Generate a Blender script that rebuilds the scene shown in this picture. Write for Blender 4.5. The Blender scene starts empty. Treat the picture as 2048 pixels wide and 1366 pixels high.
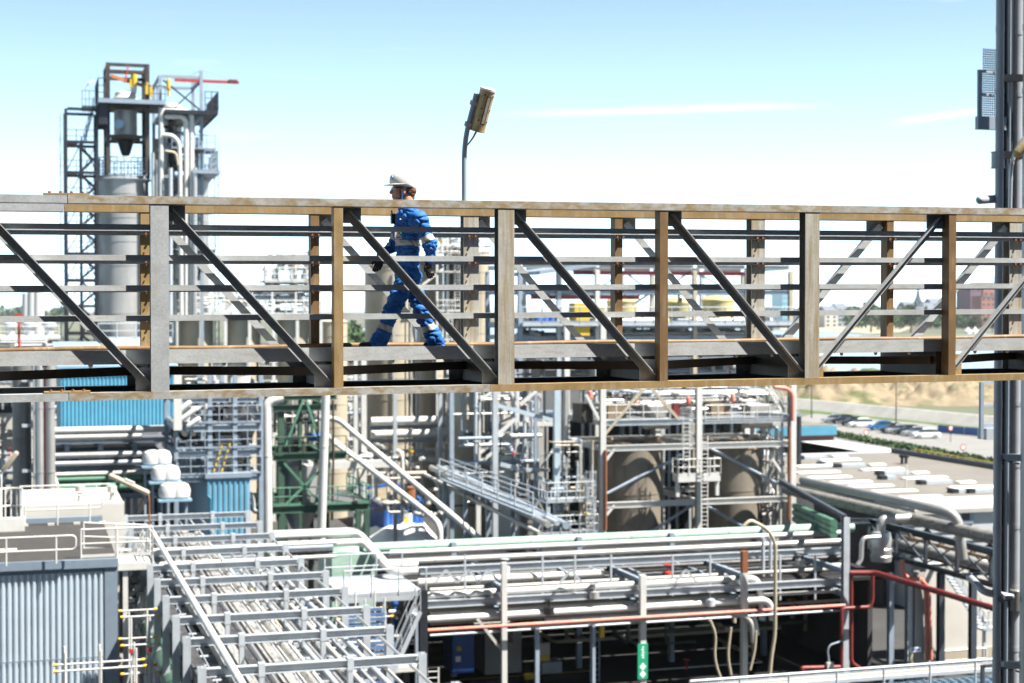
import bpy, math, random
from mathutils import Vector, noise
from math import sin, cos, pi, radians, sqrt, atan2
V = Vector
# ---------------------------------------------------------------- camera, sky, sun, exposure
# World axes follow the plant grid: X along the footbridge, Y away from the camera, Z up. Ground is z = 0.
SC = bpy.context.scene
PHI = radians(17.0); F = 3200.0; EYE = V((0, 0, 20.0)); PITCH = math.atan(61 / F)
cd = bpy.data.cameras.new('camera'); cam = bpy.data.objects.new('camera', cd); SC.collection.objects.link(cam)
cam.location = EYE; cam.rotation_euler = (pi / 2 - PITCH, 0, -PHI)
cd.sensor_width = 36; cd.lens = 36 * F / 2048; cd.clip_start = .1; cd.clip_end = 60000
cd.dof.use_dof = True; cd.dof.focus_distance = 16.3; cd.dof.aperture_fstop = 2.0
SC.camera = cam
SUN_AZ = radians(56); SUN_EL = radians(57.5)          # azimuth measured from -Y towards +X
sd = V((sin(SUN_AZ) * cos(SUN_EL), -cos(SUN_AZ) * cos(SUN_EL), sin(SUN_EL)))
w = bpy.data.worlds.new('World'); SC.world = w; w.use_nodes = True
nt = w.node_tree; bg = nt.nodes['Background']
sk = nt.nodes.new('ShaderNodeTexSky'); sk.sky_type = 'NISHITA'; sk.sun_disc = False
sk.sun_elevation = SUN_EL; sk.sun_rotation = atan2(sd.x, sd.y)
sk.air_density = 0.22; sk.dust_density = 0.3; sk.ozone_density = 1.0
tc = nt.nodes.new('ShaderNodeTexCoord'); mp = nt.nodes.new('ShaderNodeMapping'); mp.inputs['Scale'].default_value = (3.5, 3.5, 45)
mp.inputs['Rotation'].default_value = (0.0, 0.03, 0)
nz = nt.nodes.new('ShaderNodeTexNoise'); nz.inputs['Scale'].default_value = 2.2; nz.inputs['Detail'].default_value = 5
rp = nt.nodes.new('ShaderNodeValToRGB'); rp.color_ramp.elements[0].position = .66; rp.color_ramp.elements[1].position = .86
rp.color_ramp.elements[1].color = (.25, .25, .25, 1)
mx = nt.nodes.new('ShaderNodeMixRGB'); mx.inputs['Color2'].default_value = (9, 9.3, 9.8, 1)
L = nt.links.new
L(tc.outputs['Generated'], mp.inputs['Vector']); L(mp.outputs['Vector'], nz.inputs['Vector']); L(nz.outputs['Fac'], rp.inputs['Fac'])
dt = nt.nodes.new('ShaderNodeVectorMath'); dt.operation = 'DOT_PRODUCT'; L(tc.outputs['Generated'], dt.inputs[0]); dt.inputs[1].default_value = (cos(PHI), -sin(PHI), 0)
def wmath(op, a, b=None):
    n = nt.nodes.new('ShaderNodeMath'); n.operation = op
    for i, q in enumerate((a, b)):
        if q is None: continue
        if isinstance(q, (int, float)): n.inputs[i].default_value = q
        else: L(q, n.inputs[i])
    return n.outputs[0]
sz = nt.nodes.new('ShaderNodeSeparateXYZ'); L(tc.outputs['Generated'], sz.inputs[0])
def streak(s0, z0, ws, wz, tilt, amp):              # one thin cirrus streak at a fixed place in the sky
    ds = wmath('SUBTRACT', dt.outputs['Value'], s0); dz = wmath('SUBTRACT', wmath('SUBTRACT', sz.outputs['Z'], z0), wmath('MULTIPLY', ds, tilt))
    dz = wmath('ADD', dz, wmath('MULTIPLY', wmath('SUBTRACT', nz.outputs['Fac'], .5), wz * 2.5))
    e = wmath('ADD', wmath('POWER', wmath('ABSOLUTE', wmath('DIVIDE', ds, ws)), 4), wmath('POWER', wmath('ABSOLUTE', wmath('DIVIDE', dz, wz)), 2))
    return wmath('MULTIPLY', wmath('EXPONENT', wmath('MULTIPLY', e, -1)), amp)
cl = wmath('ADD', wmath('ADD', streak(.094, .1235, .085, .0022, .01, .55), streak(.255, .1165, .024, .0022, .12, .5)), rp.outputs['Color'])
L(cl, mx.inputs['Fac']); se = nt.nodes.new('ShaderNodeSeparateXYZ'); L(tc.outputs['Generated'], se.inputs[0])
def wm(op, a, b=None):
    n = nt.nodes.new('ShaderNodeMath'); n.operation = op
    for i, q in enumerate((a, b)):
        if q is None: continue
        if isinstance(q, (int, float)): n.inputs[i].default_value = q
        else: L(q, n.inputs[i])
    return n.outputs[0]
hz = wm('EXPONENT', wm('MULTIPLY', wm('ABSOLUTE', se.outputs['Z']), -17.0)); hb = wm('EXPONENT', wm('MULTIPLY', wm('ABSOLUTE', se.outputs['Z']), -6.5))   # pale moist air low over the horizon
ha = nt.nodes.new('ShaderNodeVectorMath'); ha.operation = 'SCALE'; ha.inputs[0].default_value = (2.5, 1.5, .8); L(hz, ha.inputs['Scale'])
h2 = nt.nodes.new('ShaderNodeVectorMath'); h2.operation = 'SCALE'; h2.inputs[0].default_value = (8.4, 12.9, 14.4); L(hb, h2.inputs['Scale'])
h3 = nt.nodes.new('ShaderNodeVectorMath'); h3.operation = 'ADD'; L(sk.outputs['Color'], h3.inputs[0]); L(h2.outputs[0], h3.inputs[1])
hs = nt.nodes.new('ShaderNodeVectorMath'); hs.operation = 'ADD'; L(h3.outputs[0], hs.inputs[0]); L(ha.outputs[0], hs.inputs[1])
L(hs.outputs[0], mx.inputs['Color1']); L(mx.outputs['Color'], bg.inputs['Color'])
bg.inputs['Strength'].default_value = 0.05
sl = bpy.data.lights.new('sun', 'SUN'); sl.energy = 5.0; sl.angle = radians(.53); sl.color = (1, .95, .87)
so = bpy.data.objects.new('sun', sl); SC.collection.objects.link(so); so.location = (0, 0, 80)
so.rotation_euler = (-sd).to_track_quat('-Z', 'Y').to_euler()
SC.view_settings.view_transform = 'Standard'; SC.view_settings.look = 'None'; SC.view_settings.exposure = 1.6
SC.cycles.max_bounces = 6; SC.cycles.diffuse_bounces = 1; SC.cycles.use_denoising = True

# ---------------------------------------------------------------- photo measurements -> places
_f = V((sin(PHI) * cos(PITCH), cos(PHI) * cos(PITCH), -sin(PITCH))); _r = V((cos(PHI), -sin(PHI), 0)); _u = _r.cross(_f)
def ray(x, y): return _f + _r * ((x - 1024) / F) + _u * ((683 - y) / F)
def oz(x, y, z): d = ray(x, y); return EYE + d * ((z - EYE.z) / d.z)
def oy(x, y, Y): d = ray(x, y); return EYE + d * (Y / d.y)
def ox(x, y, X): d = ray(x, y); return EYE + d * (X / d.x)
def od(x, y, Z): return EYE + ray(x, y) * Z

# ---------------------------------------------------------------- mesh builder
class MB:
    def __init__(s): s.v = []; s.f = []; s.s = []
    def add(s, vs, fs, sm=False):
        b = len(s.v); s.v += [tuple(p) for p in vs]
        for q in fs: s.f.append([b + i for i in q]); s.s.append(sm)
        return s
    def box(s, x0, x1, y0, y1, z0, z1):
        return s.add([(x, y, z) for z in (z0, z1) for y in (y0, y1) for x in (x0, x1)],
                     [(0, 2, 3, 1), (4, 5, 7, 6), (0, 1, 5, 4), (2, 6, 7, 3), (0, 4, 6, 2), (1, 3, 7, 5)])
    def prism(s, a, b, u, v, u0, u1, v0, v1):
        a, b, u, v = V(a), V(b), V(u), V(v)
        vs = [p + u * i + v * j for p in (a, b) for i, j in ((u0, v0), (u1, v0), (u1, v1), (u0, v1))]
        return s.add(vs, [(3, 2, 1, 0), (4, 5, 6, 7), (0, 1, 5, 4), (1, 2, 6, 5), (2, 3, 7, 6), (3, 0, 4, 7)])
    def fr(s, a, b):
        d = (V(b) - V(a)).normalized(); up = V((0, 0, 1)) if abs(d.z) < .95 else V((0, 1, 0))
        u = d.cross(up).normalized(); return u, u.cross(d)
    def bar(s, a, b, w, h=None):
        h = w if h is None else h; u, v = s.fr(a, b)
        return s.prism(a, b, u, v, -w / 2, w / 2, -h / 2, h / 2)
    def ib(s, a, b, w, h, t=None):
        t = t or h * .1; u, v = s.fr(a, b)
        s.prism(a, b, u, v, -w / 2, w / 2, h / 2 - t, h / 2); s.prism(a, b, u, v, -w / 2, w / 2, -h / 2, -h / 2 + t)
        return s.prism(a, b, u, v, -t * .4, t * .4, -h / 2 + t, h / 2 - t)
    def tube(s, pts, r, n=10, cap=True):
        pts = [V(p) for p in pts]; m = len(pts); rs = r if isinstance(r, (list, tuple)) else [r] * m
        up = None; rings = []
        for i, p in enumerate(pts):
            d = (pts[min(i + 1, m - 1)] - pts[max(i - 1, 0)]).normalized()
            if up is None:
                up = V((0, 0, 1)) if abs(d.z) < .9 else V((1, 0, 0))
            a = d.cross(up); a = a.normalized() if a.length > 1e-6 else V((1, 0, 0)); c = a.cross(d).normalized(); up = c
            rings.append([p + (a * cos(2 * pi * k / n) + c * sin(2 * pi * k / n)) * rs[i] for k in range(n)])
        b = len(s.v)
        for q in rings: s.v += [tuple(p) for p in q]
        for i in range(m - 1):
            for k in range(n):
                k2 = (k + 1) % n; s.f.append([b + i * n + k, b + i * n + k2, b + (i + 1) * n + k2, b + (i + 1) * n + k]); s.s.append(True)
        if cap:
            s.add(rings[0], [tuple(range(n))[::-1]]); s.add(rings[-1], [tuple(range(n))])
        return s
    def cyl(s, a, b, r, n=14): return s.tube([a, b], r, n)
    def lathe(s, c, prof, n=32, sx=1, sy=1, smooth=True):
        c = V(c); prof = list(prof)
        def ring(r, z): return [(c.x + r * sx * cos(2 * pi * k / n), c.y + r * sy * sin(2 * pi * k / n), c.z + z) for k in range(n)]
        runs = [[prof[0]]]
        for i in range(1, len(prof)):
            if i > 1:
                a, b_, d = (V((*prof[i - 2], 0)), V((*prof[i - 1], 0)), V((*prof[i], 0)))
                u, v = b_ - a, d - b_
                if u.length > 1e-6 and v.length > 1e-6 and u.angle(v) > .6: runs.append([prof[i - 1]])
            runs[-1].append(prof[i])
        for ru in runs:
            b = len(s.v)
            for r, z in ru: s.v += ring(r, z)
            for i in range(len(ru) - 1):
                for k in range(n):
                    k2 = (k + 1) % n; s.f.append([b + i * n + k, b + i * n + k2, b + (i + 1) * n + k2, b + (i + 1) * n + k]); s.s.append(smooth)
        s.add(ring(*prof[0]), [tuple(range(n))[::-1]]); s.add(ring(*prof[-1]), [tuple(range(n))])
        return s
    def ell(s, c, rx, ry, rz, n=18, m=11):
        pr = [(max(.001, sin(pi * i / m)), -cos(pi * i / m) * rz) for i in range(m + 1)]
        return s.lathe(c, pr, n, rx, ry)
    def caps(s, a, b, ra, rb, n=14):
        a, b = V(a), V(b); d = (b - a).normalized(); pts = []; rs = []
        for i in range(5): t = pi / 2 * (1 - i / 4); pts.append(a - d * ra * sin(t)); rs.append(max(.0008, ra * cos(t)))
        for i in range(5): t = pi / 2 * i / 4; pts.append(b + d * rb * sin(t)); rs.append(max(.0008, rb * cos(t)))
        return s.tube(pts, rs, n)
    def loft(s, secs):                     # closed rings of equal length
        b = len(s.v); n = len(secs[0])
        for q in secs: s.v += [tuple(p) for p in q]
        for i in range(len(secs) - 1):
            for k in range(n):
                k2 = (k + 1) % n; s.f.append([b + i * n + k, b + i * n + k2, b + (i + 1) * n + k2, b + (i + 1) * n + k]); s.s.append(False)
        s.f.append([b + k for k in range(n)][::-1]); s.s.append(False)
        m = (len(secs) - 1) * n; s.f.append([b + m + k for k in range(n)]); s.s.append(False)
        return s
    def build(s, name, mat, parent=None, at=None):
        o0 = wl(parent) if parent else V(at if at is not None else (0, 0, 0))
        me = bpy.data.meshes.new(name); me.from_pydata([(x - o0.x, y - o0.y, z - o0.z) for x, y, z in s.v], [], s.f)
        me.polygons.foreach_set('use_smooth', s.s); me.materials.append(mat); me.update()
        import bmesh
        bm = bmesh.new(); bm.from_mesh(me); bmesh.ops.recalc_face_normals(bm, faces=bm.faces); bm.to_mesh(me); bm.free()
        o = bpy.data.objects.new(name, me); SC.collection.objects.link(o)
        if parent: o.parent = parent
        else: o.location = o0
        return o
def wl(o):
    p = V((0, 0, 0))
    while o: p += o.location; o = o.parent
    return p
def bend(pts, R, k=5):
    pts = [V(p) for p in pts]; out = [pts[0]]
    for i in range(1, len(pts) - 1):
        a = (pts[i - 1] - pts[i]); b = (pts[i + 1] - pts[i]); q = min(R, a.length * .49, b.length * .49)
        a = pts[i] + a.normalized() * q; b = pts[i] + b.normalized() * q
        for j in range(k + 1):
            t = j / k; out.append(a * (1 - t) ** 2 + pts[i] * 2 * t * (1 - t) + b * t * t)
    out.append(pts[-1]); return out
def tag(o, label, cat, group=None, kind=None):
    o['label'] = label; o['category'] = cat
    if group: o['group'] = group
    if kind: o['kind'] = kind
    return o
def thing(name, label, cat, loc, group=None):
    o = bpy.data.objects.new(name, None); o.empty_display_size = .2; SC.collection.objects.link(o); o.location = V(loc)
    return tag(o, label, cat, group)
def dup(o, loc=None, parent=None):
    c = o.copy(); SC.collection.objects.link(c)
    if parent: c.parent = parent
    if loc is not None: c.location = loc
    for ch in list(o.children): dup(ch, None, c)
    return c
def struct(o): o['kind'] = 'structure'; return o

# ---------------------------------------------------------------- materials
def mat(name, c, rough=.55, metal=0.0, var=.12, scale=3.0, streak=0.0, sc=(.12, .08, .04), fine=0.0, bump=0.0, emit=None, stretch=(2.5, 2.5, .25), amt=(.5, .72)):
    m = bpy.data.materials.new(name); m.use_nodes = True; t = m.node_tree; N = t.nodes.new; K = t.links.new
    b = t.nodes['Principled BSDF']; b.inputs['Roughness'].default_value = rough; b.inputs['Metallic'].default_value = metal
    g = N('ShaderNodeNewGeometry')
    n1 = N('ShaderNodeTexNoise'); n1.inputs['Scale'].default_value = scale; n1.inputs['Detail'].default_value = 6; K(g.outputs['Position'], n1.inputs['Vector'])
    r1 = N('ShaderNodeMapRange'); r1.inputs[1].default_value = .3; r1.inputs[2].default_value = .7
    r1.inputs[3].default_value = 1 - var; r1.inputs[4].default_value = 1 + var; K(n1.outputs['Fac'], r1.inputs[0])
    mu = N('ShaderNodeVectorMath'); mu.operation = 'SCALE'; mu.inputs[0].default_value = c; K(r1.outputs[0], mu.inputs['Scale'])
    col = mu.outputs[0]
    if fine:
        vo = N('ShaderNodeTexVoronoi'); vo.inputs['Scale'].default_value = 70; K(g.outputs['Position'], vo.inputs['Vector'])
        se = N('ShaderNodeSeparateColor'); K(vo.outputs['Color'], se.inputs[0])
        r2 = N('ShaderNodeMapRange'); r2.inputs[3].default_value = 1 - fine; r2.inputs[4].default_value = 1 + fine; K(se.outputs[0], r2.inputs[0])
        m2 = N('ShaderNodeVectorMath'); m2.operation = 'SCALE'; K(col, m2.inputs[0]); K(r2.outputs[0], m2.inputs['Scale']); col = m2.outputs[0]
    if streak:
        mp = N('ShaderNodeMapping'); mp.inputs['Scale'].default_value = stretch; K(g.outputs['Position'], mp.inputs['Vector'])
        n3 = N('ShaderNodeTexNoise'); n3.inputs['Scale'].default_value = 1.6; n3.inputs['Detail'].default_value = 8; n3.inputs['Roughness'].default_value = .6
        K(mp.outputs['Vector'], n3.inputs['Vector'])
        r3 = N('ShaderNodeMapRange'); r3.inputs[1].default_value = amt[0]; r3.inputs[2].default_value = amt[1]; r3.inputs[4].default_value = streak; K(n3.outputs['Fac'], r3.inputs[0])
        mi = N('ShaderNodeMixRGB'); mi.inputs['Color2'].default_value = (*sc, 1); K(r3.outputs[0], mi.inputs['Fac']); K(col, mi.inputs['Color1']); col = mi.outputs['Color']
    K(col, b.inputs['Base Color'])
    if bump:
        bp = N('ShaderNodeBump'); bp.inputs['Strength'].default_value = bump; bp.inputs['Distance'].default_value = .02
        n4 = N('ShaderNodeTexNoise'); n4.inputs['Scale'].default_value = scale * 8; n4.inputs['Detail'].default_value = 4
        K(g.outputs['Position'], n4.inputs['Vector']); K(n4.outputs['Fac'], bp.inputs['Height']); K(bp.outputs['Normal'], b.inputs['Normal'])
    return m
rust = (.25, .165, .06)
G = {}
def defm(k, *a, **q): G[k] = mat(k, *a, **q); return G[k]
defm('galv', (.38, .40, .41), .45, .15, .12, 4, .35, rust, .10, stretch=(6, 6, 2), amt=(.55, .8))
defm('galv_stain', (.36, .36, .34), .5, .1, .12, 5, .85, rust, .10, stretch=(5, 5, 9), amt=(.42, .62))
defm('galv_drip', (.38, .375, .34), .5, .1, .12, 5, .8, rust, .09, stretch=(14, 14, .7), amt=(.42, .66))
defm('rusty', (.17, .098, .038), .6, .05, .22, 4, .5, (.42, .38, .30), .06, stretch=(9, 9, .9), amt=(.55, .8))
defm('rail_steel', (.42, .44, .45), .45, .15, .1, 5, .4, (.27, .21, .12), .08, stretch=(3, 6, 14), amt=(.5, .72))
defm('bolt_rust', (.22, .08, .03), .8)
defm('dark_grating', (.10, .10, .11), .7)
defm('white', (.56, .56, .54), .45, 0, .06, 1.5, .18, (.42, .38, .32), bump=.05)
defm('white_dirty', (.46, .45, .42), .55, 0, .12, 1.2, .45, (.33, .28, .2))
defm('lightsteel', (.42, .46, .50), .45, .1, .08, 1.5, .22, (.3, .22, .14))
defm('bluegrey', (.27, .33, .40), .5, .1, .1, 1.5, .15, (.2, .16, .12))
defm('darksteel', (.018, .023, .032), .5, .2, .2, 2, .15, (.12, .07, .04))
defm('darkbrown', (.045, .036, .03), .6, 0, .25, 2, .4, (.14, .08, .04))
defm('stainless', (.50, .50, .50), .38, .55, .10, .8, .3, (.32, .29, .25))
defm('silo_grey', (.36, .355, .345), .42, .35, .10, .6, .35, (.28, .26, .23))
defm('silo_beige', (.42, .37, .28), .55, .05, .08, .6, .3, (.36, .29, .2))
defm('concrete_tank', (.19, .165, .13), .75, 0, .14, .8, .7, (.10, .075, .045), stretch=(1.2, 1.2, .12))
defm('green', (.045, .095, .068), .5, 0, .15, 2, .2, (.1, .12, .08))
defm('paleg', (.30, .46, .38), .6, 0, .1, 2, .5, (.55, .53, .48), stretch=(1, 3, 3))
defm('paintgreen', (.09, .22, .15), .45, 0, .15, 2)
defm('blue_clad', (.09, .31, .44), .5, .05, .08, 1, .1, (.05, .12, .2))
defm('pale_blue', (.24, .38, .50), .5, .05, .08, 1, .15, (.2, .24, .28))
defm('blue_paint', (.022, .10, .36), .45, 0, .12, 2, .25, (.10, .07, .06))
defm('yellow', (.62, .42, .03), .5, 0, .08)
defm('paleyellow', (.48, .42, .20), .5, 0, .1, 1.5)
defm('red', (.42, .045, .03), .5, 0, .15, 2)
defm('pinkred', (.60, .20, .15), .55, 0, .12, 2, .3, (.5, .32, .25))
defm('darkred', (.16, .018, .018), .5, 0, .15, 2)
defm('orange', (.75, .22, .03), .55)
defm('black', (.012, .012, .014), .45)
defm('rubber', (.02, .02, .022), .8)
defm('roof_felt', (.036, .033, .031), .9, 0, .12, .7, .4, (.06, .057, .053), stretch=(1.4, .3, 1), bump=.1)
defm('clad_grey', (.60, .70, .78), .4, .25, .05, 1)
defm('clad_trim', (.22, .28, .35), .45, .2, .06)
defm('roof_grey', (.15, .14, .125), .85, 0, .1, .3, .3, (.11, .105, .095), stretch=(.5, .3, 1))
defm('skylight', (.80, .80, .77), .35, 0, .04)
defm('concrete', (.36, .355, .335), .85, 0, .14, .4, .35, (.17, .165, .15), stretch=(.5, .5, .5))
defm('yard', (.036, .036, .036), .9, 0, .18, .15, .5, (.06, .058, .056), stretch=(.3, .3, .3))
defm('asphalt', (.19, .19, .185), .9, 0, .12, .4, .3, (.2, .2, .19), stretch=(.2, .2, .2))
defm('plaster', (.52, .50, .46), .8, 0, .06, .8, .3, (.52, .5, .46))
defm('sand', (.20, .16, .105), .95, 0, .25, .25, .8, (.06, .085, .025), stretch=(.09, .09, .3), bump=.5, amt=(.53, .62))
defm('sandbank', (.34, .29, .21), .95, 0, .1, .05)
defm('grass', (.055, .095, .02), .95, 0, .3, .08, .5, (.13, .125, .045), stretch=(.06, .06, .06))
defm('field', (.09, .10, .065), .95, 0, .3, .004, .5, (.13, .13, .08), stretch=(.004, .004, .004))
defm('leaf', (.035, .075, .022), .9, 0, .5, .05, .5, (.075, .105, .035), stretch=(.08, .08, .08))
defm('bark', (.12, .09, .06), .9)
defm('river', (.22, .27, .31), .22, 0, .06, .02)
defm('brick', (.30, .13, .11), .8, 0, .1, .1)
defm('purple_brick', (.16, .09, .13), .8, 0, .1, .1)
defm('slate', (.12, .14, .18), .8)
defm('glassy', (.25, .42, .50), .2, .3, .1, .05)
defm('window_dark', (.03, .04, .05), .15)
defm('clad_dark2', (.20, .19, .18), .45, .3, .15, .6, .4, (.2, .19, .18), stretch=(1.5, 1.5, .1))
defm('tarp', (.80, .79, .76), .6, 0, .06, 1, .25, (.55, .52, .47), stretch=(.8, .8, .8), bump=.3)
defm('bag', (.58, .58, .56), .7, 0, .06, 4, bump=.3)
defm('clad_pipe', (.42, .41, .39), .42, .3, .2, 1, .9, (.05, .05, .05), stretch=(9, .6, 9), amt=(.5, .64))
defm('clad_dark', (.06, .06, .065), .5, .2, .3, 1, .75, (.30, .29, .27), stretch=(9, .6, 9), amt=(.55, .72))
defm('signgreen', (.01, .30, .16), .5)
defm('signwhite', (.85, .85, .85), .5)
defm('signblue', (.03, .10, .5), .5)
defm('torn', (.42, .30, .18), .8, 0, .4, 2, .5, (.05, .04, .03), stretch=(2, 2, 2))
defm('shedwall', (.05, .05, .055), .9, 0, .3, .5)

defm('gold', (.27, .18, .075), .58, .05, .18, 5, .45, (.42, .40, .34), .07, stretch=(10, 10, 1.2), amt=(.5, .75))
defm('lampbody', (.46, .36, .18), .5, .1, .25, 12, .4, (.2, .13, .06))
defm('lampglass', (.40, .40, .36), .2, 0, .2, 20)
defm('skin', (.52, .27, .19), .55, 0, .1, 20)
defm('hair', (.16, .075, .03), .7, 0, .45, 60)
defm('helmet', (.54, .54, .53), .35, 0, .02)
defm('overall', (.009, .12, .42), .75, 0, .10, 9, bump=.15)
defm('reflective', (.50, .49, .46), .5, .1, .05, 6)
defm('strap', (.02, .18, .45), .6)

# ---------------------------------------------------------------- kits
def rail(root, pts, h=1.1, m='white', r=.028, step=1.5, name='railing', mids=(.5,), kick=True):
    b = MB(); pts = [V(p) for p in pts]; z = V((0, 0, 1))
    for a, c in zip(pts, pts[1:]):
        b.tube([a + z * h, c + z * h], r, 6)
        for q in mids: b.tube([a + z * h * q, c + z * h * q], r * .8, 6)
        if kick: b.bar(a + z * .07, c + z * .07, .012, .12)
        n = max(1, round((c - a).length / step))
        for i in range(n + 1): p = a.lerp(c, i / n); b.tube([p, p + z * h], r, 6)
    return b.build(name, G[m], root)
def deck(root, x0, x1, y0, y1, z, m='lightsteel', t=.12, name='deck'):
    return MB().box(x0, x1, y0, y1, z - t, z).build(name, G[m], root)
def seg(root, name, a, b, w, m, h=None): return MB().bar(a, b, w, h).build(name, G[m], root)
def frame(root, xs, ys, zs, m, cw=.28, bh=.3, z0=0, every=True):
    for x in xs:
        for y in ys: MB().ib((x, y, z0), (x, y, zs[-1] + bh / 2), cw, cw, cw * .14).build('column', G[m], root)
    for z in zs:
        for y in ys:
            for a, b in zip(xs, xs[1:]): MB().ib((a + cw / 2, y, z), (b - cw / 2, y, z), bh * .6, bh).build('beam', G[m], root)
        for x in (xs if every else (xs[0], xs[-1])):
            for a, b in zip(ys, ys[1:]): MB().ib((x, a + cw / 2, z), (x, b - cw / 2, z), bh * .6, bh).build('beam', G[m], root)
def brace(root, a, b, m, w=.16): return MB().bar(a, b, w, w).build('brace', G[m], root)
def ladder(root, x, y, z0, z1, m='lightsteel', w=.5, cage=False, along='x'):
    b = MB(); d = V((w / 2, 0, 0)) if along == 'x' else V((0, w / 2, 0)); c = V((x, y, 0))
    for s in (-1, 1): b.bar(c + d * s + V((0, 0, z0)), c + d * s + V((0, 0, z1)), .07, .04)
    for i in range(int((z1 - z0) / .3)): z = z0 + .15 + i * .3; b.tube([c - d + V((0, 0, z)), c + d + V((0, 0, z))], .022, 6)
    o = b.build('ladder', G[m], root)
    if cage:
        b = MB(); n = 8; out = V((0, -1, 0)) if along == 'x' else V((-1, 0, 0)); dd = d.normalized()
        def P(t, z): a = pi * t; return c + dd * cos(a) * .36 + out * sin(a) * .7 + V((0, 0, z))
        z = z0 + 2.2
        while z < z1 + .9: b.tube([P(i / n, z) for i in range(n + 1)], .02, 4); z += .9
        for i in range(n + 1): b.tube([P(i / n, z0 + 2.2), P(i / n, z1 + .9)], .014, 4)
        b.build('cage', G[m], root)
    return o
def stairs(root, a, b, w=.8, m='lightsteel', side=(0, 1, 0), rails=True):
    a, b, s = V(a), V(b), V(side); B = MB(); z = V((0, 0, 1))
    for q in (-1, 1): B.bar(a + s * w / 2 * q, b + s * w / 2 * q, .04, .2)
    n = max(2, int(abs(b.z - a.z) / .2)); d = V((b.x - a.x, b.y - a.y, 0)).normalized()
    for i in range(1, n):
        p = a.lerp(b, i / n); B.prism(p - s * (w / 2 - .03), p + s * (w / 2 - .03), d, z, -.12, .12, -.015, .015)
    o = B.build('stair', G[m], root)
    if rails:
        B = MB()
        for q in (-1, 1):
            p, e = a + s * w / 2 * q, b + s * w / 2 * q
            for h in (1.0, .5): B.tube([p + z * h, e + z * h], .025, 6)
            for i in range(5): k = p.lerp(e, i / 4); B.tube([k, k + z], .025, 6)
        B.build('railing', G[m], root)
    return o
def pipework(root, bx, n, seed, ms=('white', 'lightsteel', 'stainless', 'white_dirty'), r=(.04, .13)):
    R = random.Random(seed); x0, x1, y0, y1, z0, z1 = bx
    rp = lambda: V((R.uniform(x0, x1), R.uniform(y0, y1), R.uniform(z0, z1)))
    for i in range(n):
        a = rp(); e = rp(); o = [0, 1, 2]; R.shuffle(o); p = [a.copy()]; q = a.copy()
        for k in o[:R.choice((1, 2, 2, 3))]: q = q.copy(); q[k] = e[k]; p.append(q)
        if (p[-1] - p[0]).length < .6: continue
        rr = R.uniform(*r); b = MB().tube(bend(p, rr * 3), rr, 8)
        d = (p[1] - p[0]).normalized()
        for t in (.15, .5, .85):
            c = p[0].lerp(p[1], t); b.cyl(c - d * .05, c + d * .05, rr * 1.45, 10)
        b.build('pipe', G[R.choice(ms)], root)
        if i % 4 == 0:
            c = p[0].lerp(p[1], .33); v = MB().lathe(c, [(rr, -.12), (rr * 1.7, -.1), (rr * 1.7, .1), (rr, .12)], 10); v.cyl(c, c + V((0, 0, rr * 2 + .35)), .03, 6)
            v.lathe(c + V((0, 0, rr * 2 + .35)), [(.2, -.02), (.2, .02)], 12); v.build('valve', G[R.choice(('red', 'lightsteel', 'stainless', 'black', 'yellow'))], root)
def pipe(name, label, pts, r, m, R=None, flange=0, n=12, group=None, cat='pipe'):
    pts = [V(p) for p in pts]; q = bend(pts, R if R is not None else r * 3); b = MB().tube(q, r, n)
    if flange:
        for a, c in zip(pts, pts[1:]):
            d = (c - a); k = int(d.length / flange)
            for i in range(1, k + 1): p = a + d.normalized() * (i * flange - flange * .5); dd = d.normalized() * .05; b.cyl(p - dd, p + dd, r * 1.07, n)
    return tag(b.build(name, G[m], None, pts[0]), label, cat, group)
def silo(name, label, cat, c, r, z0, z1, m, top=.5, seams=True, n=48, group=None, roofm=None, cone=None):
    c = V(c); t = thing(name, label, cat, (c.x, c.y, 0), group)
    b = MB(); pr = [(r, z0)]; z = z0
    if cone: pr = [(cone[1], z0 - cone[0]), (r, z0)]
    while z + 2.2 < z1 and seams:
        z += 2.2; pr += [(r, z - .03), (r + .03, z - .03), (r + .03, z + .03), (r, z + .03)]
    pr.append((r, z1)); b.lathe((c.x, c.y, 0), pr, n).build('shell', G[m], t)
    MB().lathe((c.x, c.y, z1 + .004), [(r + .06, 0), (r + .06, .1), (r * .4, top), (.1, top * 1.15)], n).build('roof', G[roofm or m], t)
    if z0 > .3 and not cone: MB().lathe((c.x, c.y, 0), [(r * .92, 0), (r * .92, z0 - .004)], n).build('skirt', G['concrete'], t)
    if cone:
        for k in range(4): a = pi / 4 + k * pi / 2; x, y = c.x + r * .97 * cos(a), c.y + r * .97 * sin(a); MB().bar((x, y, 0), (x, y, z0 + .5), .2).build('leg', G[m], t)
    return t
defm('torn2', (.20, .15, .10), .7, 0, .35, 1.5, .5, (.08, .06, .04), stretch=(1, 1, .4))
defm('pale_blue2', (.42, .50, .56), .5, .1, .08, 1.5, .2, (.3, .26, .2))
defm('bluegrey2', (.40, .44, .48), .5, .1, .1, 2, .2, (.2, .15, .1))
defm('darkblue', (.05, .065, .085), .5, .2, .15, 2, .2, (.12, .08, .05))
defm('clad_pipe2', (.30, .295, .285), .4, .35, .1, 1, .4, (.3, .28, .25), stretch=(.4, 3, 3))
defm('spotted', (.22, .215, .20), .55, .1, .15, 1, .8, (.05, .045, .035), stretch=(3.5, 1.6, 3.5), amt=(.56, .66))
defm('clad_wall', (.45, .47, .49), .6, .05, .06, .5)
defm('tower_pipe', (.34, .36, .39), .45, .12, .1, 2, .25, (.2, .2, .2))
defm('shade_dark_floor', (.018, .018, .018), .8, 0, .3, .3, .5, (.03, .028, .025), stretch=(.4, .4, .4))
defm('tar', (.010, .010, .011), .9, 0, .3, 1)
defm('dullred', (.33, .10, .10), .6, 0, .12, 2)
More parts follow.
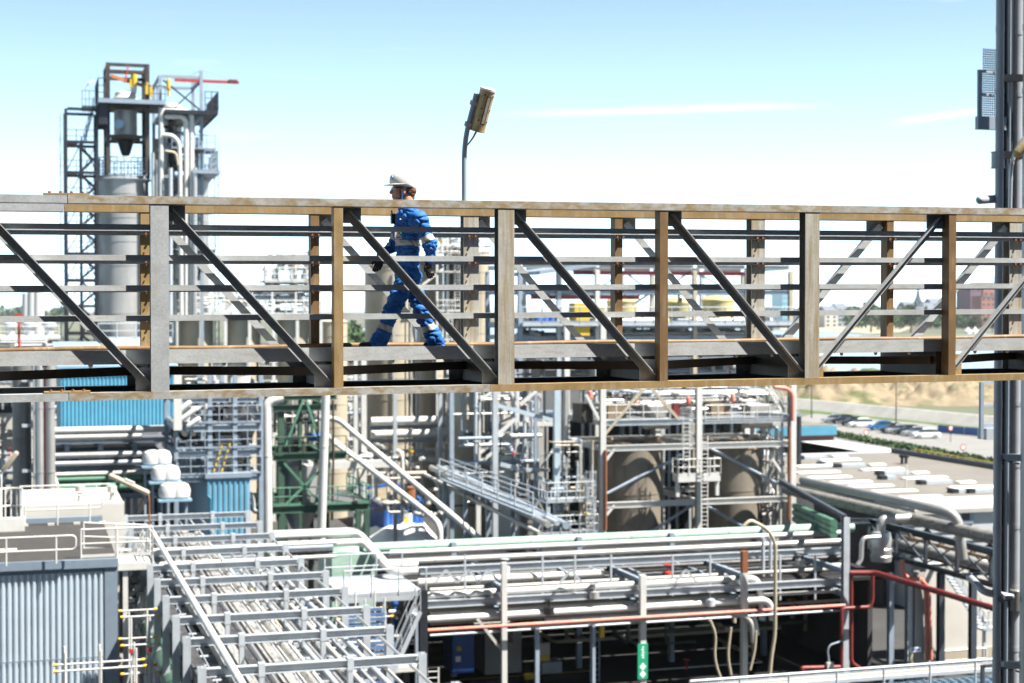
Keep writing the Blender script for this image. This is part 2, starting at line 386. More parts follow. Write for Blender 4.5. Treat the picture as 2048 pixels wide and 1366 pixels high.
defm('blue_net', (.10, .18, .36), .7, 0, .2, 3)
defm('rusty_orange', (.38, .13, .03), .6, 0, .2, 2)
# ================================================================ FOOTBRIDGE
YN, YF = 15.55, 16.88; BAY = 1.723
bx = lambda t: 1.25 + BAY * t
zt = lambda x: 21.09 + .0066 * (x - 1.25)
def bz(x, dz): return zt(x) + dz
T0, T1 = -5, 11
br = thing('footbridge', 'galvanised and rust stained steel truss footbridge the worker walks across', 'footbridge', (bx(0), (YN + YF) / 2, 19.1))
X0, X1 = bx(T0), bx(T1); XS = oy(135, 398, YN).x
def lng(b, xa, xb, y0, y1, d0, d1):      # bar that follows the slight rise of the bridge
    vs = [(x, y, bz(x, d)) for d in (d0, d1) for y in (y0, y1) for x in (xa, xb)]
    return b.add(vs, [(0, 2, 3, 1), (4, 5, 7, 6), (0, 1, 5, 4), (2, 6, 7, 3), (0, 4, 6, 2), (1, 3, 7, 5)])
H = 1.93
for Y, near in ((YN, 1), (YF, 0)):
    s = 1
    lng(MB(), X0, XS - .004, Y, Y + .2, -.072, 0).build('top_chord', G['galv'], br)
    lng(MB(), XS + .004, X1, Y - .002, Y + .2, -.072, .002).build('top_chord', G['galv_stain' if near else 'gold'], br)
    lng(MB(), X0, XS - .004, Y, Y + .17, -H, -H + .072).build('bottom_chord', G['galv'], br)
    XM = bx(1.9)
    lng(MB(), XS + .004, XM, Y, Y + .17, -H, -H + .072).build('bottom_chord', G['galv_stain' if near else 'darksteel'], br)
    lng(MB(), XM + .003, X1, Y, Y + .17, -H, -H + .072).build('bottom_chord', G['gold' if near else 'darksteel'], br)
    for t in range(T0, T1 + 1):
        x = bx(t); wide = t % 2 == 0; za, zb = bz(x, -H + .0725), bz(x, -.0725)
        if near: m = 'galv' if t == 0 else ('galv_drip' if wide else ('gold' if t < 3 else 'rusty'))
        else: m = 'gold' if t == 0 else ('galv_drip' if wide else 'rusty')
        b = MB()
        if wide:
            for (p, q) in ((Y + .004, Y + .016), (Y + .138, Y + .15)): b.box(x - .085, x + .085, p, q, za, zb)
            b.box(x - .006, x + .006, Y + .016, Y + .138, za, zb)
        else: b.box(x - .045, x + .045, Y + .004, Y + .15, za, zb)
        b.build('post', G[m], br)
    # diagonals: steel angles, the outstanding leg on the outside of the truss
    for t in range(T0, T1):
        xa, xb = bx(t) + .10, bx(t + 1) - .10; dn = t <= 3
        a = V((xa, 0, bz(xa, -.13 if dn else -H + .16))); e = V((xb, 0, bz(xb, -H + .12 if dn else -.13)))
        d = (e - a).normalized(); n = V((-d.z, 0, d.x))        # in plane, pointing up
        if n.z < 0: n = -n
        yy = V((0, 1, 0)); b = MB()
        if near:
            b.prism(a, e, n, yy, -.038, .038, Y + .118, Y + .126); b.prism(a, e, n, yy, .030, .0385, Y + .045, Y + .1175)
        else:
            b.prism(a, e, n, yy, -.038, .038, Y + .05, Y + .058); b.prism(a, e, n, yy, .030, .0385, Y + .0585, Y + .13)
        b.build('diagonal', G['rail_steel'], br)
        gx = (bx(t) + .03, bx(t) + .25) if dn else (bx(t + 1) - .25, bx(t + 1) - .03)
        MB().box(gx[0], gx[1], Y + .128, Y + .14, bz(gx[0], -.23), bz(gx[0], -.074)).build('gusset_plate', G['rail_steel'], br)
        gx = (bx(t + 1) - .22, bx(t + 1) - .03) if dn else (bx(t) + .03, bx(t) + .2)
        MB().box(gx[0], gx[1], Y + .128, Y + .14, bz(gx[0], -H + .073), bz(gx[0], -H + .30)).build('gusset_plate', G['rail_steel' if dn else 'gold'], br)
    # rails: four flat bars bolted on the inside of the posts
    for dz in (-.286, -.579, -.869, -1.159):
        y0, y1 = (Y + .153, Y + .163) if near else (Y - .013, Y - .003)
        b = MB(); lng(b, X0, X1, y0, y1, dz - .027, dz + .027); lng(b, X0, X1, y1 if near else y0 - .035, y1 + .035 if near else y0, dz + .018, dz + .0265)
        b.build('rail', G['rail_steel'], br)
    # kerb channel
    y0, y1 = (Y + .155, Y + .167) if near else (Y - .017, Y - .005)
    b = MB(); lng(b, X0, X1, y0, y1, -1.598, -1.462); lng(b, X0, X1, y1 if near else y0 - .05, y1 + .05 if near else y0, -1.474, -1.4625)
    x = X0
    while x < X1:
        if near: z = bz(x, -1.599); b.lathe((x, y1 + .02, z), [(.012, -.03), (.022, -.012), (.022, 0)], 6)
        x += .42
    b.build('kerb', G['rail_steel'], br)
    b = MB()
    if not near:
        for t in range(T0, T1 + 1):
            for dz in (-.286, -.579, -.869, -1.159):
                for o in (-.035, .035):
                    x = bx(t) + o; z = bz(x, dz - .008); b.cyl((x, Y - .05, z), (x, Y - .013, z), .013, 8); b.cyl((x, Y - .06, z - .036), (x, Y - .06, z - .026), .008, 6)
        b.build('bolts', G['bolt_rust'], br)
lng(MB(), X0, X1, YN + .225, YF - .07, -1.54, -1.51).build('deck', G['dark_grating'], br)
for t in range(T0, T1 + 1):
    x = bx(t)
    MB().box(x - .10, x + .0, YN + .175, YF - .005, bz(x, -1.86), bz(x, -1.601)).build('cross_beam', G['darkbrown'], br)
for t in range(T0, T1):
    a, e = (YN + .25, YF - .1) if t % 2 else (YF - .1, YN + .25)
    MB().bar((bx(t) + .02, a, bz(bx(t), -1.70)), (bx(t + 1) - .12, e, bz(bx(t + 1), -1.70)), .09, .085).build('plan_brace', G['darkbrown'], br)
for k, dz in enumerate((.004, -H + .075)):
    xa, xb = XS - .22, XS + .2
    p = lng(MB(), xa, xb, YN + .01, YN + .16, dz, dz + .016).build('splice_plate', G['gold'], br)
    for i in range(4): x = xa + .06 + i * .1; MB().lathe((x, YN + .05, bz(x, dz + .016)), [(.014, 0), (.014, .018)], 6).build('bolt', G['bolt_rust'], p)
xx = [X0 + i * .43 for i in range(int((X1 - X0) / .43))]
MB().tube([(x, YF - .09, bz(x, -1.475) + .006 * sin(x * 2.3)) for x in xx], .03, 10).build('conduit', G['rusty'], br)
for t in (T0, T1):
    for Y in (YN + .08, YF + .08): MB().box(bx(t) - .12, bx(t) + .12, Y - .12, Y + .12, 0, bz(bx(t), -H - .002)).build('support_leg', G['bluegrey'], br)

# ================================================================ LAMP ON THE BRIDGE
def tube_lamp(label, base, zt_, top, tip, poleM, r=.10, name='lamp_post', pr=.028):
    """bent steel pole with a cylindrical lamp strapped along its inclined tip"""
    base, top, tip = V(base), V(top), V(tip)
    t = thing(name, label, 'lamp', base)
    d = (tip - top).normalized(); side = d.cross(V((0, 1, 0))).normalized()
    if side.z > 0: side = -side
    MB().tube(bend([base, top, tip], .22), pr, 10).build('pole', G[poleM], t)
    c0 = top + d * .16 + side * (r + .03); c1 = tip + d * .06 + side * (r + .03)
    u = side; vv = d.cross(u)
    h = MB().tube([c0, c1], r, 28); hb = h.build('housing', G['lampbody'], t)
    MB().tube([c1 + d * .001, c1 + d * .025], [r * 1.06, r * 1.06], 28).build('end_cap', G['skylight'], t)
    MB().tube([c0 - d * .02, c0 - d * .001], [r * 1.04, r * 1.04], 28).build('end_cap', G['lampbody'], t)
    f = V((0, -1, 0)); ll = (c1 - c0).length
    w_ = (f * .96 + side * .2).normalized(); q = w_.cross(d)
    MB().prism(c0 + d * ll * .1, c0 + d * ll * .82, q, w_, -r * .33, r * .33, r * .93, r * 1.05).build('window_frame', G['darkbrown'], t)
    MB().prism(c0 + d * ll * .13, c0 + d * ll * .79, q, w_, -r * .2, r * .2, r * 1.02, r * 1.08).build('window', G['lampglass'], t)
    for k in (.2, .5, .85):
        for s in (-.62, .62): p = c0 + d * ll * k + (w_ * .85 + q * s).normalized() * r; MB().ell(p, .013, .013, .013, 8, 5).build('screw', G['bolt_rust'], t)
    for k in (.35, .8): p = top.lerp(tip, k); MB().prism(p - d * .025, p + d * .025, side, vv, -.04, .03, -.03, .03).build('clamp', G['galv'], t)
    for k in (-.02, .03):
        MB().tube(bend([c0 + vv * k, c0 - d * .12 + vv * k * .5 - side * .03, top - V((0, 0, .06)) + side * .02 + vv * k * .3, top - V((0, 0, .13))], .05), .006, 6).build('cable', G['orange'], t)
    return t
YL = YF + .24
lx = oy(928.5, 400, YL).x
tube_lamp('grey pole lamp with brown tube housing rising behind the footbridge above the worker', (lx, YL, bz(lx, -H)), 0, (lx, YL, oy(929, 282, YL).z), oy(953, 187, YL - .16), 'bluegrey', .084)

# ================================================================ WORKER
PY = 16.24; PPM = 3200 / 16.75
def J(px, py, dy=0): p = oy(px, py, PY + dy); return p
import numpy as np
class SD:
    """body parts as rounded cones and ovals, blended into one surface"""
    def __init__(s): s.p = []
    def caps(s, a, b, ra, rb, n=0): s.p.append((0, np.array(a), np.array(b), ra, rb)); return s
    def ell(s, c, rx, ry, rz, n=0, m=0): s.p.append((1, np.array(c), np.array((rx, ry, rz)), 0, 0)); return s
    def mesh(s, vx, k):
        bb = []
        for q in s.p:
            if q[0] == 0: r = max(q[3], q[4]); bb.append((np.minimum(q[1], q[2]) - r, np.maximum(q[1], q[2]) + r))
            else: bb.append((q[1] - q[2], q[1] + q[2]))
        lo = np.min([x[0] for x in bb], 0) - 3 * vx; n = np.ceil((np.max([x[1] for x in bb], 0) + 3 * vx - lo) / vx).astype(int) + 1
        D = np.full(n, 4 * vx + k)
        for q, (l, h) in zip(s.p, bb):
            i0 = np.maximum(((l - lo) / vx).astype(int) - 3 - int(k / vx), 0); i1 = np.minimum(((h - lo) / vx).astype(int) + 5 + int(k / vx), n)
            g = np.stack(np.meshgrid(*[lo[a] + vx * np.arange(i0[a], i1[a]) for a in range(3)], indexing='ij'), -1)
            if q[0] == 0:
                ab = q[2] - q[1]; t = np.clip(((g - q[1]) @ ab) / max(1e-9, ab @ ab), 0, 1)
                d = np.linalg.norm(g - q[1] - t[..., None] * ab, axis=-1) - (q[3] + t * (q[4] - q[3]))
            else:
                e = (g - q[1]) / q[2]; k0 = np.linalg.norm(e, axis=-1); k1 = np.linalg.norm(e / q[2], axis=-1) + 1e-9; d = k0 * (k0 - 1) / k1
            sl_ = tuple(slice(a, b_) for a, b_ in zip(i0, i1)); o = D[sl_]
            hh = np.clip(k - np.abs(o - d), 0, None) / k if k > 0 else 0
            D[sl_] = np.minimum(o, d) - hh * hh * k * .25
        S = D < 0; m = tuple(x - 1 for x in D.shape); P = np.zeros(m + (3,)); C = np.zeros(m)
        sl3 = lambda o: tuple(slice(o[a], o[a] + m[a]) for a in range(3))
        for ax in range(3):
            for u in (0, 1):
                for v in (0, 1):
                    o = [0, 0, 0]; o[(ax + 1) % 3] = u; o[(ax + 2) % 3] = v; o2 = list(o); o2[ax] = 1
                    a, b_ = D[sl3(o)], D[sl3(o2)]; x = (a < 0) != (b_ < 0); t = np.where(x, a / np.where(x, a - b_, 1), 0)
                    for c in range(3): P[..., c] += x * (o[c] + (t if c == ax else 0))
                    C += x
        act = C > 0; ids = np.full(m, -1); ids[act] = np.arange(act.sum()); gi = np.argwhere(act)
        vs = lo + vx * (gi + P[act] / C[act][:, None]); fs = []
        for ax in range(3):
            o1, o2 = (ax + 1) % 3, (ax + 2) % 3
            sa = [slice(1, m[c]) for c in range(3)]; sa[ax] = slice(0, m[ax]); sb = list(sa); sb[ax] = slice(1, m[ax] + 1)
            A, B_ = S[tuple(sa)], S[tuple(sb)]
            for flip in (0, 1):
                w_ = np.argwhere((A & ~B_) if not flip else (~A & B_))
                for c in range(3):
                    if c != ax: w_[:, c] += 1
                q = []
                for du, dv in ((0, 0), (1, 0), (1, 1), (0, 1)) if not flip else ((0, 0), (0, 1), (1, 1), (1, 0)):
                    e = w_.copy(); e[:, o1] -= du; e[:, o2] -= dv; q.append(ids[e[:, 0], e[:, 1], e[:, 2]])
                fs.append(np.stack(q, 1))
        return vs, np.concatenate(fs)
def fuse(name, b, vox, m, parent, sm=1, disp=0, ds=.06, k=.02):
    vs, fs = b.mesh(vox, k); o0 = np.array(wl(parent))
    me = bpy.data.meshes.new(name); me.from_pydata((vs - o0).tolist(), [], fs[:, ::-1].tolist()); me.materials.append(m)
    me.polygons.foreach_set('use_smooth', [True] * len(me.polygons)); me.update()
    if disp:
        P = [v.co.copy() for v in me.vertices]; Nn = [v.normal.copy() for v in me.vertices]; co = []
        for p, nn in zip(P, Nn):
            q = V((p.x * 1.0 + p.z * .35, p.y, p.z * 1.6)) / ds; w_ = noise.noise(q * .35 + V((7, 3, 1)))
            f = 1 - 2 * abs(noise.noise(q + V((w_, w_, 0)) * 1.5)); co += list(p + nn * disp * (noise.noise(q * .5) * .8 + max(0, f) ** 3 - .35))
        me.vertices.foreach_set('co', co); me.update()
    o = bpy.data.objects.new(name, me); SC.collection.objects.link(o); o.parent = parent
    return o
pz = bz(J(812, 700).x, -1.51)                         # deck level under the boots
wk = thing('person', 'worker in blue overalls and white hard hat walking left across the footbridge', 'person', (J(815, 600).x, PY, pz))
LY, RY = -.10, .10                                   # the left side is nearest the camera
hipL, knL, anL = J(806, 572, LY), J(781, 628, LY), J(757, 690, LY)
hipR, knR, anR = J(823, 572, RY), J(850, 637, RY), J(874, 690, RY)
shL, elL, wrL = J(838, 438, -.20), J(860, 490, -.25), J(858, 523, -.22)
shR, elR, wrR = J(806, 440, .19), J(790, 487, .23), J(762, 514, .17)
hd = J(802, 376)
# --- body (head, neck, trunk, limbs and hands as one surface)
b = SD()
b.ell(J(807, 372), .098, .076, .115); b.ell(J(812, 374), .09, .078, .10)
b.ell(J(796, 386), .062, .058, .075); b.ell(J(792, 397), .035, .035, .024); b.ell(J(801, 396), .05, .055, .03)      # face, chin, jaw
b.caps(J(786.5, 376), J(781.0, 385.3), .012, .0135, 10); b.ell(J(783.5, 386.5), .012, .017, .010)                    # nose
b.ell(J(786, 392.2), .014, .024, .007); b.ell(J(786.6, 395.2), .013, .022, .007)                                     # lips
b.ell(J(789.5, 373), .02, .055, .012)                                                                                # brow
for s in (-1, 1):
    b.ell(J(790.5, 377.5, s * .032), .012, .014, .009)                                                               # eyes
    e = J(809, 381, s * .078); b.ell(e, .017, .010, .031); b.ell(J(808, 386, s * .079), .010, .008, .012)            # ears
b.caps(J(813, 393), J(818, 418), .062, .07)
b.caps(J(817, 436), J(817, 555), .105, .105)
for h, k, a in ((hipL, knL, anL), (hipR, knR, anR)): b.caps(h, k, .075, .052); b.caps(k, a, .05, .036)
for s_, e_, w_ in ((shL, elL, wrL), (shR, elR, wrR)): b.caps(s_, e_, .05, .038); b.caps(e_, w_, .038, .028)
def hand(b, w, d, fwd, rr=1.0):
    """palm, four unequal curled fingers, thumb; d runs down the hand, fwd is the thumb side"""
    d = d.normalized(); s = d.cross(fwd).normalized(); fwd = s.cross(d).normalized()
    pc = w + d * .055; b.caps(w, w + d * .03, .027 * rr, .03 * rr)
    for k, (o, ln) in enumerate(((.03, .078), (.01, .086), (-.012, .08), (-.032, .064))):
        k0 = w + d * (.092 - .004 * k) + fwd * o; b.caps(w + d * .025 + fwd * o * .6, k0, .016 * rr, .0125 * rr)
        k1 = k0 + d * ln * .45 + s * -.006; k2 = k1 + d * ln * .33 - s * .014 ; k3 = k2 + d * ln * .2 - s * .018
        b.caps(k0, k1, .0115 * rr, .0105 * rr, 10); b.caps(k1, k2, .0105 * rr, .0098 * rr, 10); b.caps(k2, k3, .0098 * rr, .0085 * rr, 10)
    t0 = w + d * .03 + fwd * .028; t1 = t0 + d * .035 + fwd * .026 - s * .008; t2 = t1 + d * .034 + fwd * .008 - s * .012
    b.caps(t0, t1, .015 * rr, .0125 * rr, 10); b.caps(t1, t2, .0125 * rr, .010 * rr, 10)
hdL = V((.02, -.01, -1)); hdR = V((-.35, -.1, -1))
hand(b, wrL, hdL, V((-1, -.3, 0)), .9); hand(b, wrR, hdR, V((-1, .3, -.2)), .9)
for a, d in ((anL, V((-.16, 0, 0))), (anR, V((-.10, 0, -.07)))): b.caps(a, V((a.x, a.y, a.z - .05)), .036, .04); b.caps(V((a.x, a.y, a.z - .06)), V((a.x, a.y, a.z - .06)) + d, .035, .03)
body = fuse('body', b, .006, G['skin'], wk, k=.012)
# --- gloves
for w_, d_, f_ in ((wrL, hdL, V((-1, -.3, 0))), (wrR, hdR, V((-1, .3, -.2)))):
    b = SD(); hand(b, w_, d_, f_, 1.18); b.caps(w_ - d_.normalized() * .05, w_, .036, .034); g = fuse('glove', b, .005, G['black'], wk, k=.004)
    c = w_ - d_.normalized() * .03; MB().tube([c, c + d_.normalized() * .02], .041, 14).build('cuff', G['yellow'], g)
# --- overall
b = SD()
b.ell(J(817, 440), .117, .19, .11); b.ell(J(815, 462), .126, .195, .13); b.ell(J(815, 492), .124, .178, .14); b.ell(J(816, 522), .120, .165, .13)
b.ell(J(817, 552), .135, .175, .12); b.ell(J(808, 470), .10, .14, .12)
b.caps(J(812, 418), J(816, 432), .072, .10)
for s in (-1, 1): b.caps(J(816, 424, s * .06), V(shL if s < 0 else shR) + V((0, 0, .005)), .07, .082)
for s_, e_, w_ in ((shL, elL, wrL), (shR, elR, wrR)):
    b.caps(s_, e_, .074, .065); b.caps(e_, e_.lerp(w_, .92), .065, .047)
for h, k, a in ((hipL, knL, anL), (hipR, knR, anR)):
    b.caps(h, k, .098, .080); b.caps(k, a, .079, .074); b.caps(k.lerp(a, .8), V((a.x, a.y, a.z - .015)), .077, .080)
ov = fuse('overall', b, .009, G['overall'], wk, 4, .024, .1, .05)
ov.data.materials.append(G['reflective']); o0 = wl(ov)
def band(p, a, e, t0, t1):
    d = e - a; L2 = d.length; q = (p - a).dot(d) / (L2 * L2); r = (p - a - d * q).length
    return t0 < q < t1 and r < .13
for f in ov.data.polygons:
    p = f.center + o0; k = 0
    if abs(p.z - J(810, 486.5).z - (p.x - J(810, 486).x) * -.04) < .03 and (p - V((elL.x, elL.y, p.z))).length > .10 and (p - V((elR.x, elR.y, p.z))).length > .09 and abs(p.y - PY) < .23: k = 1
    for a, e, t0, t1 in ((knL, anL, .36, .54), (knR, anR, .22, .42), (shL, elL, .66, .88), (shR, elR, .66, .88)):
        if band(p, a, e, t0, t1): k = 1
    f.material_index = k
# collar, pockets, name strip, badge
b = MB(); c = J(812, 417); b.lathe(c, [(.082, -.02), (.086, .03), (.076, .03), (.072, -.02)], 20, 1, .95); b.build('collar', G['overall'], ov)
cx = lambda px, py, dy: J(px, py, dy)
def chest(px, py):                      # a point on the near front quarter of the chest
    p = J(px, py, -.08); hit, loc, nrm, _ = ov.ray_cast(EYE - o0, (p - EYE).normalized()); return (loc + o0, nrm.normalized()) if hit else (p, V((-.3, -1, 0)))
def patch(px, py, w_, h_, m, name, parent, off=.004, t=.004):
    p, n = chest(px, py); n = (V((n.x, n.y, 0)).normalized() * .35 + V((-.3, -.8, 0))).normalized(); u = n.cross(V((0, 0, 1))); p = p + n * (off + .012)
    return MB().prism(p - n * .012, p + n * t, u, V((0, 0, 1)), -w_ / 2, w_ / 2, -h_ / 2, h_ / 2).build(name, G[m], parent)
patch(804, 438.5, .055, .013, 'signwhite', 'name_strip', wk)
bd = patch(797, 470, .07, .085, 'signwhite', 'badge', wk, .008)
for px, py, w_, h_, m in ((793, 465.5, .012, .03, 'red'), (797, 467, .018, .018, 'yellow'), (801, 465.5, .012, .026, 'signgreen'), (797, 475, .05, .008, 'red')):
    patch(px, py, w_, h_, m, 'emblem', bd, .0155, .003)
patch(800, 498, .12, .012, 'overall', 'pocket_flap', ov, .008)
# radio on the far chest
p = J(786, 437, .05); MB().box(p.x - .022, p.x + .02, p.y - .03, p.y + .03, p.z - .055, p.z + .05).cyl(p + V((-.012, 0, .05)), p + V((-.014, 0, .085)), .008, 8).build('radio', G['black'], wk)
# boots
for a, d in ((anL, V((-.19, 0, 0))), (anR, V((-.13, 0, -.05)))):
    z0 = a.z - .1; b = SD(); b.caps(a, V((a.x, a.y, pz + .06)), .055, .05); q = V((a.x + .02, a.y, pz + .05)); b.caps(q, q + V((d.x, 0, -.008)), .048, .04)
    fuse('boot', b, .008, G['black'], wk, 2)
# hair, glasses, straps
b = SD(); b.ell(J(815.5, 379), .088, .083, .08); b.caps(J(821, 384), J(820, 395), .052, .046); b.ell(J(806, 373), .06, .079, .03)
fuse('hair', b, .006, G['hair'], wk, 2, .006, .02)
b = MB()
for s in (-1, 1):
    b.bar(J(788, 374.5, s * .066), J(806, 375.5, s * .083), 0.005, .011); b.tube([J(800, 372, s * .083), J(801, 395, s * .07), J(795, 403, s * .03)], .005, 6)
b.build('glasses_arm', G['black'], wk)
MB().tube([J(805.5, 381, -.088), J(804, 392, -.08), J(805, 403, -.075)], .004, 6).build('earplug_cord', G['strap'], wk)
gm = bpy.data.materials.new('lens'); gm.use_nodes = True; pb = gm.node_tree.nodes['Principled BSDF']; pb.inputs['Base Color'].default_value = (.85, .88, .95, 1); pb.inputs['Alpha'].default_value = .35; pb.inputs['Roughness'].default_value = .1
G['lens'] = gm
b = MB(); pr = [(-62, 0), (-40, .026), (0, .032), (40, .026), (62, 0)]
n_ = 9
for i in range(n_):
    a0, a1 = [(-1 + 2 * (i + k) / n_) * 1.15 for k in (0, 1)]
    def Q(a, z): c = J(797, 376.5); return V((c.x - .085 * cos(a), c.y + .078 * sin(a), c.z + z))
    b.add([Q(a0, -.02), Q(a1, -.02), Q(a1, .018), Q(a0, .018)], [(0, 1, 2, 3)], True)
b.build('safety_glasses', G['lens'], wk)
# helmet: shell of revolution squeezed to an oval, tilted slightly, with brim and badge
c = J(804.5, 369); b = MB()
sh = [(.124, -.012), (.127, 0), (.129, .035), (.124, .073), (.108, .103), (.079, .123), (.042, .135), (.001, .139)]
sec = []
for r, z in sh:
    sec.append([V((c.x + r * 1.08 * cos(2 * pi * k / 28) + .004, c.y + r * .90 * sin(2 * pi * k / 28), c.z + z - (.045 * max(0, cos(2 * pi * k / 28)) ** 1.5 if z < .02 else .012 * max(0, cos(2 * pi * k / 28))))) for k in range(28)])
b.loft(sec); b.s = [True] * len(b.s)
hm = b.build('helmet', G['helmet'], wk)
b = MB()
for (r0, r1, z0) in ((.13, .138, -.004),):
    A = [pi * .5 + pi * i / 14 for i in range(15)]
    top = [V((c.x + (.116 + 0) * 1.08 * cos(a), c.y + .108 * sin(a), c.z + .006)) for a in A]; out = [V((c.x + (.124 + .055 * max(0, -cos(a)) ** .8) * 1.08 * cos(a), c.y + .116 * sin(a), c.z + .002 - .010 * max(0, -cos(a)))) for a in A]
    lo = [p - V((0, 0, .006)) for p in out]; li = [p - V((0, 0, .008)) for p in top]
    n = len(A); b.add(top + out + lo + li, [(i + q * n, i + 1 + q * n, i + 1 + (q + 1) % 4 * n, i + (q + 1) % 4 * n) for q in range(4) for i in range(n - 1)])
b.build('brim', G['helmet'], hm)
p = J(784.5, 355, -.045); MB().ell(p, .010, .012, .022, 8, 6).build('emblem', G['pale_blue'], hm)
MB().ell(V((c.x, c.y, c.z + .131)), .085, .014, .014).build('ridge', G['helmet'], hm)
# ================================================================ GROUND, RIVER, FAR BANK
R0 = random.Random(5)
def sheet(name, pix, z, m, sub=False):
    b = MB(); ps = [oz(x, y, z) for x, y in pix]; b.add(ps, [tuple(range(len(ps)))]); return struct(b.build(name, G[m], None, (0, 0, z)))
gp = MB(); gp.add([(-30000, -600, 0), (30000, -600, 0), (30000, 45000, 0), (-30000, 45000, 0)], [(0, 1, 2, 3)])
struct(gp.build('ground', G['field']))
yd = [oz(x, y, .02) for x, y in ((2500, 905), (2100, 890), (1660, 868), (1500, 790), (1000, 700), (0, 672), (-900, 672))]
struct(MB().add([(-700, -600, .02), (700, -600, .02), (700, yd[0].y, .02)] + yd, [tuple(range(10))]).build('plant_yard', G['yard'], None, (0, 0, .02)))
sheet('river', [(650, 668), (1200, 700), (1500, 735), (1640, 768), (2500, 770), (2600, 664), (1990, 668), (1820, 676), (1640, 662), (1200, 652), (800, 652), (655, 660)], .03, 'river')
sheet('sand_bank', [(1560, 652), (1700, 650), (1830, 653), (1800, 664), (1740, 667), (1640, 662), (1560, 659)], .05, 'sandbank')
sheet('sand_bank', [(600, 667), (740, 668), (790, 676), (800, 692), (560, 692)], .06, 'sandbank')
# sand heaps between the flood wall and the river
def heap(name, px0, px1, Z0, Z1, hs, m, seed, n=70, k=34):
    b = MB(); vs = []
    for j in range(k + 1):
        Z = Z0 + (Z1 - Z0) * j / k
        for i in range(n + 1):
            p = od(px0 + (px1 - px0) * i / n, 622, Z); e = min(1, 6 * j / k, 6 * (1 - j / k), 10 * i / n, 10 * (1 - i / n))
            q = V((p.x / 16, p.y / 16, seed)); h = max(0, .5 + noise.noise(q) * .8 + .5 * (1 - 2 * abs(noise.noise(q * 2.3))) * .7 + .5 * noise.noise(q * 5.5) + .32 * noise.noise(q * 12)) * hs * e
            vs.append((p.x, p.y, h + .03))
    b.add(vs, [(j * (n + 1) + i, j * (n + 1) + i + 1, (j + 1) * (n + 1) + i + 1, (j + 1) * (n + 1) + i) for j in range(k) for i in range(n)], True)
    return struct(b.build(name, G[m], None, vs[0]))
heap('sand_mounds', 1560, 2300, 335, 400, 4.4, 'sand', 3, 150, 60)
heap('grass_bank', 1630, 2300, 392, 440, 3.2, 'grass', 9)
sheet('parking_road', [(1560, 845), (1650, 822), (2300, 905), (2500, 1000), (2200, 990), (1560, 880)], .04, 'asphalt')
sheet('grass_verge', [(1600, 817), (1760, 822), (2300, 872), (2300, 880), (1900, 852), (1600, 824)], .05, 'grass')
# concrete flood wall
a, e = oz(1560, 812, 0), oz(2400, 896, 0)
u_ = (e - a).normalized().cross(V((0, 0, 1))); u_ = u_ if u_.x < 0 else -u_; b = MB(); b.loft([[p + u_ * 2.6, p + u_ * .3 + V((0, 0, 1.9)), p - u_ * .6 + V((0, 0, 1.9)), p - u_ * .6] for p in (a, e)])
tag(b.build('flood_wall', G['concrete'], None, a), 'long pale concrete flood wall in front of the sand mounds', 'wall')
a, e = oz(1663, 820, 0), oz(1812, 836, 0)
b = MB(); b.bar(a + V((0, 0, .6)), e + V((0, 0, .6)), .4, 1.2)
tag(b.build('low_wall', G['concrete'], None, a), 'shorter low concrete wall before the flood wall above the parked cars', 'wall')
# blue fence by the car park
a, e = oz(1876, 866, 0), oz(2100, 886, 0)
t = thing('blue_fence', 'low blue fence at the right end of the car park', 'fence', a)
MB().bar(a + V((0, 0, .7)), e + V((0, 0, .7)), .06, 1.2).build('panel', G['blue_paint'], t)
for i in range(9): p = a.lerp(e, i / 8); MB().bar(p, p + V((0, 0, 1.45)), .12).build('post', G['lightsteel'], t)

def leafmass(b, c, rx, ry, rz, n, s, rnd):
    for i in range(n):
        u = V((rnd.gauss(0, 1), rnd.gauss(0, 1), rnd.gauss(0, 1))).normalized() * rnd.uniform(.55, 1.05)
        p = V((c[0] + u.x * rx, c[1] + u.y * ry, c[2] + u.z * rz)); a = V((rnd.gauss(0, 1), rnd.gauss(0, 1), rnd.gauss(0, .6))).normalized(); q = a.cross(V((rnd.gauss(0, 1), rnd.gauss(0, 1), rnd.gauss(0, 1)))).normalized(); k = s * rnd.uniform(.6, 1.4)
        b.add([p - a * k - q * k * .6, p + a * k - q * k * .6, p + a * k + q * k * .6, p - a * k + q * k * .6], [(0, 1, 2, 3)])
def wood(name, label, px0, px1, Z0, Z1, n, hm, seed, lo=.6):
    rnd = random.Random(seed); b = MB()
    for i in range(n):
        p = od(rnd.uniform(px0, px1), 622, rnd.uniform(Z0, Z1)); h = hm * rnd.uniform(lo, 1.15); r = h * rnd.uniform(.35, .6)
        leafmass(b, (p.x, p.y, h * .55), r, r, h * .5, 70, h * .085, rnd); b.tube([(p.x, p.y, 0), (p.x, p.y, h * .6)], [h * .04, h * .015], 5)
    o = b.build(name, G['leaf'], None, od((px0 + px1) / 2, 622, Z0)); return tag(o, label, 'wood', None, 'stuff')
wood('far_wood', 'long belt of green trees on the far river bank at the right', 1690, 2060, 1700, 2300, 90, 22, 1)
wood('far_wood', 'green wood seen between the worker and the narrow post beside him', 640, 790, 620, 820, 34, 13, 2, .75)
wood('far_wood', 'thin dark line of distant trees at the far left', -60, 130, 2600, 3600, 60, 26, 3)
wood('far_wood', 'hazy tree line in the distance between the tank frame and the pipe tower', 1480, 1700, 2600, 3600, 40, 24, 4)
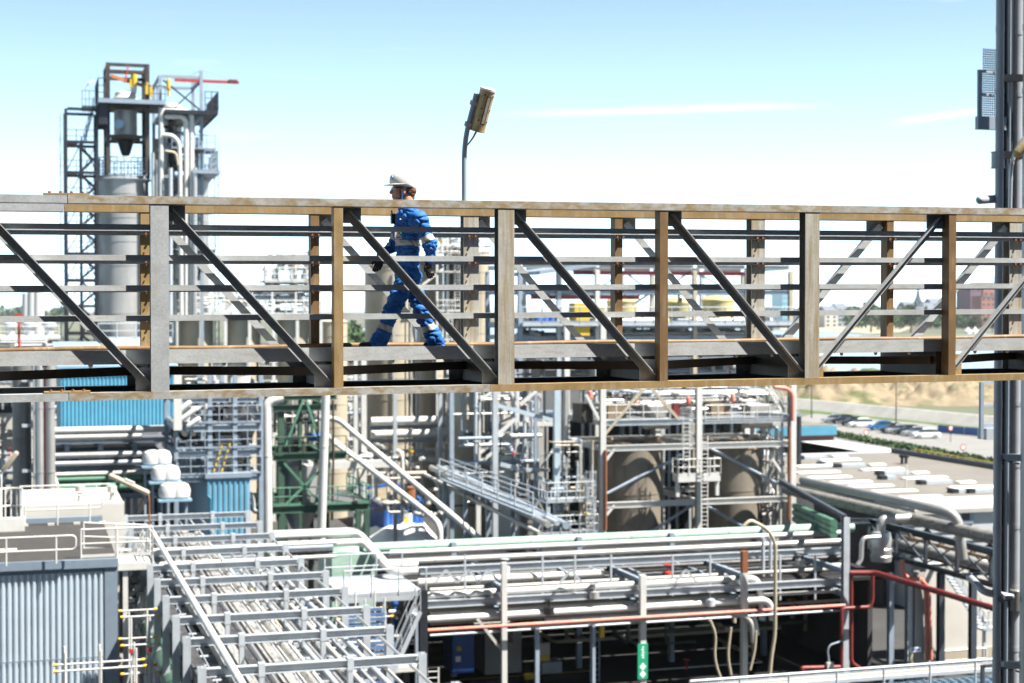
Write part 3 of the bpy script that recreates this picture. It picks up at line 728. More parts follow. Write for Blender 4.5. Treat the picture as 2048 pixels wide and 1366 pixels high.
def tree(label, px, Z, h, seed):
    rnd = random.Random(seed); p = od(px, 622, Z); t = thing('broadleaf_tree', label, 'tree', (p.x, p.y, 0), 'single trees on the far bank')
    b = MB(); b.tube([(p.x, p.y, 0), (p.x + h * .02, p.y, h * .35), (p.x, p.y, h * .7)], [h * .035, h * .028, h * .01], 6)
    for k in range(5): a = rnd.uniform(0, 6.3); b.tube([(p.x, p.y, h * .35), (p.x + cos(a) * h * .25, p.y + sin(a) * h * .25, h * .62)], [h * .015, h * .005], 5)
    b.build('trunk', G['bark'], t); b = MB()
    for k in range(9): a = rnd.uniform(0, 6.3); q = rnd.uniform(0, .27) * h; leafmass(b, (p.x + cos(a) * q, p.y + sin(a) * q, h * rnd.uniform(.45, .82)), h * .2, h * .2, h * .16, 60, h * .045, rnd)
    b.build('crown', G['leaf'], t)
for i, (px, Z, h, l) in enumerate(((1742, 1500, 30, 'tall dark tree on the far bank beside the low town roofs'), (1822, 1450, 27, 'pointed dark tree on the far bank below the church spire'), (1756, 1650, 26, 'broad tree just right of the tall dark tree across the river'), (1946, 1500, 15, 'rounded yellow green tree above the white tents'), (1985, 1500, 14, 'rounded tree right of the white tents by the pipe tower'), (1900, 1480, 17, 'green tree left of the white tents across the river'))): tree(l, px, Z, h, i + 20)
# far bank buildings
def block(name, label, px0, px1, yt, Z, m, dep=30, win=True, roof=None, cat='building'):
    a, e = od(px0, 622, Z), od(px1, 622, Z); h = (622 - yt) / F * Z + 20; w_ = (e - a).length; c = (a + e) / 2
    t = thing(name, label, cat, (c.x, c.y, 0)); MB().box(c.x - w_ / 2, c.x + w_ / 2, c.y - dep / 2, c.y + dep / 2, 0, h).build('wall', G[m], t)
    if roof == 'gable':
        b = MB(); b.add([(c.x - w_ / 2, c.y - dep / 2, h), (c.x + w_ / 2, c.y - dep / 2, h), (c.x + w_ / 2, c.y + dep / 2, h), (c.x - w_ / 2, c.y + dep / 2, h), (c.x - w_ / 2, c.y, h + dep * .3), (c.x + w_ / 2, c.y, h + dep * .3)], [(0, 1, 5, 4), (2, 3, 4, 5), (0, 4, 3), (1, 2, 5)]); b.build('roof', G['slate'], t)
    elif roof == 'flat': MB().box(c.x - w_ / 2 - .4, c.x + w_ / 2 + .4, c.y - dep / 2 - .4, c.y + dep / 2 + .4, h + .01, h + 1).build('roof', G['slate'], t)
    if win:
        nx = max(2, int(w_ / 6)); nz = max(1, int(h / 5))
        for i in range(min(nx, 8)):
            for k in range(min(nz, 6)):
                x = c.x - w_ / 2 + w_ * (i + .5) / min(nx, 8); z = h * (k + .55) / min(nz, 6)
                MB().box(x - w_ / nx * .22, x + w_ / nx * .22, c.y - dep / 2 - .15, c.y - dep / 2 - .01, z - 1.2, z + 1.2).build('window', G['window_dark'], t)
    return t
block('office_block', 'dark purple left half of the red office block on the far bank', 1925, 1949, 575, 1900, 'purple_brick', 30, True, 'flat')
block('office_block', 'red upper part of the red office block on the far bank', 1949.5, 1988, 567, 1930, 'brick', 30, True, 'flat')
block('office_block', 'lower red wing in front of the red office block', 1951, 1983, 594, 1850, 'brick', 20, True, 'flat')
block('glass_tower', 'pale green glass tower in the haze left of the wide bridge post', 1553, 1576, 580, 2600, 'glassy', 40, True, 'flat', 'tower')
block('glass_tower', 'bluish glass tower in the haze behind the tank frame roof', 1418, 1432, 575, 2800, 'glassy', 30, True, 'flat', 'tower')
for i, (a, e, y, m, r, l) in enumerate(((1640, 1668, 622, 'plaster', 'gable', 'white house with dark roof at the left end of the far town'), (1664, 1690, 617, 'bluegrey', 'gable', 'grey block with dark roof in the far town'), (1688, 1706, 614, 'plaster', 'flat', 'small white flat roofed block in the far town'), (1704, 1730, 618, 'bluegrey', 'flat', 'grey flat roofed block left of the tall dark tree'), (1852, 1882, 606, 'bluegrey', 'gable', 'long grey hall right of the church spire'), (1800, 1824, 612, 'plaster', 'gable', 'pale gabled building left of the church spire'), (1590, 1622, 620, 'plaster', 'flat', 'white block in the haze behind the wide bridge post'), (1520, 1550, 618, 'bluegrey', 'flat', 'grey block in the haze behind the yellow tank'))):
    block('town_house', l, a, e, y, 1950 + i * 60, m, 22, True, r)
c = od(1836, 622, 2100); t = thing('church', 'grey church with a pointed spire on the far bank', 'church', (c.x, c.y, 0))
MB().box(c.x - 5, c.x + 5, c.y - 5, c.y + 5, 0, 32).build('tower', G['slate'], t); MB().lathe((c.x, c.y, 32), [(7, 0), (3, 8), (.2, 24)], 4, smooth=False).build('spire', G['slate'], t)
b = MB(); b.add([(c.x - 22, c.y - 7, 22), (c.x + 22, c.y - 7, 22), (c.x + 22, c.y + 7, 22), (c.x - 22, c.y + 7, 22), (c.x - 22, c.y, 31), (c.x + 22, c.y, 31)], [(0, 1, 5, 4), (2, 3, 4, 5), (0, 4, 3), (1, 2, 5), (0, 3, 2, 1)]); b.build('roof', G['slate'], t)
MB().box(c.x - 22, c.x + 22, c.y - 7, c.y + 7, 0, 22).build('nave', G['purple_brick'], t)
for i, px in enumerate((1936, 1950, 1964)):
    c = od(px, 622, 1420); b = MB(); b.lathe((c.x, c.y, 0), [(3.4, 0), (3.2, 2.2), (1.2, 4.2), (.25, 6.3 - .6 * (i != 1))], 6, smooth=False)
    tag(b.build('tent', G['tarp'], None, (c.x, c.y, 0)), ('left white peaked tent', 'middle and tallest white peaked tent', 'right white peaked tent')[i] + ' on the far bank', 'tent', 'white tents on the far bank')
# low white sheds, stacks and ground cover of the plant far to the left
for i, (px, r, l) in enumerate(((53, 3.0, 'left'), (65, 3.4, 'middle'), (77, 3.4, 'right'))):
    p = od(px, 622, 900); b = MB().lathe((p.x, p.y, 0), [(r * 1.1, 0), (r * .8, 31 - (i == 0) * 1)], 20); tag(b.build('chimney', G['white'], None, (p.x, p.y, 0)), l + ' one of three pale chimneys on the left skyline', 'chimney', 'three pale chimneys')
# ================================================================ CARS
def car():
    t = thing('parked_car', '', 'car', (0, 0, 0), 'cars in the car park')
    def sec(x, w_, zb, zt_): return [(x, -w_, zb), (x, w_, zb), (x, w_, (zb + zt_) * .55), (x, w_ * .93, zt_), (x, -w_ * .93, zt_), (x, -w_, (zb + zt_) * .55)]
    b = MB().loft([sec(-2.15, .72, .38, .62), sec(-2.05, .82, .28, .78), (sec(-1.2, .87, .24, .92)), sec(-.6, .88, .24, .98), sec(1.2, .88, .24, 1.0), sec(1.95, .84, .26, .98), sec(2.12, .76, .4, .86)])
    b.loft([sec(-.35, .66, 1.395, 1.44), sec(.2, .68, 1.43, 1.48), sec(1.2, .66, 1.42, 1.47), sec(1.55, .62, 1.36, 1.41)]); body = b.build('body', G['white'], t)
    g = MB().loft([[(-1.15, -.78, .93), (-1.15, .78, .93), (-.35, .64, 1.40), (-.35, -.64, 1.40)], [(.4, -.82, .97), (.4, .82, .97), (.4, .66, 1.43), (.4, -.66, 1.43)], [(2.0, -.76, .97), (2.0, .76, .97), (1.55, .62, 1.37), (1.55, -.62, 1.37)]]); g.build('glasshouse', G['window_dark'], t)
    for x in (-1.32, 1.28):
        for y in (-.84, .84):
            w_ = MB().cyl((x, y - .1, .31), (x, y + .1, .31), .31, 18).build('wheel', G['rubber'], t); s = 1 if y > 0 else -1
            MB().cyl((x, y + s * .101, .31), (x, y + s * .11, .31), .2, 14).build('rim', G['stainless'], w_)
    for y in (-.6, .6): MB().ell((-2.08, y, .66), .07, .16, .08, 10, 6).build('headlight', G['skylight'], t); MB().box(2.05, 2.14, y - .12, y + .12, .7, .86).build('taillight', G['red'], t)
    return t
defm('car_blue', (.01, .16, .40), .25, .2, .03); defm('car_dark', (.03, .035, .05), .25, .3, .03); defm('car_silver', (.45, .47, .50), .3, .5, .03); defm('car_white', (.75, .76, .77), .25, 0, .02)
cars = [(1668, 846, 'car_silver', 'silver car at the left end of the far row'), (1686, 848, 'car_dark', 'dark car second in the far row'), (1704, 852, 'car_dark', 'dark blue car beside the white car at the end of the far row'), (1722, 855, 'car_white', 'white car at the right end of the far row of four'),
        (1762, 861, 'car_blue', 'bright blue car leading the near row'), (1784, 866, 'car_dark', 'dark car between the blue and silver cars of the near row'), (1798, 868, 'car_silver', 'silver car third in the near row'), (1816, 870, 'car_dark', 'black car fourth in the near row'), (1832, 873, 'car_silver', 'silver car next to the white hatchback ending the near row'), (1852, 877, 'car_white', 'large white hatchback at the right end of the near row')]
c0 = car()
for i, (px, py, m, l) in enumerate(cars):
    c = c0 if i == 0 else dup(c0)
    p = oz(px, py, 0); c.location = (p.x, p.y, .05); c.rotation_euler = (0, 0, radians(-14)); c['label'] = l
    bo = [k for k in c.children if k.name.startswith('body')][0]; bo.material_slots[0].link = 'OBJECT'; bo.material_slots[0].material = G[m]
# street lamps and signs of the car park
for px, y0, yt_, l in ((1623, 836, 768, 'thin dark lamp post before the flood wall at the left'), (1792, 850, 764, 'thin dark lamp post behind the near row of cars')):
    p = oz(px, y0, 0); q = oy(px, yt_, p.y); t = thing('street_lamp', l, 'lamp', (p.x, p.y, 0), 'car park lamp posts')
    MB().tube([(p.x, p.y, 0), (p.x, p.y, q.z - .3)], [.12, .07], 8).build('pole', G['darksteel'], t); MB().box(p.x - .7, p.x + .1, p.y - .15, p.y + .15, q.z - .3, q.z - .15).build('lamp_head', G['darksteel'], t)
for px, y0, l in ((1901, 885, 'round red and white road sign beside the blue fence'), (1926, 928, 'round red and white road sign above the yellow hedge rail'), (1732, 895, 'red post with warning disc behind the blue edged roofs')):
    p = oz(px, y0, 0); t = thing('road_sign', l, 'sign', (p.x, p.y, 0), 'road signs')
    MB().tube([(p.x, p.y, 0), (p.x, p.y, 2.4)], .05, 6).build('post', G['darksteel'], t); MB().cyl((p.x, p.y - .03, 2.2), (p.x, p.y, 2.2), .42, 16).build('disc', G['red'], t); MB().cyl((p.x, p.y - .05, 2.2), (p.x, p.y - .031, 2.2), .26, 14).build('face', G['signwhite'], t)
# clipped hedge strip and yellow guard rail along the road
a, e = oz(1665, 872, 0), oz(2050, 942, 0); rnd = random.Random(8); b = MB()
for i in range(60): p = a.lerp(e, i / 59); leafmass(b, (p.x, p.y, .45), 1.2, .8, .5, 40, .2, rnd)
tag(b.build('hedge', G['leaf'], None, a), 'dark clipped hedge strip between the road and the skylight roof', 'hedge')
a, e = oz(1830, 913, 0), oz(2060, 955, 0); t = thing('guard_rail', 'yellow guard rail in front of the dark hedge', 'railing', a)
b = MB()
for h in (.5, 1.0): b.bar(a + V((0, 0, h)), e + V((0, 0, h)), .1, .14)
b.build('rail', G['yellow'], t)
for i in range(16): p = a.lerp(e, i / 15); MB().bar(p, p + V((0, 0, 1.05)), .12).build('post', G['yellow'], t)
# ================================================================ LEFT PROCESS TOWER (150 m away)
Y1 = 150.0
P1 = lambda x, y, dy=0: oy(x, y, Y1 + dy)
def X1_(x, y=500, dy=0): return P1(x, y, dy).x
def Z1_(y, x=250, dy=0): return P1(x, y, dy).z
# stair tower
xa, xm, xb = X1_(133), X1_(164), X1_(195)
st = thing('stair_tower', 'dark steel zigzag stair tower on the left side of the tall silo tower', 'stair tower', (xa, Y1, 0))
lv = [Z1_(y, 160) for y in (720, 667, 612, 560, 507, 455, 400, 345, 284, 218)]; dY = 4.0
for x in (xa, xm, xb):
    for y in (Y1, Y1 + dY): MB().bar((x, y, 0), (x, y, lv[-1] + (.0 if x != xm else -2.5)), .26 if x != xm else .14).build('column', G['darksteel'], st)
for i, z in enumerate(lv):
    for y in (Y1, Y1 + dY): MB().bar((xa + .14, y, z), (xb - .14, y, z), .2, .26).build('beam', G['darksteel'], st)
    if i < 9: MB().box(xa + .1, xm - .3, Y1 + .2, Y1 + dY - .2, z - .05, z + .03).build('landing', G['dark_grating'], st)
    if i < 8:
        a, e = (xm - .2, xb - .2) if i % 2 else (xm - .2, xb - .2)
        stairs(st, (a, Y1 + (.9 if i % 2 else 2.9), z), (e, Y1 + (.9 if i % 2 else 2.9), (z + lv[i + 1]) / 2), .8, 'darksteel', (0, 1, 0), False)
        stairs(st, (e, Y1 + (2.9 if i % 2 else .9), (z + lv[i + 1]) / 2), (a, Y1 + (2.9 if i % 2 else .9), lv[i + 1]), .8, 'darksteel', (0, 1, 0), False)
        b = MB(); b.bar((xa, Y1 - .02, z), (xm, Y1 - .02, lv[i + 1]), .09); b.bar((xm, Y1 - .02, lv[i + 1]), (xb, Y1 - .02, z), .09); b.bar((xm, Y1 + .03, z), (xb, Y1 + .03, lv[i + 1]), .07)
        b.build('brace', G['darksteel'], st)
    if 2 < i < 9: rail(st, [(xa, Y1, z), (xb, Y1, z)], 1.1, 'darksteel', .035, 1.0)
x = X1_(122); b = MB()
for q in (x, x + .55): b.bar((q, Y1 + 1, 0), (q, Y1 + 1, Z1_(225, 122)), .09)
z = 2
while z < Z1_(235, 122): b.bar((x, Y1 + 1, z), (x + .55, Y1 + 1, z), .05); z += .6
b.build('ladder', G['bluegrey'], st)
for z in lv[1:9]: MB().bar((x + .6, Y1 + 1, z), (xa - .13, Y1 + 1, z), .1).build('strut', G['darksteel'], st)
z = Z1_(213, 180); MB().box(X1_(166), X1_(195), Y1 + .5, Y1 + 3, z - .1, z).build('landing', G['dark_grating'], st); rail(st, [(X1_(166), Y1 + .5, z), (X1_(195), Y1 + .5, z)], 1.5, 'darksteel', .03, .6)
stairs(st, (X1_(170), Y1 + 1.4, lv[8]), (X1_(190), Y1 + 1.4, z), .9, 'darksteel')
xq = X1_(174); MB().tube(bend([(xq, Y1 + 1, z), (xq, Y1 + 1, Z1_(168, 174)), (X1_(190), Y1 + 1, Z1_(158, 190))], 1.0), .05, 8).build('lamp_pole', G['lightsteel'], st)
MB().bar((X1_(180), Y1 + 1, Z1_(164, 180)), (X1_(191), Y1 + 1, Z1_(157, 190)), .25, .14).build('lamp_head', G['skylight'], st)
# silos
r1 = (X1_(303) - X1_(197)) / 2; c1 = (X1_(250), Y1 + 3.0)
tS = silo('tall_silo', 'tall stainless silo standing right of the dark stair tower', 'silo', (c1[0], c1[1], 0), r1, 0, Z1_(352), 'silo_grey', .3)
rail(tS, [(c1[0] + r1 * 1.04 * cos(k * pi / 12), c1[1] + r1 * 1.04 * sin(k * pi / 12), Z1_(351)) for k in range(25)], 1.75, 'lightsteel', .06, .9, mids=(.33, .66))
MB().lathe((c1[0], c1[1], Z1_(352) - .12), [(r1 + .12, -.15), (r1 + .25, 0), (r1 + .02, .1)], 40).build('rim', G['lightsteel'], tS)
r2 = (X1_(440) - X1_(345)) / 2 * .94; c2 = (X1_(392), Y1 + 7.5)
tS2 = silo('tall_silo', 'second tall silo behind the white pipes on the right of the tower', 'silo', (c2[0], c2[1], 0), r2, 0, Z1_(352, 390), 'silo_grey', .3)
rail(tS2, [(c2[0] + r2 * 1.06 * cos(k * pi / 12), c2[1] + r2 * 1.06 * sin(k * pi / 12), Z1_(350, 390)) for k in range(25)], 1.6, 'lightsteel', .05, 1.0)
# head frame over silo 1
hf = thing('hoist_tower', 'dark rusty steel hoist frame on top of the tall silo tower', 'steel frame', (X1_(257), Y1, Z1_(346)))
za, zb, zp = Z1_(346), Z1_(125), Z1_(203)
for x in (X1_(218), X1_(297)):
    for y in (Y1 + .5, Y1 + 5.2): MB().bar((x, y, za), (x, y, zb), .36).build('column', G['darkbrown'], hf)
for z in (zb - .15, Z1_(142), Z1_(272), zp - .25):
    for y in (Y1 + .5, Y1 + 5.2): MB().bar((X1_(218) + .18, y, z), (X1_(297) - .18, y, z), .25, .3).build('beam', G['darkbrown'], hf)
    for x in (X1_(218), X1_(297)): MB().bar((x, Y1 + .7, z), (x, Y1 + 5.0, z), .25, .3).build('beam', G['darkbrown'], hf)
MB().bar((X1_(226), Y1 + 2.0, Z1_(147)), (X1_(290), Y1 + 3.0, Z1_(160)), .2, .3).build('hoist_rail', G['rusty_orange'], hf)
MB().bar((X1_(251), Y1 + .3, Z1_(165)), (X1_(258), Y1 + .3, Z1_(131)), .12).build('brace', G['red'], hf)
d = deck(hf, X1_(197), X1_(330), Y1 - 1.0, Y1 + 6, zp, 'darksteel', .3)
MB().box(X1_(197), X1_(330), Y1 - 1.06, Y1 - 1.0, zp - .28, zp + .1).build('edge_beam', G['bluegrey'], hf)
for s in (197, 214): MB().bar((X1_(s + 2), Y1 - .4, zp - .35), (X1_(219), Y1 + .4, zp - 2.6), .2).build('bracket', G['darksteel'], hf)
for s in range(4): MB().box(X1_(198), X1_(216), Y1 - .6 + s * 1.5, Y1 - .5 + s * 1.5, zp - 2.2, zp - .3).build('bracket', G['darksteel'], hf)
rail(hf, [(X1_(330), Y1 - 1, zp), (X1_(297), Y1 - 1, zp)], 1.4, 'darksteel', .04, .8)
rail(hf, [(X1_(216), Y1 - 1, zp), (X1_(197), Y1 - 1, zp), (X1_(197), Y1 + 5, zp)], 1.9, 'darksteel', .045, .6, mids=(.33, .66))
ho = thing('hoist', 'yellow chain hoist hanging in the dark frame on the tower top', 'hoist', P1(268, 190, 2.2))
p = P1(268, 148, 2.2); MB().caps(p, p - V((0, 0, 1.2)), .3, .27).box(p.x - .4, p.x - .1, p.y - .2, p.y + .2, p.z - 1.3, p.z - .5).build('motor', G['yellow'], ho)
MB().cyl(p - V((0, 0, 1.2)), P1(267, 186, 2.2), .28).build('chain_box', G['stainless'], ho)
for px, py in ((294, 180), (302, 185)):
    p = P1(px, py, .2); tag(MB().box(p.x - .14, p.x + .14, p.y - .1, p.y + .1, p.z - .4, p.z + .4).cyl(p + V((0, 0, .45)), p + V((0, 0, .7)), .1).build('yellow_box', G['yellow'], None, p), 'yellow control box at the tower top ' + ('beside the hoist' if px < 300 else 'right of the frame column'), 'box')
# vessels in the heads
v1 = thing('hopper_vessel', 'grey hopper with white domed lid inside the dark tower frame', 'vessel', (X1_(256), Y1 + 2.8, Z1_(305)))
cv = (X1_(256), Y1 + 2.8, 0); rv = (X1_(280) - X1_(232)) / 2
MB().lathe(cv, [(rv * .98, Z1_(218)), (rv, Z1_(264)), ][::-1] + [(rv * .98, Z1_(215))], 32).build('shell', G['silo_grey'], v1)
MB().lathe(cv, [(.3, Z1_(306)), (.45, Z1_(300)), (rv * .72, Z1_(276)), (rv * 1.25, Z1_(274)), (rv * 1.25, Z1_(265)), (rv, Z1_(264.2))], 32).build('cone', G['darksteel'], v1)
MB().lathe(cv, [(rv * 1.05, zp + .02), (rv * 1.08, Z1_(190)), (rv * .9, Z1_(184)), (rv * .86, Z1_(178)), (rv * .3, Z1_(173)), (.1, Z1_(172))], 32).build('lid', G['white'], v1)
p = P1(238, 248, .3); MB().cyl(p, p + V((0, .3, 0)), .42, 20).build('manhole', G['pale_blue'], v1)
v2 = thing('hopper_vessel', 'second hopper with white lid behind the bent white pipes on the tower', 'vessel', (X1_(357), Y1 + 6, Z1_(300, 357)))
cv = (X1_(357), Y1 + 5.0, 0); rv = (X1_(374) - X1_(338)) / 2
MB().lathe(cv, [(.4, Z1_(312, 357)), (rv, Z1_(278, 357)), (rv, Z1_(226, 357))], 32).build('shell', G['silo_grey'], v2)
MB().lathe(cv, [(rv, Z1_(225, 357)), (rv, Z1_(205, 357)), (rv * 1.1, Z1_(203, 357)), (rv * .9, Z1_(196, 357)), (.2, Z1_(192, 357))], 32).build('lid', G['white'], v2)
# right head frame with the red davit
df = thing('davit_frame', 'grey steel frame with platform and red davit boom on the right of the tower', 'steel frame', (X1_(365, 250), Y1 + 1, Z1_(430, 365)))
for x, zt2 in ((X1_(323), Z1_(150, 323)), (X1_(406), Z1_(139, 406))):
    for y in (Y1 + 1, Y1 + 8.5): MB().bar((x, y, 0), (x, y, zt2), .3).build('column', G['bluegrey'], df)
for py in (151, 228, 296, 352):
    for y in (Y1 + 1, Y1 + 8.5): MB().bar((X1_(323) + .15, y, Z1_(py, 365)), (X1_(406) - .15, y, Z1_(py, 365)), .2, .26).build('beam', G['bluegrey'], df)
    for x in (X1_(323), X1_(406)): MB().bar((x, Y1 + 1.15, Z1_(py, 365)), (x, Y1 + 8.35, Z1_(py, 365)), .2, .26).build('beam', G['bluegrey'], df)
brace(df, P1(326, 160, 1), P1(400, 220, 1), 'darksteel', .14); brace(df, P1(402, 165, 1), P1(350, 215, 1), 'darksteel', .12); brace(df, P1(330, 300, 1), P1(402, 232, 1), 'bluegrey', .12)
z = Z1_(222, 400); deck(df, X1_(330), X1_(436), Y1 - .5, Y1 + 9, z, 'darksteel', .35); rail(df, [(X1_(410), Y1 - .5, z), (X1_(436), Y1 - .5, z), (X1_(436), Y1 + 9, z)], 1.75, 'darksteel', .045, .6, mids=(.33, .66))
for k in (0, 4): MB().bar((X1_(434), Y1 + k, z - .3), (X1_(408), Y1 + k, z - 1.5), .2).build('bracket', G['darksteel'], df)
bo = MB().bar(P1(349, 160, 1), P1(478, 165, 1), .22, .26).build('boom', G['red'], df); MB().box(*(lambda q: (q.x - .6, q.x + .2, q.y - .2, q.y + .2, q.z - .2, q.z + .15))(P1(470, 163, 1))).build('hook_block', G['darkred'], bo)
for q in ((362, 160), (470, 162)): MB().tube([P1(405, 139, 1), P1(*q, 1)], .03, 5).build('stay_cable', G['bluegrey'], df)
z = Z1_(341, 410); deck(df, X1_(385), X1_(440), Y1 - .5, Y1 + 8, z, 'bluegrey', .3, 'lower_deck'); rail(df, [(X1_(408), Y1 - .5, z), (X1_(435), Y1 - .5, z), (X1_(435), Y1 + 7, z)], 1.8, 'bluegrey', .045, .6, mids=(.33, .66))
b = MB()
for s in (437, 445): b.bar((X1_(s), Y1 + 3, 0), (X1_(s), Y1 + 3, Z1_(330, s)), .12)
for k in range(40): b.bar((X1_(437), Y1 + 3, 2 + k * .8), (X1_(445), Y1 + 3, 2 + k * .8 + .4), .06)
b.build('cable_ladder', G['lightsteel'], df)
for q in ((355, 192, .6), (343, 163, .4)): p = P1(q[0] - 12, q[1] - 28, .5); 
p = P1(337, 160, .5); tag(MB().caps(p, p - V((0, 0, .8)), .17, .2).cyl(p - V((0, 0, .9)), p - V((0, 0, 1.5)), .12).build('valve_actuator', G['yellow'], None, p), 'yellow valve actuator left of the red davit boom', 'valve')
pipework(df, (X1_(318), X1_(412), Y1 + 1, Y1 + 6, Z1_(560, 365), Z1_(235, 365)), 60, 35, ('white', 'stainless', 'bluegrey', 'lightsteel', 'darksteel', 'silo_beige'), (.07, .2))
for py in (297, 420, 500): z = Z1_(py, 380); deck(df, X1_(345), X1_(432), Y1 + .2, Y1 + 3, z, 'darksteel', .2, 'mid_deck'); rail(df, [(X1_(345), Y1 + .2, z), (X1_(432), Y1 + .2, z)], 1.3, 'bluegrey', .045, .8)
# white pipes of the tower
def tp(label, pts, r, dy, m='white'): return pipe('process_pipe', label, [P1(x, y, dy) for x, y in pts], r, m, r * 3, 5.0)
tp('outer of the two white pipes bent over the second hopper', [(326, 222), (383, 222), (383, 640)], .24, .3)
tp('inner of the two white pipes bent over the second hopper', [(329, 233), (372, 233), (372, 640)], .24, .2)
tp('thick white riser pipe between the two silos', [(322, 640), (322, 216)], .22, 0)
tp('thin grey riser right beside the tall silo', [(306, 640), (306, 305)], .17, .2, 'stainless')
tp('thin white riser second from the tall silo', [(314, 640), (314, 320)], .13, .1)
tp('white pipe curving down like a swan neck under the second hopper', [(327, 270), (345, 271), (358, 285), (360, 330), (363, 640)], .2, -.3)
tp('short blue white riser in front of the dark gap between the silos', [(341, 640), (341, 336)], .2, -.5, 'lightsteel')
tp('grey riser at the right edge of the second silo', [(390, 640), (390, 335)], .2, -.2, 'stainless')
tp('pale cross pipe looping under the swan neck pipe', [(330, 302), (352, 305), (356, 330)], .12, -.6, 'silo_beige')
# access gallery at the silo foot
ga = thing('gallery', 'white gallery with railing at the foot of the tall silo', 'platform', (X1_(240), Y1 - 6, 0))
z = oy(250, 640, Y1 - 6).z
deck(ga, oy(196, 640, Y1 - 6).x, oy(345, 640, Y1 - 6).x, Y1 - 6, Y1 - .5, z - 1.6, 'white', .4); rail(ga, [(oy(196, 640, Y1 - 6).x, Y1 - 6, z - 1.6), (oy(345, 640, Y1 - 6).x, Y1 - 6, z - 1.6)], 1.3, 'lightsteel', .05)
MB().box(oy(200, 640, Y1 - 5).x, oy(340, 640, Y1 - 5).x, Y1 - 4, Y1 - 1, 0, z - 2.0).build('wall', G['white_dirty'], ga)

# ================================================================ MIDDLE GROUND SILOS (F, G)
YF2 = 152.0
PF = lambda x, y: oy(x, y, YF2)
for i, (x0, x1, yt2, l) in enumerate(((359, 431, 640, 'left'), (455, 526, 640, 'second'), (560, 629, 640, 'third'), (640, 700, 645, 'right'))):
    a, e = PF(x0, 650), PF(x1, 650); r = (e.x - a.x) / 2
    silo('storage_silo', l + ' of the four pale silos under the white gallery behind the footbridge', 'silo', ((a.x + e.x) / 2, YF2 + r, 0), r, 0, PF((x0 + x1) / 2, yt2).z, 'silo_beige', .5, group='pale silos under the gallery')
gl = thing('silo_gallery', 'white gallery with railings and pipework on top of the four pale silos', 'platform', PF(500, 626))
z = PF(500, 628).z; xa, xb = PF(352, 626).x, PF(640, 626).x
deck(gl, xa, xb, YF2 - .6, YF2 + 5, z, 'white', .5); rail(gl, [(xa, YF2 - .6, z), (xb, YF2 - .6, z)], 1.25, 'white', .07, 1.6)
for k in range(7): x = xa + (xb - xa) * k / 6; MB().bar((x, YF2 - .4, 0), (x, YF2 - .4, z - .5), .3).build('column', G['white'], gl); MB().bar((x, YF2 + .4, z), (x, YF2 + .4, z + (2.6 if k < 4 else 5)), .18).build('post', G['white'], gl)
MB().bar((xa, YF2 + .4, z + 2.7), (xa + (xb - xa) * .55, YF2 + .4, z + 2.7), .25).build('beam', G['lightsteel'], gl)
pipework(gl, (xa, xb, YF2, YF2 + 4, z, z + 2.4), 26, 4, r=(.06, .16)); pipework(gl, (PF(530, 626).x, xb, YF2, YF2 + 4, z + .5, z + 6.2), 34, 5, r=(.06, .2))
rail(gl, [(PF(530, 626).x, YF2, z + 3.2), (xb, YF2, z + 3.2)], 1.2, 'white', .06); deck(gl, PF(530, 626).x, xb, YF2, YF2 + 4, z + 3.2, 'white_dirty', .2, 'upper_deck')
YG = 158.0
for i, (x0, x1, yt2, dy, m, l) in enumerate(((741, 842, 530, 0, 'silo_beige', 'big beige silo directly behind the worker'), (842, 892, 532, 6, 'silo_beige', 'beige silo half hidden behind the big silo, right of the worker'), (893, 932, 500, 3, 'darkbrown', 'narrow dark brown column left of the wide far post'), (938, 986, 505, 8, 'silo_beige', 'tan silo behind the wide far post right of the worker'))):
    a, e = oy(x0, 600, YG + dy), oy(x1, 600, YG + dy); r = (e.x - a.x) / 2
    q = silo('tall_silo', l, 'silo', ((a.x + e.x) / 2, YG + dy + r, 0), r, 0, oy(x0, yt2, YG + dy).z, m, .6)
    if i == 0:
        for s in (.45, .8): MB().bar((a.x + 2 * r * s, YG - .15, 0), (a.x + 2 * r * s, YG - .15, 24), .12).build('conduit', G['lightsteel'], q)
lt = thing('caged_ladder_tower', 'pale caged ladder and small platforms between the beige silo and dark column', 'ladder', oy(900, 700, YG - 1))
x = oy(898, 600, YG - 1).x
for k in range(6): ladder(lt, x + (k % 2) * .9, YG - 1, k * 4, k * 4 + 4.2, 'white', .6, True); MB().box(x - 1.2, x + 2.2, YG - 1.4, YG + 1, k * 4 + 3.9, k * 4 + 4.05).build('landing', G['white_dirty'], lt)
for s in (-1.3, 2.3): MB().bar((x + s, YG - 1.2, 0), (x + s, YG - 1.2, 28), .2).build('column', G['white'], lt)
for k in range(5): rail(lt, [(x - 1.3, YG - 1.4, 4 + k * 4), (x + 2.3, YG - 1.4, 4 + k * 4)], 1.1, 'white', .05, .8)
brace(lt, oy(845, 570, YG - 1.2), oy(886, 538, YG - 1.2), 'white', .2)
top = thing('silo_head_platform', 'pale lattice roof platform over the beige silos behind the worker', 'platform', oy(880, 500, YG))
z = oy(880, 515, YG).z; deck(top, oy(842, 510, YG).x, oy(990, 510, YG).x, YG, YG + 8, z, 'white_dirty', .3); rail(top, [(oy(842, 510, YG).x, YG, z), (oy(990, 510, YG).x, YG, z)], 1.3, 'white', .05)
pipework(top, (oy(842, 510, YG).x, oy(990, 510, YG).x, YG, YG + 6, z, z + 3.4), 22, 12, r=(.08, .22))
for k in range(3): MB().bar((oy(845 + k * 60, 510, YG).x, YG + 2, 0), (oy(845 + k * 60, 510, YG).x, YG + 2, z + 3), .25).build('column', G['white'], top)
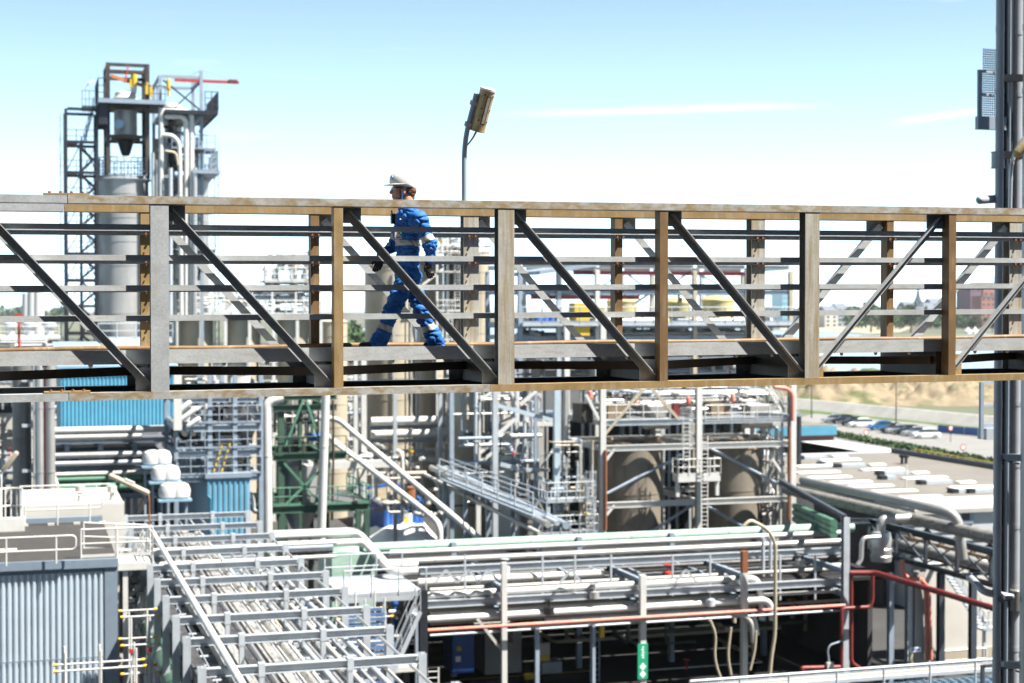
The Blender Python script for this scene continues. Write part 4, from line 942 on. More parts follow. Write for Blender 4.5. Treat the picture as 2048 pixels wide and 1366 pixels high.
# ================================================================ BLUE BUILDING AND LEFT STACK (J, K)
YB = 126.0; PB = lambda x, y: oy(x, y, YB)
bb = thing('blue_hall', 'blue corrugated hall below the tall silo tower', 'building', PB(230, 800))
xa, xb, zt1 = PB(122, 800).x, PB(346, 800).x, PB(230, 736).z
b = MB(); n = int((xb - xa) / .28)
for i in range(n): x = xa + (xb - xa) * i / n; w_ = (xb - xa) / n; b.add([(x, YB, 0), (x + w_ * .55, YB, 0), (x + w_ * .7, YB - .06, 0), (x + w_ * .9, YB - .06, 0), (x + w_, YB, 0)] + [(x + q, y, zt1) for q, y in ((0, YB), (w_ * .55, YB), (w_ * .7, YB - .06), (w_ * .9, YB - .06), (w_, YB))], [(k, k + 1, k + 6, k + 5) for k in range(4)])
b.build('front_cladding', G['blue_clad'], bb); MB().box(xa, xb, YB + .1, YB + 18, 0, zt1 - .01).build('wall', G['blue_clad'], bb)
b = MB(); b.add([(xa - .3, YB - .3, zt1), (xb + .3, YB - .3, zt1), (xb + .3, YB + 18, zt1 + 1.5), (xa - .3, YB + 18, zt1 + 1.5), (xa - .3, YB - .3, zt1 + .2), (xb + .3, YB - .3, zt1 + .2), (xb + .3, YB + 18, zt1 + 1.7), (xa - .3, YB + 18, zt1 + 1.7)], [(0, 1, 2, 3), (4, 5, 6, 7), (0, 1, 5, 4), (1, 2, 6, 5), (2, 3, 7, 6), (3, 0, 4, 7)]); b.build('roof', G['pale_blue'], bb)
YK = 104.0; PK = lambda x, y: oy(x, y, YK)
sk1 = thing('exhaust_stack', 'wide dark grey stack at the far left with side pipes', 'stack', PK(45, 1000))
c = PK(44, 850); r = (PK(63, 850).x - PK(24, 850).x) / 2; zt2 = PK(45, 722).z
pr = [(r, 0)]; z = 0
while z + 3 < zt2: z += 3; pr += [(r, z - .02), (r + .02, z), (r, z + .02)]
MB().lathe((c.x, YK + r, 0), pr + [(r, zt2), (r * .9, zt2 + .05)], 36).build('shell', G['clad_dark2'], sk1)
for q in (760, 850, 940): z = PK(80, q).z; MB().bar((c.x, YK - .3, z), (PK(106, q).x, YK - .3, z), .1, .2).build('bracket', G['lightsteel'], sk1)
for x, r, m, l in ((69, .12, 'white', 'thin white pipe beside the dark stack'), (79, .26, 'stainless', 'wide steel pipe second from the dark stack'), (91, .10, 'red', 'red pipe running up the left stack group'), (100, .30, 'silo_grey', 'wide pale pipe at the right of the stack group')):
    p = PK(x, 850); pipe('riser_pipe', l, [(p.x, YK - .5, 0), (p.x, YK - .5, PK(x, 722 + (x > 95) * 6).z)], r, m, None, 4.0)
p = PK(104, 900); pipe('riser_pipe', 'white pipe kinking right at the foot of the stack group', [PK(94, 800), PK(94, 925), PK(114, 968), PK(114, 1010)], .14, 'white')
# dark pipe rack in front of the blue hall
pr_ = thing('pipe_rack', 'dark multi level pipe rack in front of the blue hall', 'pipe rack', oy(230, 950, 112))
PQ = lambda x, y, dy=0: oy(x, y, 112 + dy)
for x in (134, 201, 270, 338):
    for dy in (0, 8): MB().ib((PQ(x, 900).x, 112 + dy, 0), (PQ(x, 900).x, 112 + dy, PQ(x, 872).z), .3, .3).build('column', G['bluegrey'], pr_)
for y in (880, 905, 935, 962, 990):
    for dy in (0, 8): MB().ib((PQ(105, y).x, 112 + dy - .35, PQ(230, y).z), (PQ(340, y).x, 112 + dy - .35, PQ(230, y).z), .2, .32).build('beam', G['bluegrey'], pr_)
    MB().box(PQ(105, y).x, PQ(340, y).x, 112.3, 119.5, PQ(230, y).z - .3, PQ(230, y).z - .2).build('tray', G['dark_grating'], pr_)
R1 = random.Random(3)
for j, (y, m, r, l) in enumerate(((862, 'white', .24, 'upper white pipe running right from the left stack group'), (875, 'white', .22, 'lower white pipe running right from the left stack group'), (912, 'stainless', .2, 'steel pipe in the dark rack just above the white valves'), (928, 'lightsteel', .18, 'grey blue pipe on the third level of the dark rack'), (950, 'white_dirty', .16, 'dull white pipe on the fourth level of the dark rack'), (960, 'paintgreen', .18, 'green pipe low in the dark rack'), (977, 'paintgreen', .3, 'thick green pipe low in the dark rack'))):
    a, e = PQ(104, y, -1), PQ(343 - 60 * (j in (1, 5)), y, -1); pipe('rack_pipe', l, [(a.x, a.y, a.z), (e.x, e.y, a.z)], r, m, None, 3.5)
# pale blue annex running away from the viewer, with equipment deck on its roof
xA = oz(415, 957, 9.4); annex = thing('blue_annex', 'pale blue annex below the equipment deck left of the green frame', 'building', (xA.x, xA.y, 0))
xB = oy(500, 960, xA.y).x; yB = 124
MB().box(xA.x, xB, xA.y, yB, 0, 9.4).build('wall', G['pale_blue'], annex); MB().box(xA.x - .15, xB + .1, xA.y - .15, yB, 9.41, 9.7).build('roof', G['bluegrey'], annex)
b = MB(); n = int((xB - xA.x) / .3)
for i in range(n): x = xA.x + (xB - xA.x) * i / n; b.box(x, x + .15, xA.y - .06, xA.y - .005, 0, 9.3)
b.build('ribs', G['blue_clad'], annex)
MB().box(xA.x - .06, xA.x - .01, 100, 102, 0, 8.4).build('door', G['blue_clad'], annex)
rail(annex, [(xA.x, xA.y, 9.7), (xA.x, yB, 9.7)], 1.1, 'bluegrey', .04, 1.2)
for i, (px, py) in enumerate(((320, 920), (331, 942), (345, 968))):
    p = od(px - 6 + i * 5, py - 8 + i * 9, 99 - i * 3); p = V((p.x, p.y, p.z)); t = thing('bulk_bag', ('upper', 'middle', 'lower')[i] + ' of three white bulk bags stepping down beside the pale blue annex', 'bag', (p.x, p.y, p.z - .6), 'white bulk bags')
    b = MB(); rr = random.Random(i)
    for s in (-.3, .3): b.lathe((p.x + s * 1.0, p.y, p.z - .55), [(.38, 0), (.5, .12), (.52, .5), (.42, .8), (.2, .92), (.03, .94)], 10, 1 + rr.random() * .2, .9)
    b.build('bag', G['bag'], t); MB().box(p.x - .95, p.x + .95, p.y - .6, p.y + .6, p.z - .68, p.z - .56).build('shelf', G['pale_blue'], t)
    [MB().bar((p.x + s, p.y + .3, 0), (p.x + s, p.y + .3, p.z - .681), .14).build('leg', G['bluegrey'], t) for s in (-.7, .7)]
# equipment deck (grey blue) with hoppers and pipes
YE = 103.0; PE = lambda x, y, dy=0: oy(x, y, YE + dy)
eq = thing('equipment_frame', 'grey steel equipment frame with yellow striped railings left of the green frame', 'steel frame', PE(460, 960))
xs = [PE(x, 900).x for x in (352, 420, 470, 522)]; zs = [PE(460, y).z for y in (957, 905, 855, 800, 745)]
frame(eq, xs, [YE, YE + 7], zs, 'bluegrey', .28, .3)
deck(eq, xs[0], xs[-1], YE, YE + 7, zs[0] + .3, 'bluegrey', .14); deck(eq, xs[0], xs[-1], YE, YE + 7, zs[2] + .3, 'lightsteel', .14); deck(eq, xs[1], xs[-1], YE, YE + 7, zs[1] + .3, 'lightsteel', .12)
for z in (zs[0] + .3, zs[1] + .3, zs[2] + .3): rail(eq, [(xs[0], YE - .2, z), (xs[-1], YE - .2, z)], 1.1, 'bluegrey', .035, .9)
for q in ((424, 955, 446, 885), (440, 955, 462, 880)): b = MB(); a, e = PE(q[0], q[1], -.3), PE(q[2], q[3], -.3); [b.bar(a.lerp(e, k / 6), a.lerp(e, (k + .5) / 6), .1) for k in range(6)]; b.build('striped_rail', G['yellow'], eq)
pipework(eq, (xs[0], xs[-1], YE, YE + 6, zs[0] + .4, zs[4]), 60, 21, ('white', 'white', 'lightsteel', 'stainless', 'white_dirty', 'black'), (.05, .16))
hp = thing('hopper', 'beige grey conical hopper hanging in the equipment frame', 'hopper', PE(486, 850)); c = PE(486, 850, 2)
MB().lathe((c.x, c.y, 0), [(.35, PE(486, 900).z), (1.0, PE(486, 850).z), (1.05, PE(486, 770).z), (.4, PE(486, 755).z)], 28).build('shell', G['silo_grey'], hp)
MB().caps(PE(500, 815, .5), PE(512, 832, .5), .32, .3).build('spout', G['stainless'], hp)
for i, (a, e) in enumerate((((360, 822), (378, 806)), ((364, 838), (392, 818)), ((377, 852), (396, 838)))):
    MB().caps(PE(*a, -.5), PE(*e, -.5), .17, .17).build('duct', G['white'], eq)
MB().bar(PE(355, 745, -.5), PE(355, 860, -.5), .5).build('riser', G['white'], eq)
for i, (x0, x1, y0, y1) in enumerate(((420, 465, 905, 935), (428, 470, 935, 957), (440, 478, 870, 898))):
    a, e = PE(x0, y0, 1), PE(x1, y1, 1); MB().box(a.x, e.x, YE + .5, YE + 3, e.z, a.z).build('cabinet', G['white'], eq)

ds_ = thing('shade_screen', 'added dark screen standing in for shade behind the dark pipe rack', 'building', PB(230, 900)); MB().box(PB(100, 900).x, PB(352, 900).x, 122.5, 125.5, 0, PB(230, 857).z).build('wall', G['shedwall'], ds_); MB().box(PB(100, 900).x, PB(352, 900).x, 122.3, 125.6, PB(230, 857).z + .002, PB(230, 855).z).build('roof', G['clad_trim'], ds_)  # dark screen added in place of the shade below the blue hall
# ================================================================ TANK FRAME (H), right of centre, 120 m away
YT = 108.0
T = lambda x, y, dy=0: oy(x, y, YT + dy)
xs = [T(x, 900).x for x in (1205, 1397, 1585)]; ys = [YT, YT + 8.0]
tf = thing('tank_frame', 'white steel frame around the two big stained tanks right of centre', 'steel frame', (xs[0], YT, 0))
zs = [T(1390, y).z for y in (1004, 892, 842)]; zt2 = T(1390, 770).z
for i, x in enumerate(xs):
    for y in ys: MB().ib((x, y, 0), (x, y, zt2 if i else T(1205, 640).z), .42, .42, .06).build('column', G['white'], tf)
for k, z in enumerate(zs):
    for y in ys:
        for a, e in zip(xs, xs[1:]): MB().ib((a + .22, y, z), (e - .22, y, z), .3, .42, .05).build('beam', G['white' if k < 2 else 'lightsteel'], tf)
    for x in xs: MB().ib((x, ys[0] + .22, z), (x, ys[1] - .22, z), .25, .38).build('beam', G['white'], tf)
for a, e in (((1208, 990), (1390, 896)), ((1421, 897), (1577, 978)), ((1301, 1064), (1388, 1008)), ((1417, 1014), (1495, 1058))): MB().tube([T(*a, .5), T(*e, .5)], .11, 8).build('brace', G['bluegrey'], tf)
for a, e, m in (((1284, 780), (1208, 870), 'silo_beige'), ((1304, 778), (1358, 840), 'silo_beige'), ((1545, 919), (1580, 970), 'white'), ((1212, 920), (1228, 898), 'white'), ((1212, 1030), (1228, 1010), 'white'), ((1172, 790), (1198, 840), 'white')): brace(tf, T(*a, -.05), T(*e, -.05), m, .2)
gr_ = MB(); yq_ = ys[0] + .3
while yq_ < ys[1]: gr_.box(xs[0], xs[2], yq_, yq_ + .05, zs[2] + .22, zs[2] + .3); yq_ += .16
gr_.build('deck', G['lightsteel'], tf)
for (x0, x1) in ((1205, 1340), (1410, 1590)): rail(tf, [T(x0, 845, -.1) + V((0, 0, .1)), V((T(x1, 845, -.1).x, YT - .1, T(x0, 845, -.1).z + .1))], 1.15, 'white', .045, 1.0)
for i, (x0, x1, l) in enumerate(((1212, 1345, 'left of the two big stained tanks in the white steel frame'), (1432, 1542, 'right of the two big stained tanks in the white steel frame'))):
    a, e = T(x0, 950, .8), T(x1, 950, .8); r = (e.x - a.x) / 2; zt3 = T((x0 + x1) / 2, 897, .8).z
    q = silo('storage_tank', l, 'tank', ((a.x + e.x) / 2, YT + .5 + r, 0), r, 0, zt3, 'concrete_tank', .25, group='big stained tanks', roofm='torn')
    rr = random.Random(i + 4); b = MB(); c = V(((a.x + e.x) / 2, YT + .5 + r, zt3))
    for k in range(80):
        an = rr.uniform(0, 6.28); d = V((cos(an), sin(an), 0)); p = c + d * r * rr.uniform(.8, 1.02) + V((0, 0, rr.uniform(.02, .4))); u = V((-d.y, d.x, rr.uniform(-.2, .2))); w_ = (d + V((0, 0, rr.uniform(-.6, .9)))).normalized()
        b.prism(p - u * rr.uniform(.2, .6), p + u * rr.uniform(.2, .6), w_, w_.cross(u).normalized(), -rr.uniform(.1, .3), rr.uniform(.1, .3), -.015, .015)
    b.build('torn_lagging', G['torn'], q)
    MB().lathe((c.x, c.y, zt3 + .3), [(r * .8, 0), (r * .5, .15), (.2, .2)], 28).build('lid', G['darkbrown'], q)
# little platform between the tanks and the caged ladder
lp = thing('ladder_platform', 'white railed platform with ladder between the two stained tanks', 'platform', T(1390, 990))
z = T(1390, 948, -.8).z; xa, xb = T(1350, 950, -.8).x, T(1434, 950, -.8).x
deck(lp, xa, xb, YT - 1.4, YT - .3, z, 'white', .5); rail(lp, [(xa, YT - .3, z), (xa, YT - 1.4, z), (xb, YT - 1.4, z), (xb, YT - .3, z)], 1.15, 'white', .05, .8)
for x in (xa + .1, xb - .1): MB().bar((x, YT - 1.0, T(1390, 992, -1).z), (x, YT - 1.0, z - .5), .25).build('leg', G['white'], lp)
ladder(lp, T(1409, 950, -1.6).x, YT - 1.6, .5, T(1409, 872, -1.6).z, 'white', .5); ladder(lp, T(1372, 900, -1.2).x, YT - 1.3, z, T(1372, 838, -1.2).z, 'white', .5, True)
xs4 = (T(1548, 900).x, T(1580, 900).x)
for k in range(4): zz = zs[0] + .3 + k * 2.0; stairs(tf, (xs4[k % 2], YT + (1.0 if k % 2 else 2.2), zz), (xs4[1 - k % 2], YT + (1.0 if k % 2 else 2.2), zz + 2.0), .8, 'white')
pipework(tf, (xs4[0], xs4[1], YT + .4, YT + 6, .5, zs[2]), 30, 34, ('white', 'white', 'white_dirty', 'lightsteel'), (.05, .12))
# upper works of the tank frame: ducts, pipework, valve gear
pipework(tf, (xs[0], xs[2], YT + .3, YT + 6, zs[2] + .5, T(1390, 780).z), 90, 33, ('white', 'bluegrey', 'lightsteel', 'white_dirty', 'stainless', 'clad_dark'), (.05, .16))
for i, (x0, x1, y0, y1, m) in enumerate(((1162, 1185, 808, 846, 'darkbrown'), (1215, 1252, 810, 846, 'torn2'), (1299, 1343, 806, 846, 'silo_grey'), (1422, 1459, 808, 842, 'torn2'), (1500, 1545, 805, 840, 'silo_grey'))):
    a, e = T(x0, y0, .5), T(x1, y1, .5); dk = MB().box(a.x, e.x, YT + .4, YT + 2.4, e.z, a.z - (.25 if m == 'silo_grey' else 0))
    if m == 'silo_grey': dk.cyl((a.x + .001, YT + 1.4, a.z - 1.0), (e.x - .001, YT + 1.4, a.z - 1.0), .99, 20)
    dk.build('duct_box', G[m], tf)
for px, py in ((1270, 806), (1377, 806), (1465, 800), (1181, 795)): p = T(px, py, .2); MB().caps(p, p + V((0, 0, .35)), .2, .16).build('beacon', G['pinkred'], tf)
a, e = T(1347, 806, .1), T(1358, 842, .1); MB().box(a.x, e.x, YT + .05, YT + .35, e.z, a.z).build('panel', G['darkred'], tf)
pipe('riser_pipe', 'pink pipe bent over at the right column of the tank frame', [T(1548, 774, -.4), T(1585, 778, -.4), T(1585, 842, -.4)], .16, 'pinkred', .9)
pipe('riser_pipe', 'rusty thin pipe beside the left column of the tank frame', [T(1211, 900, -.3), T(1211, 1060, -.3)], .11, 'bolt_rust')
pipe('riser_pipe', 'brown thin pipe beside the right column of the tank frame', [T(1579, 850, -.4), T(1577, 1040, -.4)], .10, 'bolt_rust')
# tall open building frame above (yellow topped hoppers)
YU = 118.0; U = lambda x, y, dy=0: oy(x, y, YU + dy)
of = thing('open_frame_building', 'tall open steel frame with pale red crane rails and yellow topped hoppers', 'steel frame', U(1300, 900))
ux = [U(x, 600).x for x in (1040, 1117, 1194, 1325, 1389, 1494, 1581)]; uz = U(1300, 540).z
for i, x in enumerate(ux):
    for y in (YU, YU + 9): MB().ib((x, y, 0), (x, y, uz), .34, .34, .05).build('column', G[('bluegrey', 'lightsteel', 'white', 'lightsteel', 'silo_beige', 'lightsteel', 'silo_beige')[i]], of)
for py, m in ((533, 'silo_grey'), (584, 'bluegrey'), (652, 'bluegrey'), (676, 'bluegrey'), (720, 'lightsteel')):
    z = U(1300, py).z
    for y in (YU, YU + 9):
        for a, e in zip(ux, ux[1:]): MB().ib((a + .18, y, z), (e - .18, y, z), .22, .36).build('beam', G[m], of)
    for x in (ux[0], ux[2], ux[4], ux[6]): MB().ib((x, YU + .2, z), (x, YU + 8.8, z), .22, .36).build('beam', G[m], of)
a, e = U(1072, 550), U(1190, 533); b = MB(); b.add([(a.x, YU - 1, a.z), (e.x, YU - 1, e.z), (e.x, YU + 10, e.z), (a.x, YU + 10, a.z), (a.x, YU - 1, a.z + .3), (e.x, YU - 1, e.z + .3), (e.x, YU + 10, e.z + .3), (a.x, YU + 10, a.z + .3)], [(3, 2, 1, 0), (4, 5, 6, 7), (0, 1, 5, 4), (1, 2, 6, 5), (2, 3, 7, 6), (3, 0, 4, 7)]); b.build('roof', G['bluegrey'], of)
for y, x0, x1 in ((545, 1147, 1497), (594, 1062, 1280)): a, e = U(x0, y, .6), U(x1, y, .6); MB().ib((a.x, YU + .7, a.z), (e.x, YU + .7, a.z), .22, .34).build('crane_rail', G['dullred'], of)
for a, e in (((1200, 575), (1240, 548)), ((1255, 548), (1290, 575)), ((1330, 580), (1370, 550)), ((1395, 548), (1450, 575)), ((1265, 610), (1310, 580))): brace(of, U(*a, .2), U(*e, .2), 'bluegrey', .14)
deck(of, ux[0], ux[-1], YU - .8, YU + 9, U(1300, 650).z + .2, 'lightsteel', .25); rail(of, [(ux[0], YU - .8, U(1300, 650).z + .2), (ux[-1], YU - .8, U(1300, 650).z + .2)], 1.2, 'bluegrey', .05)
pipework(of, (ux[0], ux[-1], YU, YU + 7, U(1300, 690).z, U(1300, 630).z), 55, 41, ('white', 'lightsteel', 'stainless', 'white_dirty', 'bluegrey'), (.06, .2)); pipework(of, (ux[0], ux[-1], YU, YU + 7, U(1300, 790).z, U(1300, 690).z), 50, 42, ('white', 'lightsteel', 'stainless', 'white_dirty', 'bluegrey'), (.06, .2))
for i, (x0, x1, yt2, yb, l) in enumerate(((1178, 1218, 604, 640, 'small yellow lidded hopper left of the rusty far post'), (1226, 1286, 592, 640, 'wide yellow lidded hopper behind the rusty far post'), (1338, 1390, 594, 640, 'yellow lidded hopper third in the open frame'), (1419, 1481, 590, 640, 'large yellow lidded hopper at the right of the open frame'))):
    a, e = U(x0, yt2, 2), U(x1, yb, 2); r = (e.x - a.x) / 2; c = ((a.x + e.x) / 2, YU + 2 + r, 0); t = thing('hopper', l, 'hopper', c, 'yellow lidded hoppers')
    MB().lathe(c, [(r * .9, e.z - .7), (r * .92, e.z + .15)], 32).build('shell', G['white'], t); MB().lathe(c, [(r * .95, e.z + .16), (r * .97, a.z - .55), (r, a.z - .5), (r, a.z - .38), (r * .75, a.z - .1), (.15, a.z)], 32).build('lid', G['paleyellow'], t)
    MB().lathe(c, [(.35, e.z - 6.2), (r * .9, e.z - 2.6), (r * .9, e.z - .71)], 28).build('cone', G['silo_grey'], t)
    MB().tube(bend([V(c) + V((.2, 0, a.z - .1)), V(c) + V((.2, 0, a.z + .45)), V(c) + V((-r * .6, 0, a.z + .3))], .3), .09, 8).build('vent_pipe', G['darkbrown'], t)
a, e = U(1146, 606, -.2), U(1176, 640, -.2); tag(MB().box(a.x, e.x, YU - .6, YU + .8, e.z - 1.2, a.z).build('sheeted_box', G['yellow'], None, (a.x, YU, e.z)), 'yellow sheeted box on the open frame platform', 'box')
for i in range(3): p = U(1079 + i * 14, 641, -.2); tag(MB().lathe((p.x, YU + .2, p.z - .3), [(.33, 0), (.33, .3), (.35, .32), (.33, .36), (.33, .9), (.1, .92)], 16).build('drum', G['blue_paint'], None, (p.x, YU, p.z)), ('left', 'middle', 'right')[i] + ' blue drum on the open frame platform', 'drum', 'blue drums')
# hoppers standing below the platform
for i, (x0, x1) in enumerate(((1040, 1098), (1170, 1220), (1268, 1322), (1345, 1390), (1415, 1478), (1500, 1545))):
    a, e = U(x0, 700, 3), U(x1, 700, 3); r = (e.x - a.x) / 2; c = ((a.x + e.x) / 2, YU + 3 + r, 0)
    t = thing('bin', ('first', 'second', 'third', 'fourth', 'fifth', 'sixth')[i] + ' grey bin from the left below the open frame platform', 'bin', c, 'grey bins under the platform'); MB().lathe(c, [(.4, U(1300, 775).z), (r, U(1300, 735).z), (r, U(1300, 668).z), (r * .5, U(1300, 660).z)], 28).build('shell', G['silo_grey'], t)
    for s in (0, 2.1, 4.2): MB().bar((c[0] + r * cos(s), c[1] + r * sin(s), 0), (c[0] + r * cos(s), c[1] + r * sin(s), U(1300, 730).z), .18).build('leg', G['lightsteel'], t)

# ================================================================ CENTRE FRAME with tank, sloping pipe walkway
YC = 112.0; CC = lambda x, y, dy=0: oy(x, y, YC + dy)
cf = thing('pipe_support_frame', 'blue white steel frame with cross braces left of the stained tanks', 'steel frame', CC(1050, 1000))
for i, (x, dy, m, w_) in enumerate(((903, 0, 'bluegrey', .3), (956, 3, 'white', .34), (990, -3, 'lightsteel', .36), (1034, 4, 'white', .3), (1071, 0, 'bluegrey', .22), (1113, -4, 'pale_blue2', .4), (1133, -2, 'silo_grey', .26))):
    p = CC(x, 770, dy); MB().bar((p.x, YC + dy, 0), (p.x, YC + dy, p.z), w_).build('column', G[m], cf)
for (a, e, dy, w_, m) in (((995, 811), (1110, 842), -3, .3, 'pale_blue2'), ((960, 905), (990, 878), 3, .26, 'white'), ((995, 870), (1030, 838), 0, .24, 'white'), ((960, 925), (985, 905), 3, .22, 'white'), ((1036, 848), (1110, 848), 3, .3, 'white'), ((1022, 780), (1036, 815), 3, .22, 'white'), ((1040, 810), (1072, 782), 0, .24, 'white'), ((1082, 935), (1110, 892), 0, .12, 'lightsteel'), ((958, 893), (1010, 895), 3, .24, 'white_dirty'), ((1000, 928), (1040, 938), 0, .3, 'pale_blue2'), ((1040, 940), (1098, 940), 0, .24, 'lightsteel'), ((960, 800), (990, 780), 3, .2, 'white'), ((1075, 955), (1108, 968), -3, .3, 'pale_blue2')):
    brace(cf, CC(*a, dy), CC(*e, dy), m, w_)
a, e = CC(1012, 900, 6), CC(1110, 900, 6); r = (e.x - a.x) / 2
silo('storage_tank', 'grey ribbed tank behind the blue white frame left of the stained tanks', 'tank', ((a.x + e.x) / 2, YC + 6 + r, 0), r, 0, CC(1060, 852, 6).z, 'silo_grey', .7)
a, e = CC(915, 900, 12), CC(985, 900, 12); r = (e.x - a.x) / 2
silo('storage_tank', 'tall brown grey tank behind the left columns of the blue white frame', 'tank', ((a.x + e.x) / 2, YC + 12 + r, 0), r, 0, CC(950, 770, 12).z, 'silo_beige', .7)
for i, (dy, y, r, m, l) in enumerate(((0, 0, .2, 'stainless', 'upper steel pipe of the sloping bundle under the handrail'), (.55, .05, .16, 'lightsteel', 'second pipe of the sloping bundle under the handrail'), (-.5, -.5, .14, 'white_dirty', 'lower dull pipe of the sloping bundle under the handrail'), (1.1, -.1, .22, 'bluegrey', 'thick blue grey pipe at the back of the sloping bundle'))):
    a, e = od(862, 935, 119), od(1096, 1049, 92); pipe('bundle_pipe', l, [a + V((dy, 0, y)), e + V((dy, 0, y))], r, m, None, 4.0)
wk2 = thing('sloping_walkway', 'narrow sloping walkway with handrail above the pipe bundle', 'walkway', od(1000, 985, 106))
a, e = od(906, 957, 112), od(1098, 1032, 94); MB().bar(a + V((-.6, 0, 0)), e + V((-.6, 0, 0)), .9, .1).build('deck', G['bluegrey'], wk2); rail(wk2, [a + V((-1.0, 0, .1)), e + V((-1.0, 0, .1))], 1.3, 'lightsteel', .05, 3.0); rail(wk2, [a + V((-.15, 0, .1)), e + V((-.15, 0, .1))], 1.3, 'bluegrey', .045, 3.0)
for k in range(5): p = a.lerp(e, k / 4); MB().bar((p.x - .6, p.y, 0), (p.x - .6, p.y, p.z - .06), .25).build('post', G['bluegrey'], wk2)
cp = thing('caged_platform', 'blue grey railed landing with cage just left of the white tank frame', 'platform', CC(1150, 1000, -5))
for zpx, x0, x1 in ((1000, 1095, 1190), (1066, 1084, 1196)):
    z = CC(1150, zpx, -6).z; xa, xb = CC(x0, zpx, -6).x, CC(x1, zpx, -6).x
    deck(cp, xa, xb, YC - 6, YC - 4, z, 'lightsteel', .15); rail(cp, [(xa, YC - 4, z), (xa, YC - 6, z), (xb, YC - 6, z), (xb, YC - 4, z)], 1.25, 'lightsteel', .045, .7)
x = CC(1180, 950, -6).x; ladder(cp, x, YC - 6.1, .2, CC(1180, 965, -6).z, 'lightsteel', .5, True)
for s in (1097, 1188): q = CC(s, 1000, -5.8); MB().bar((q.x, YC - 5.8, 0), (q.x, YC - 5.8, q.z - .16), .2).build('leg', G['lightsteel'], cp)
pipework(cp, (CC(1100, 1000, -5).x, CC(1190, 1000, -5).x, YC - 5.5, YC - 3, CC(1150, 1055, -5).z, CC(1150, 880, -5).z), 26, 51, ('lightsteel', 'bluegrey', 'silo_beige', 'silo_grey', 'black'), (.03, .1))
p = CC(1130, 1000, -3); pipe('riser_pipe', 'beige grey riser pipe with valve left of the white tank frame', [(p.x, YC - 3, 0), (p.x, YC - 3, CC(1130, 770, -3).z)], .17, 'silo_grey', None, 6)
pipework(cf, (CC(915, 900).x, CC(1120, 900).x, YC + 1, YC + 5, 5, 17), 48, 66, ('white', 'white_dirty', 'lightsteel', 'stainless', 'bluegrey', 'clad_dark'), (.04, .16))
# slanting white pipes
pipe('slant_pipe', 'upper white pipe slanting down from the green frame to the container', [od(640, 836, 112), od(676, 838, 112), od(708, 866, 111), od(918, 1042, 102), od(962, 1080, 100)], .2, 'white', 1.2, 7)
pipe('slant_pipe', 'lower white pipe slanting down over the blue container', [od(655, 872, 110), od(862, 1032, 100), od(880, 1050, 99), od(880, 1085, 99)], .19, 'white', .8, 7)
pipe('slant_pipe', 'short white pipe slanting beside the blue container', [od(664, 884, 109), od(780, 965, 104)], .12, 'white', None, 5)
for a, e, l in (((742, 843), (905, 842), 'upper'), ((742, 869), (905, 866), 'lower')):
    p, q = od(*a, 128), od(*e, 128); pipe('white_pipe', l + ' of two thick white pipes in front of the big beige silo', [(p.x, p.y, p.z), (q.x, p.y, p.z)], .34, 'white', None, 3.5)
pt = thing('pipe_trestle', 'white trestle carrying the two thick pipes before the big beige silo', 'pipe trestle', od(740, 900, 128))
for x in (712, 727, 790, 880): p = od(x, 800, 127); MB().bar((p.x, p.y, 0), (p.x, p.y, p.z + (.5 if x > 740 else 4)), .42 if x < 740 else .3).build('column', G['white' if x < 740 else 'lightsteel'], pt)
for y in (855, 884, 905): p, q = od(740, y, 128), od(905, y, 128); MB().bar((p.x, p.y + .4, p.z), (q.x, p.y + .4, p.z), .25, .3).build('beam', G['bluegrey'], pt)
a, e = od(660, 930, 110), od(790, 924, 110); MB().bar((a.x, a.y, a.z), (e.x, a.y, a.z), .6, .5).build('bridge_beam', G['white'], pt)
pipework(pt, (od(700, 880, 126).x, od(905, 880, 126).x, 120, 127, 3.5, 9.5), 30, 61, ('white', 'white_dirty', 'lightsteel', 'stainless', 'silo_beige'), (.06, .2))
# ================================================================ GREEN FRAME (I)
YI = 106.0; I = lambda x, y, dy=0: oy(x, y, YI + dy)
gf = thing('green_steelwork', 'dark green steel frame holding a stainless vessel', 'steel frame', I(620, 1000))
for x, w_ in ((562, .42), (600, .2), (652, .36)):
    for dy in (0, 6): p = I(x, 790, dy); MB().ib((I(x, 900).x, YI + dy, 0), (I(x, 900).x, YI + dy, I(x, 770).z), w_, w_).build('column', G['green'], gf)
for y in (793, 815, 913):
    for dy in (0, 6): a, e = I(545, y), I(672 + 20 * (y > 900), y); MB().ib((a.x, YI + dy - .22, I(600, y).z), (e.x, YI + dy - .22, I(600, y).z), .3, .42).build('beam', G['green'], gf)
    for x in (562, 652): MB().ib((I(x, 900).x, YI + .2, I(600, y).z), (I(x, 900).x, YI + 5.8, I(600, y).z), .25, .4).build('beam', G['green'], gf)
z = I(600, 1018, -2).z; xa, xb = I(514, 1018, -2).x, I(739, 1018, -2).x
for y in (YI - 2, YI + 6): MB().ib((xa, y, z), (xb, y, z), .3, .5).build('beam', G['green'], gf)
for x in (xa, xb, I(570, 1000, -2).x, I(655, 1000, -2).x): MB().ib((x, YI - 1.8, z), (x, YI + 5.8, z), .3, .45).build('beam', G['green'], gf)
for x in (xa + .2, xb - .2, I(716, 1000, 2).x): MB().ib((x, YI - 2 + (x == I(716, 1000, 2).x) * 4, 0), (x, YI - 2 + (x == I(716, 1000, 2).x) * 4, z - .26), .36, .36).build('leg', G['green'], gf)
MB().box(xa + .2, I(565, 1000, -2).x, YI - 1.8, YI + 5.8, z + .2, z + .25).build('deck', G['green'], gf); MB().box(I(655, 1000, -2).x, xb - .2, YI - 1.8, YI + 5.8, z + .2, z + .25).build('deck', G['dark_grating'], gf)
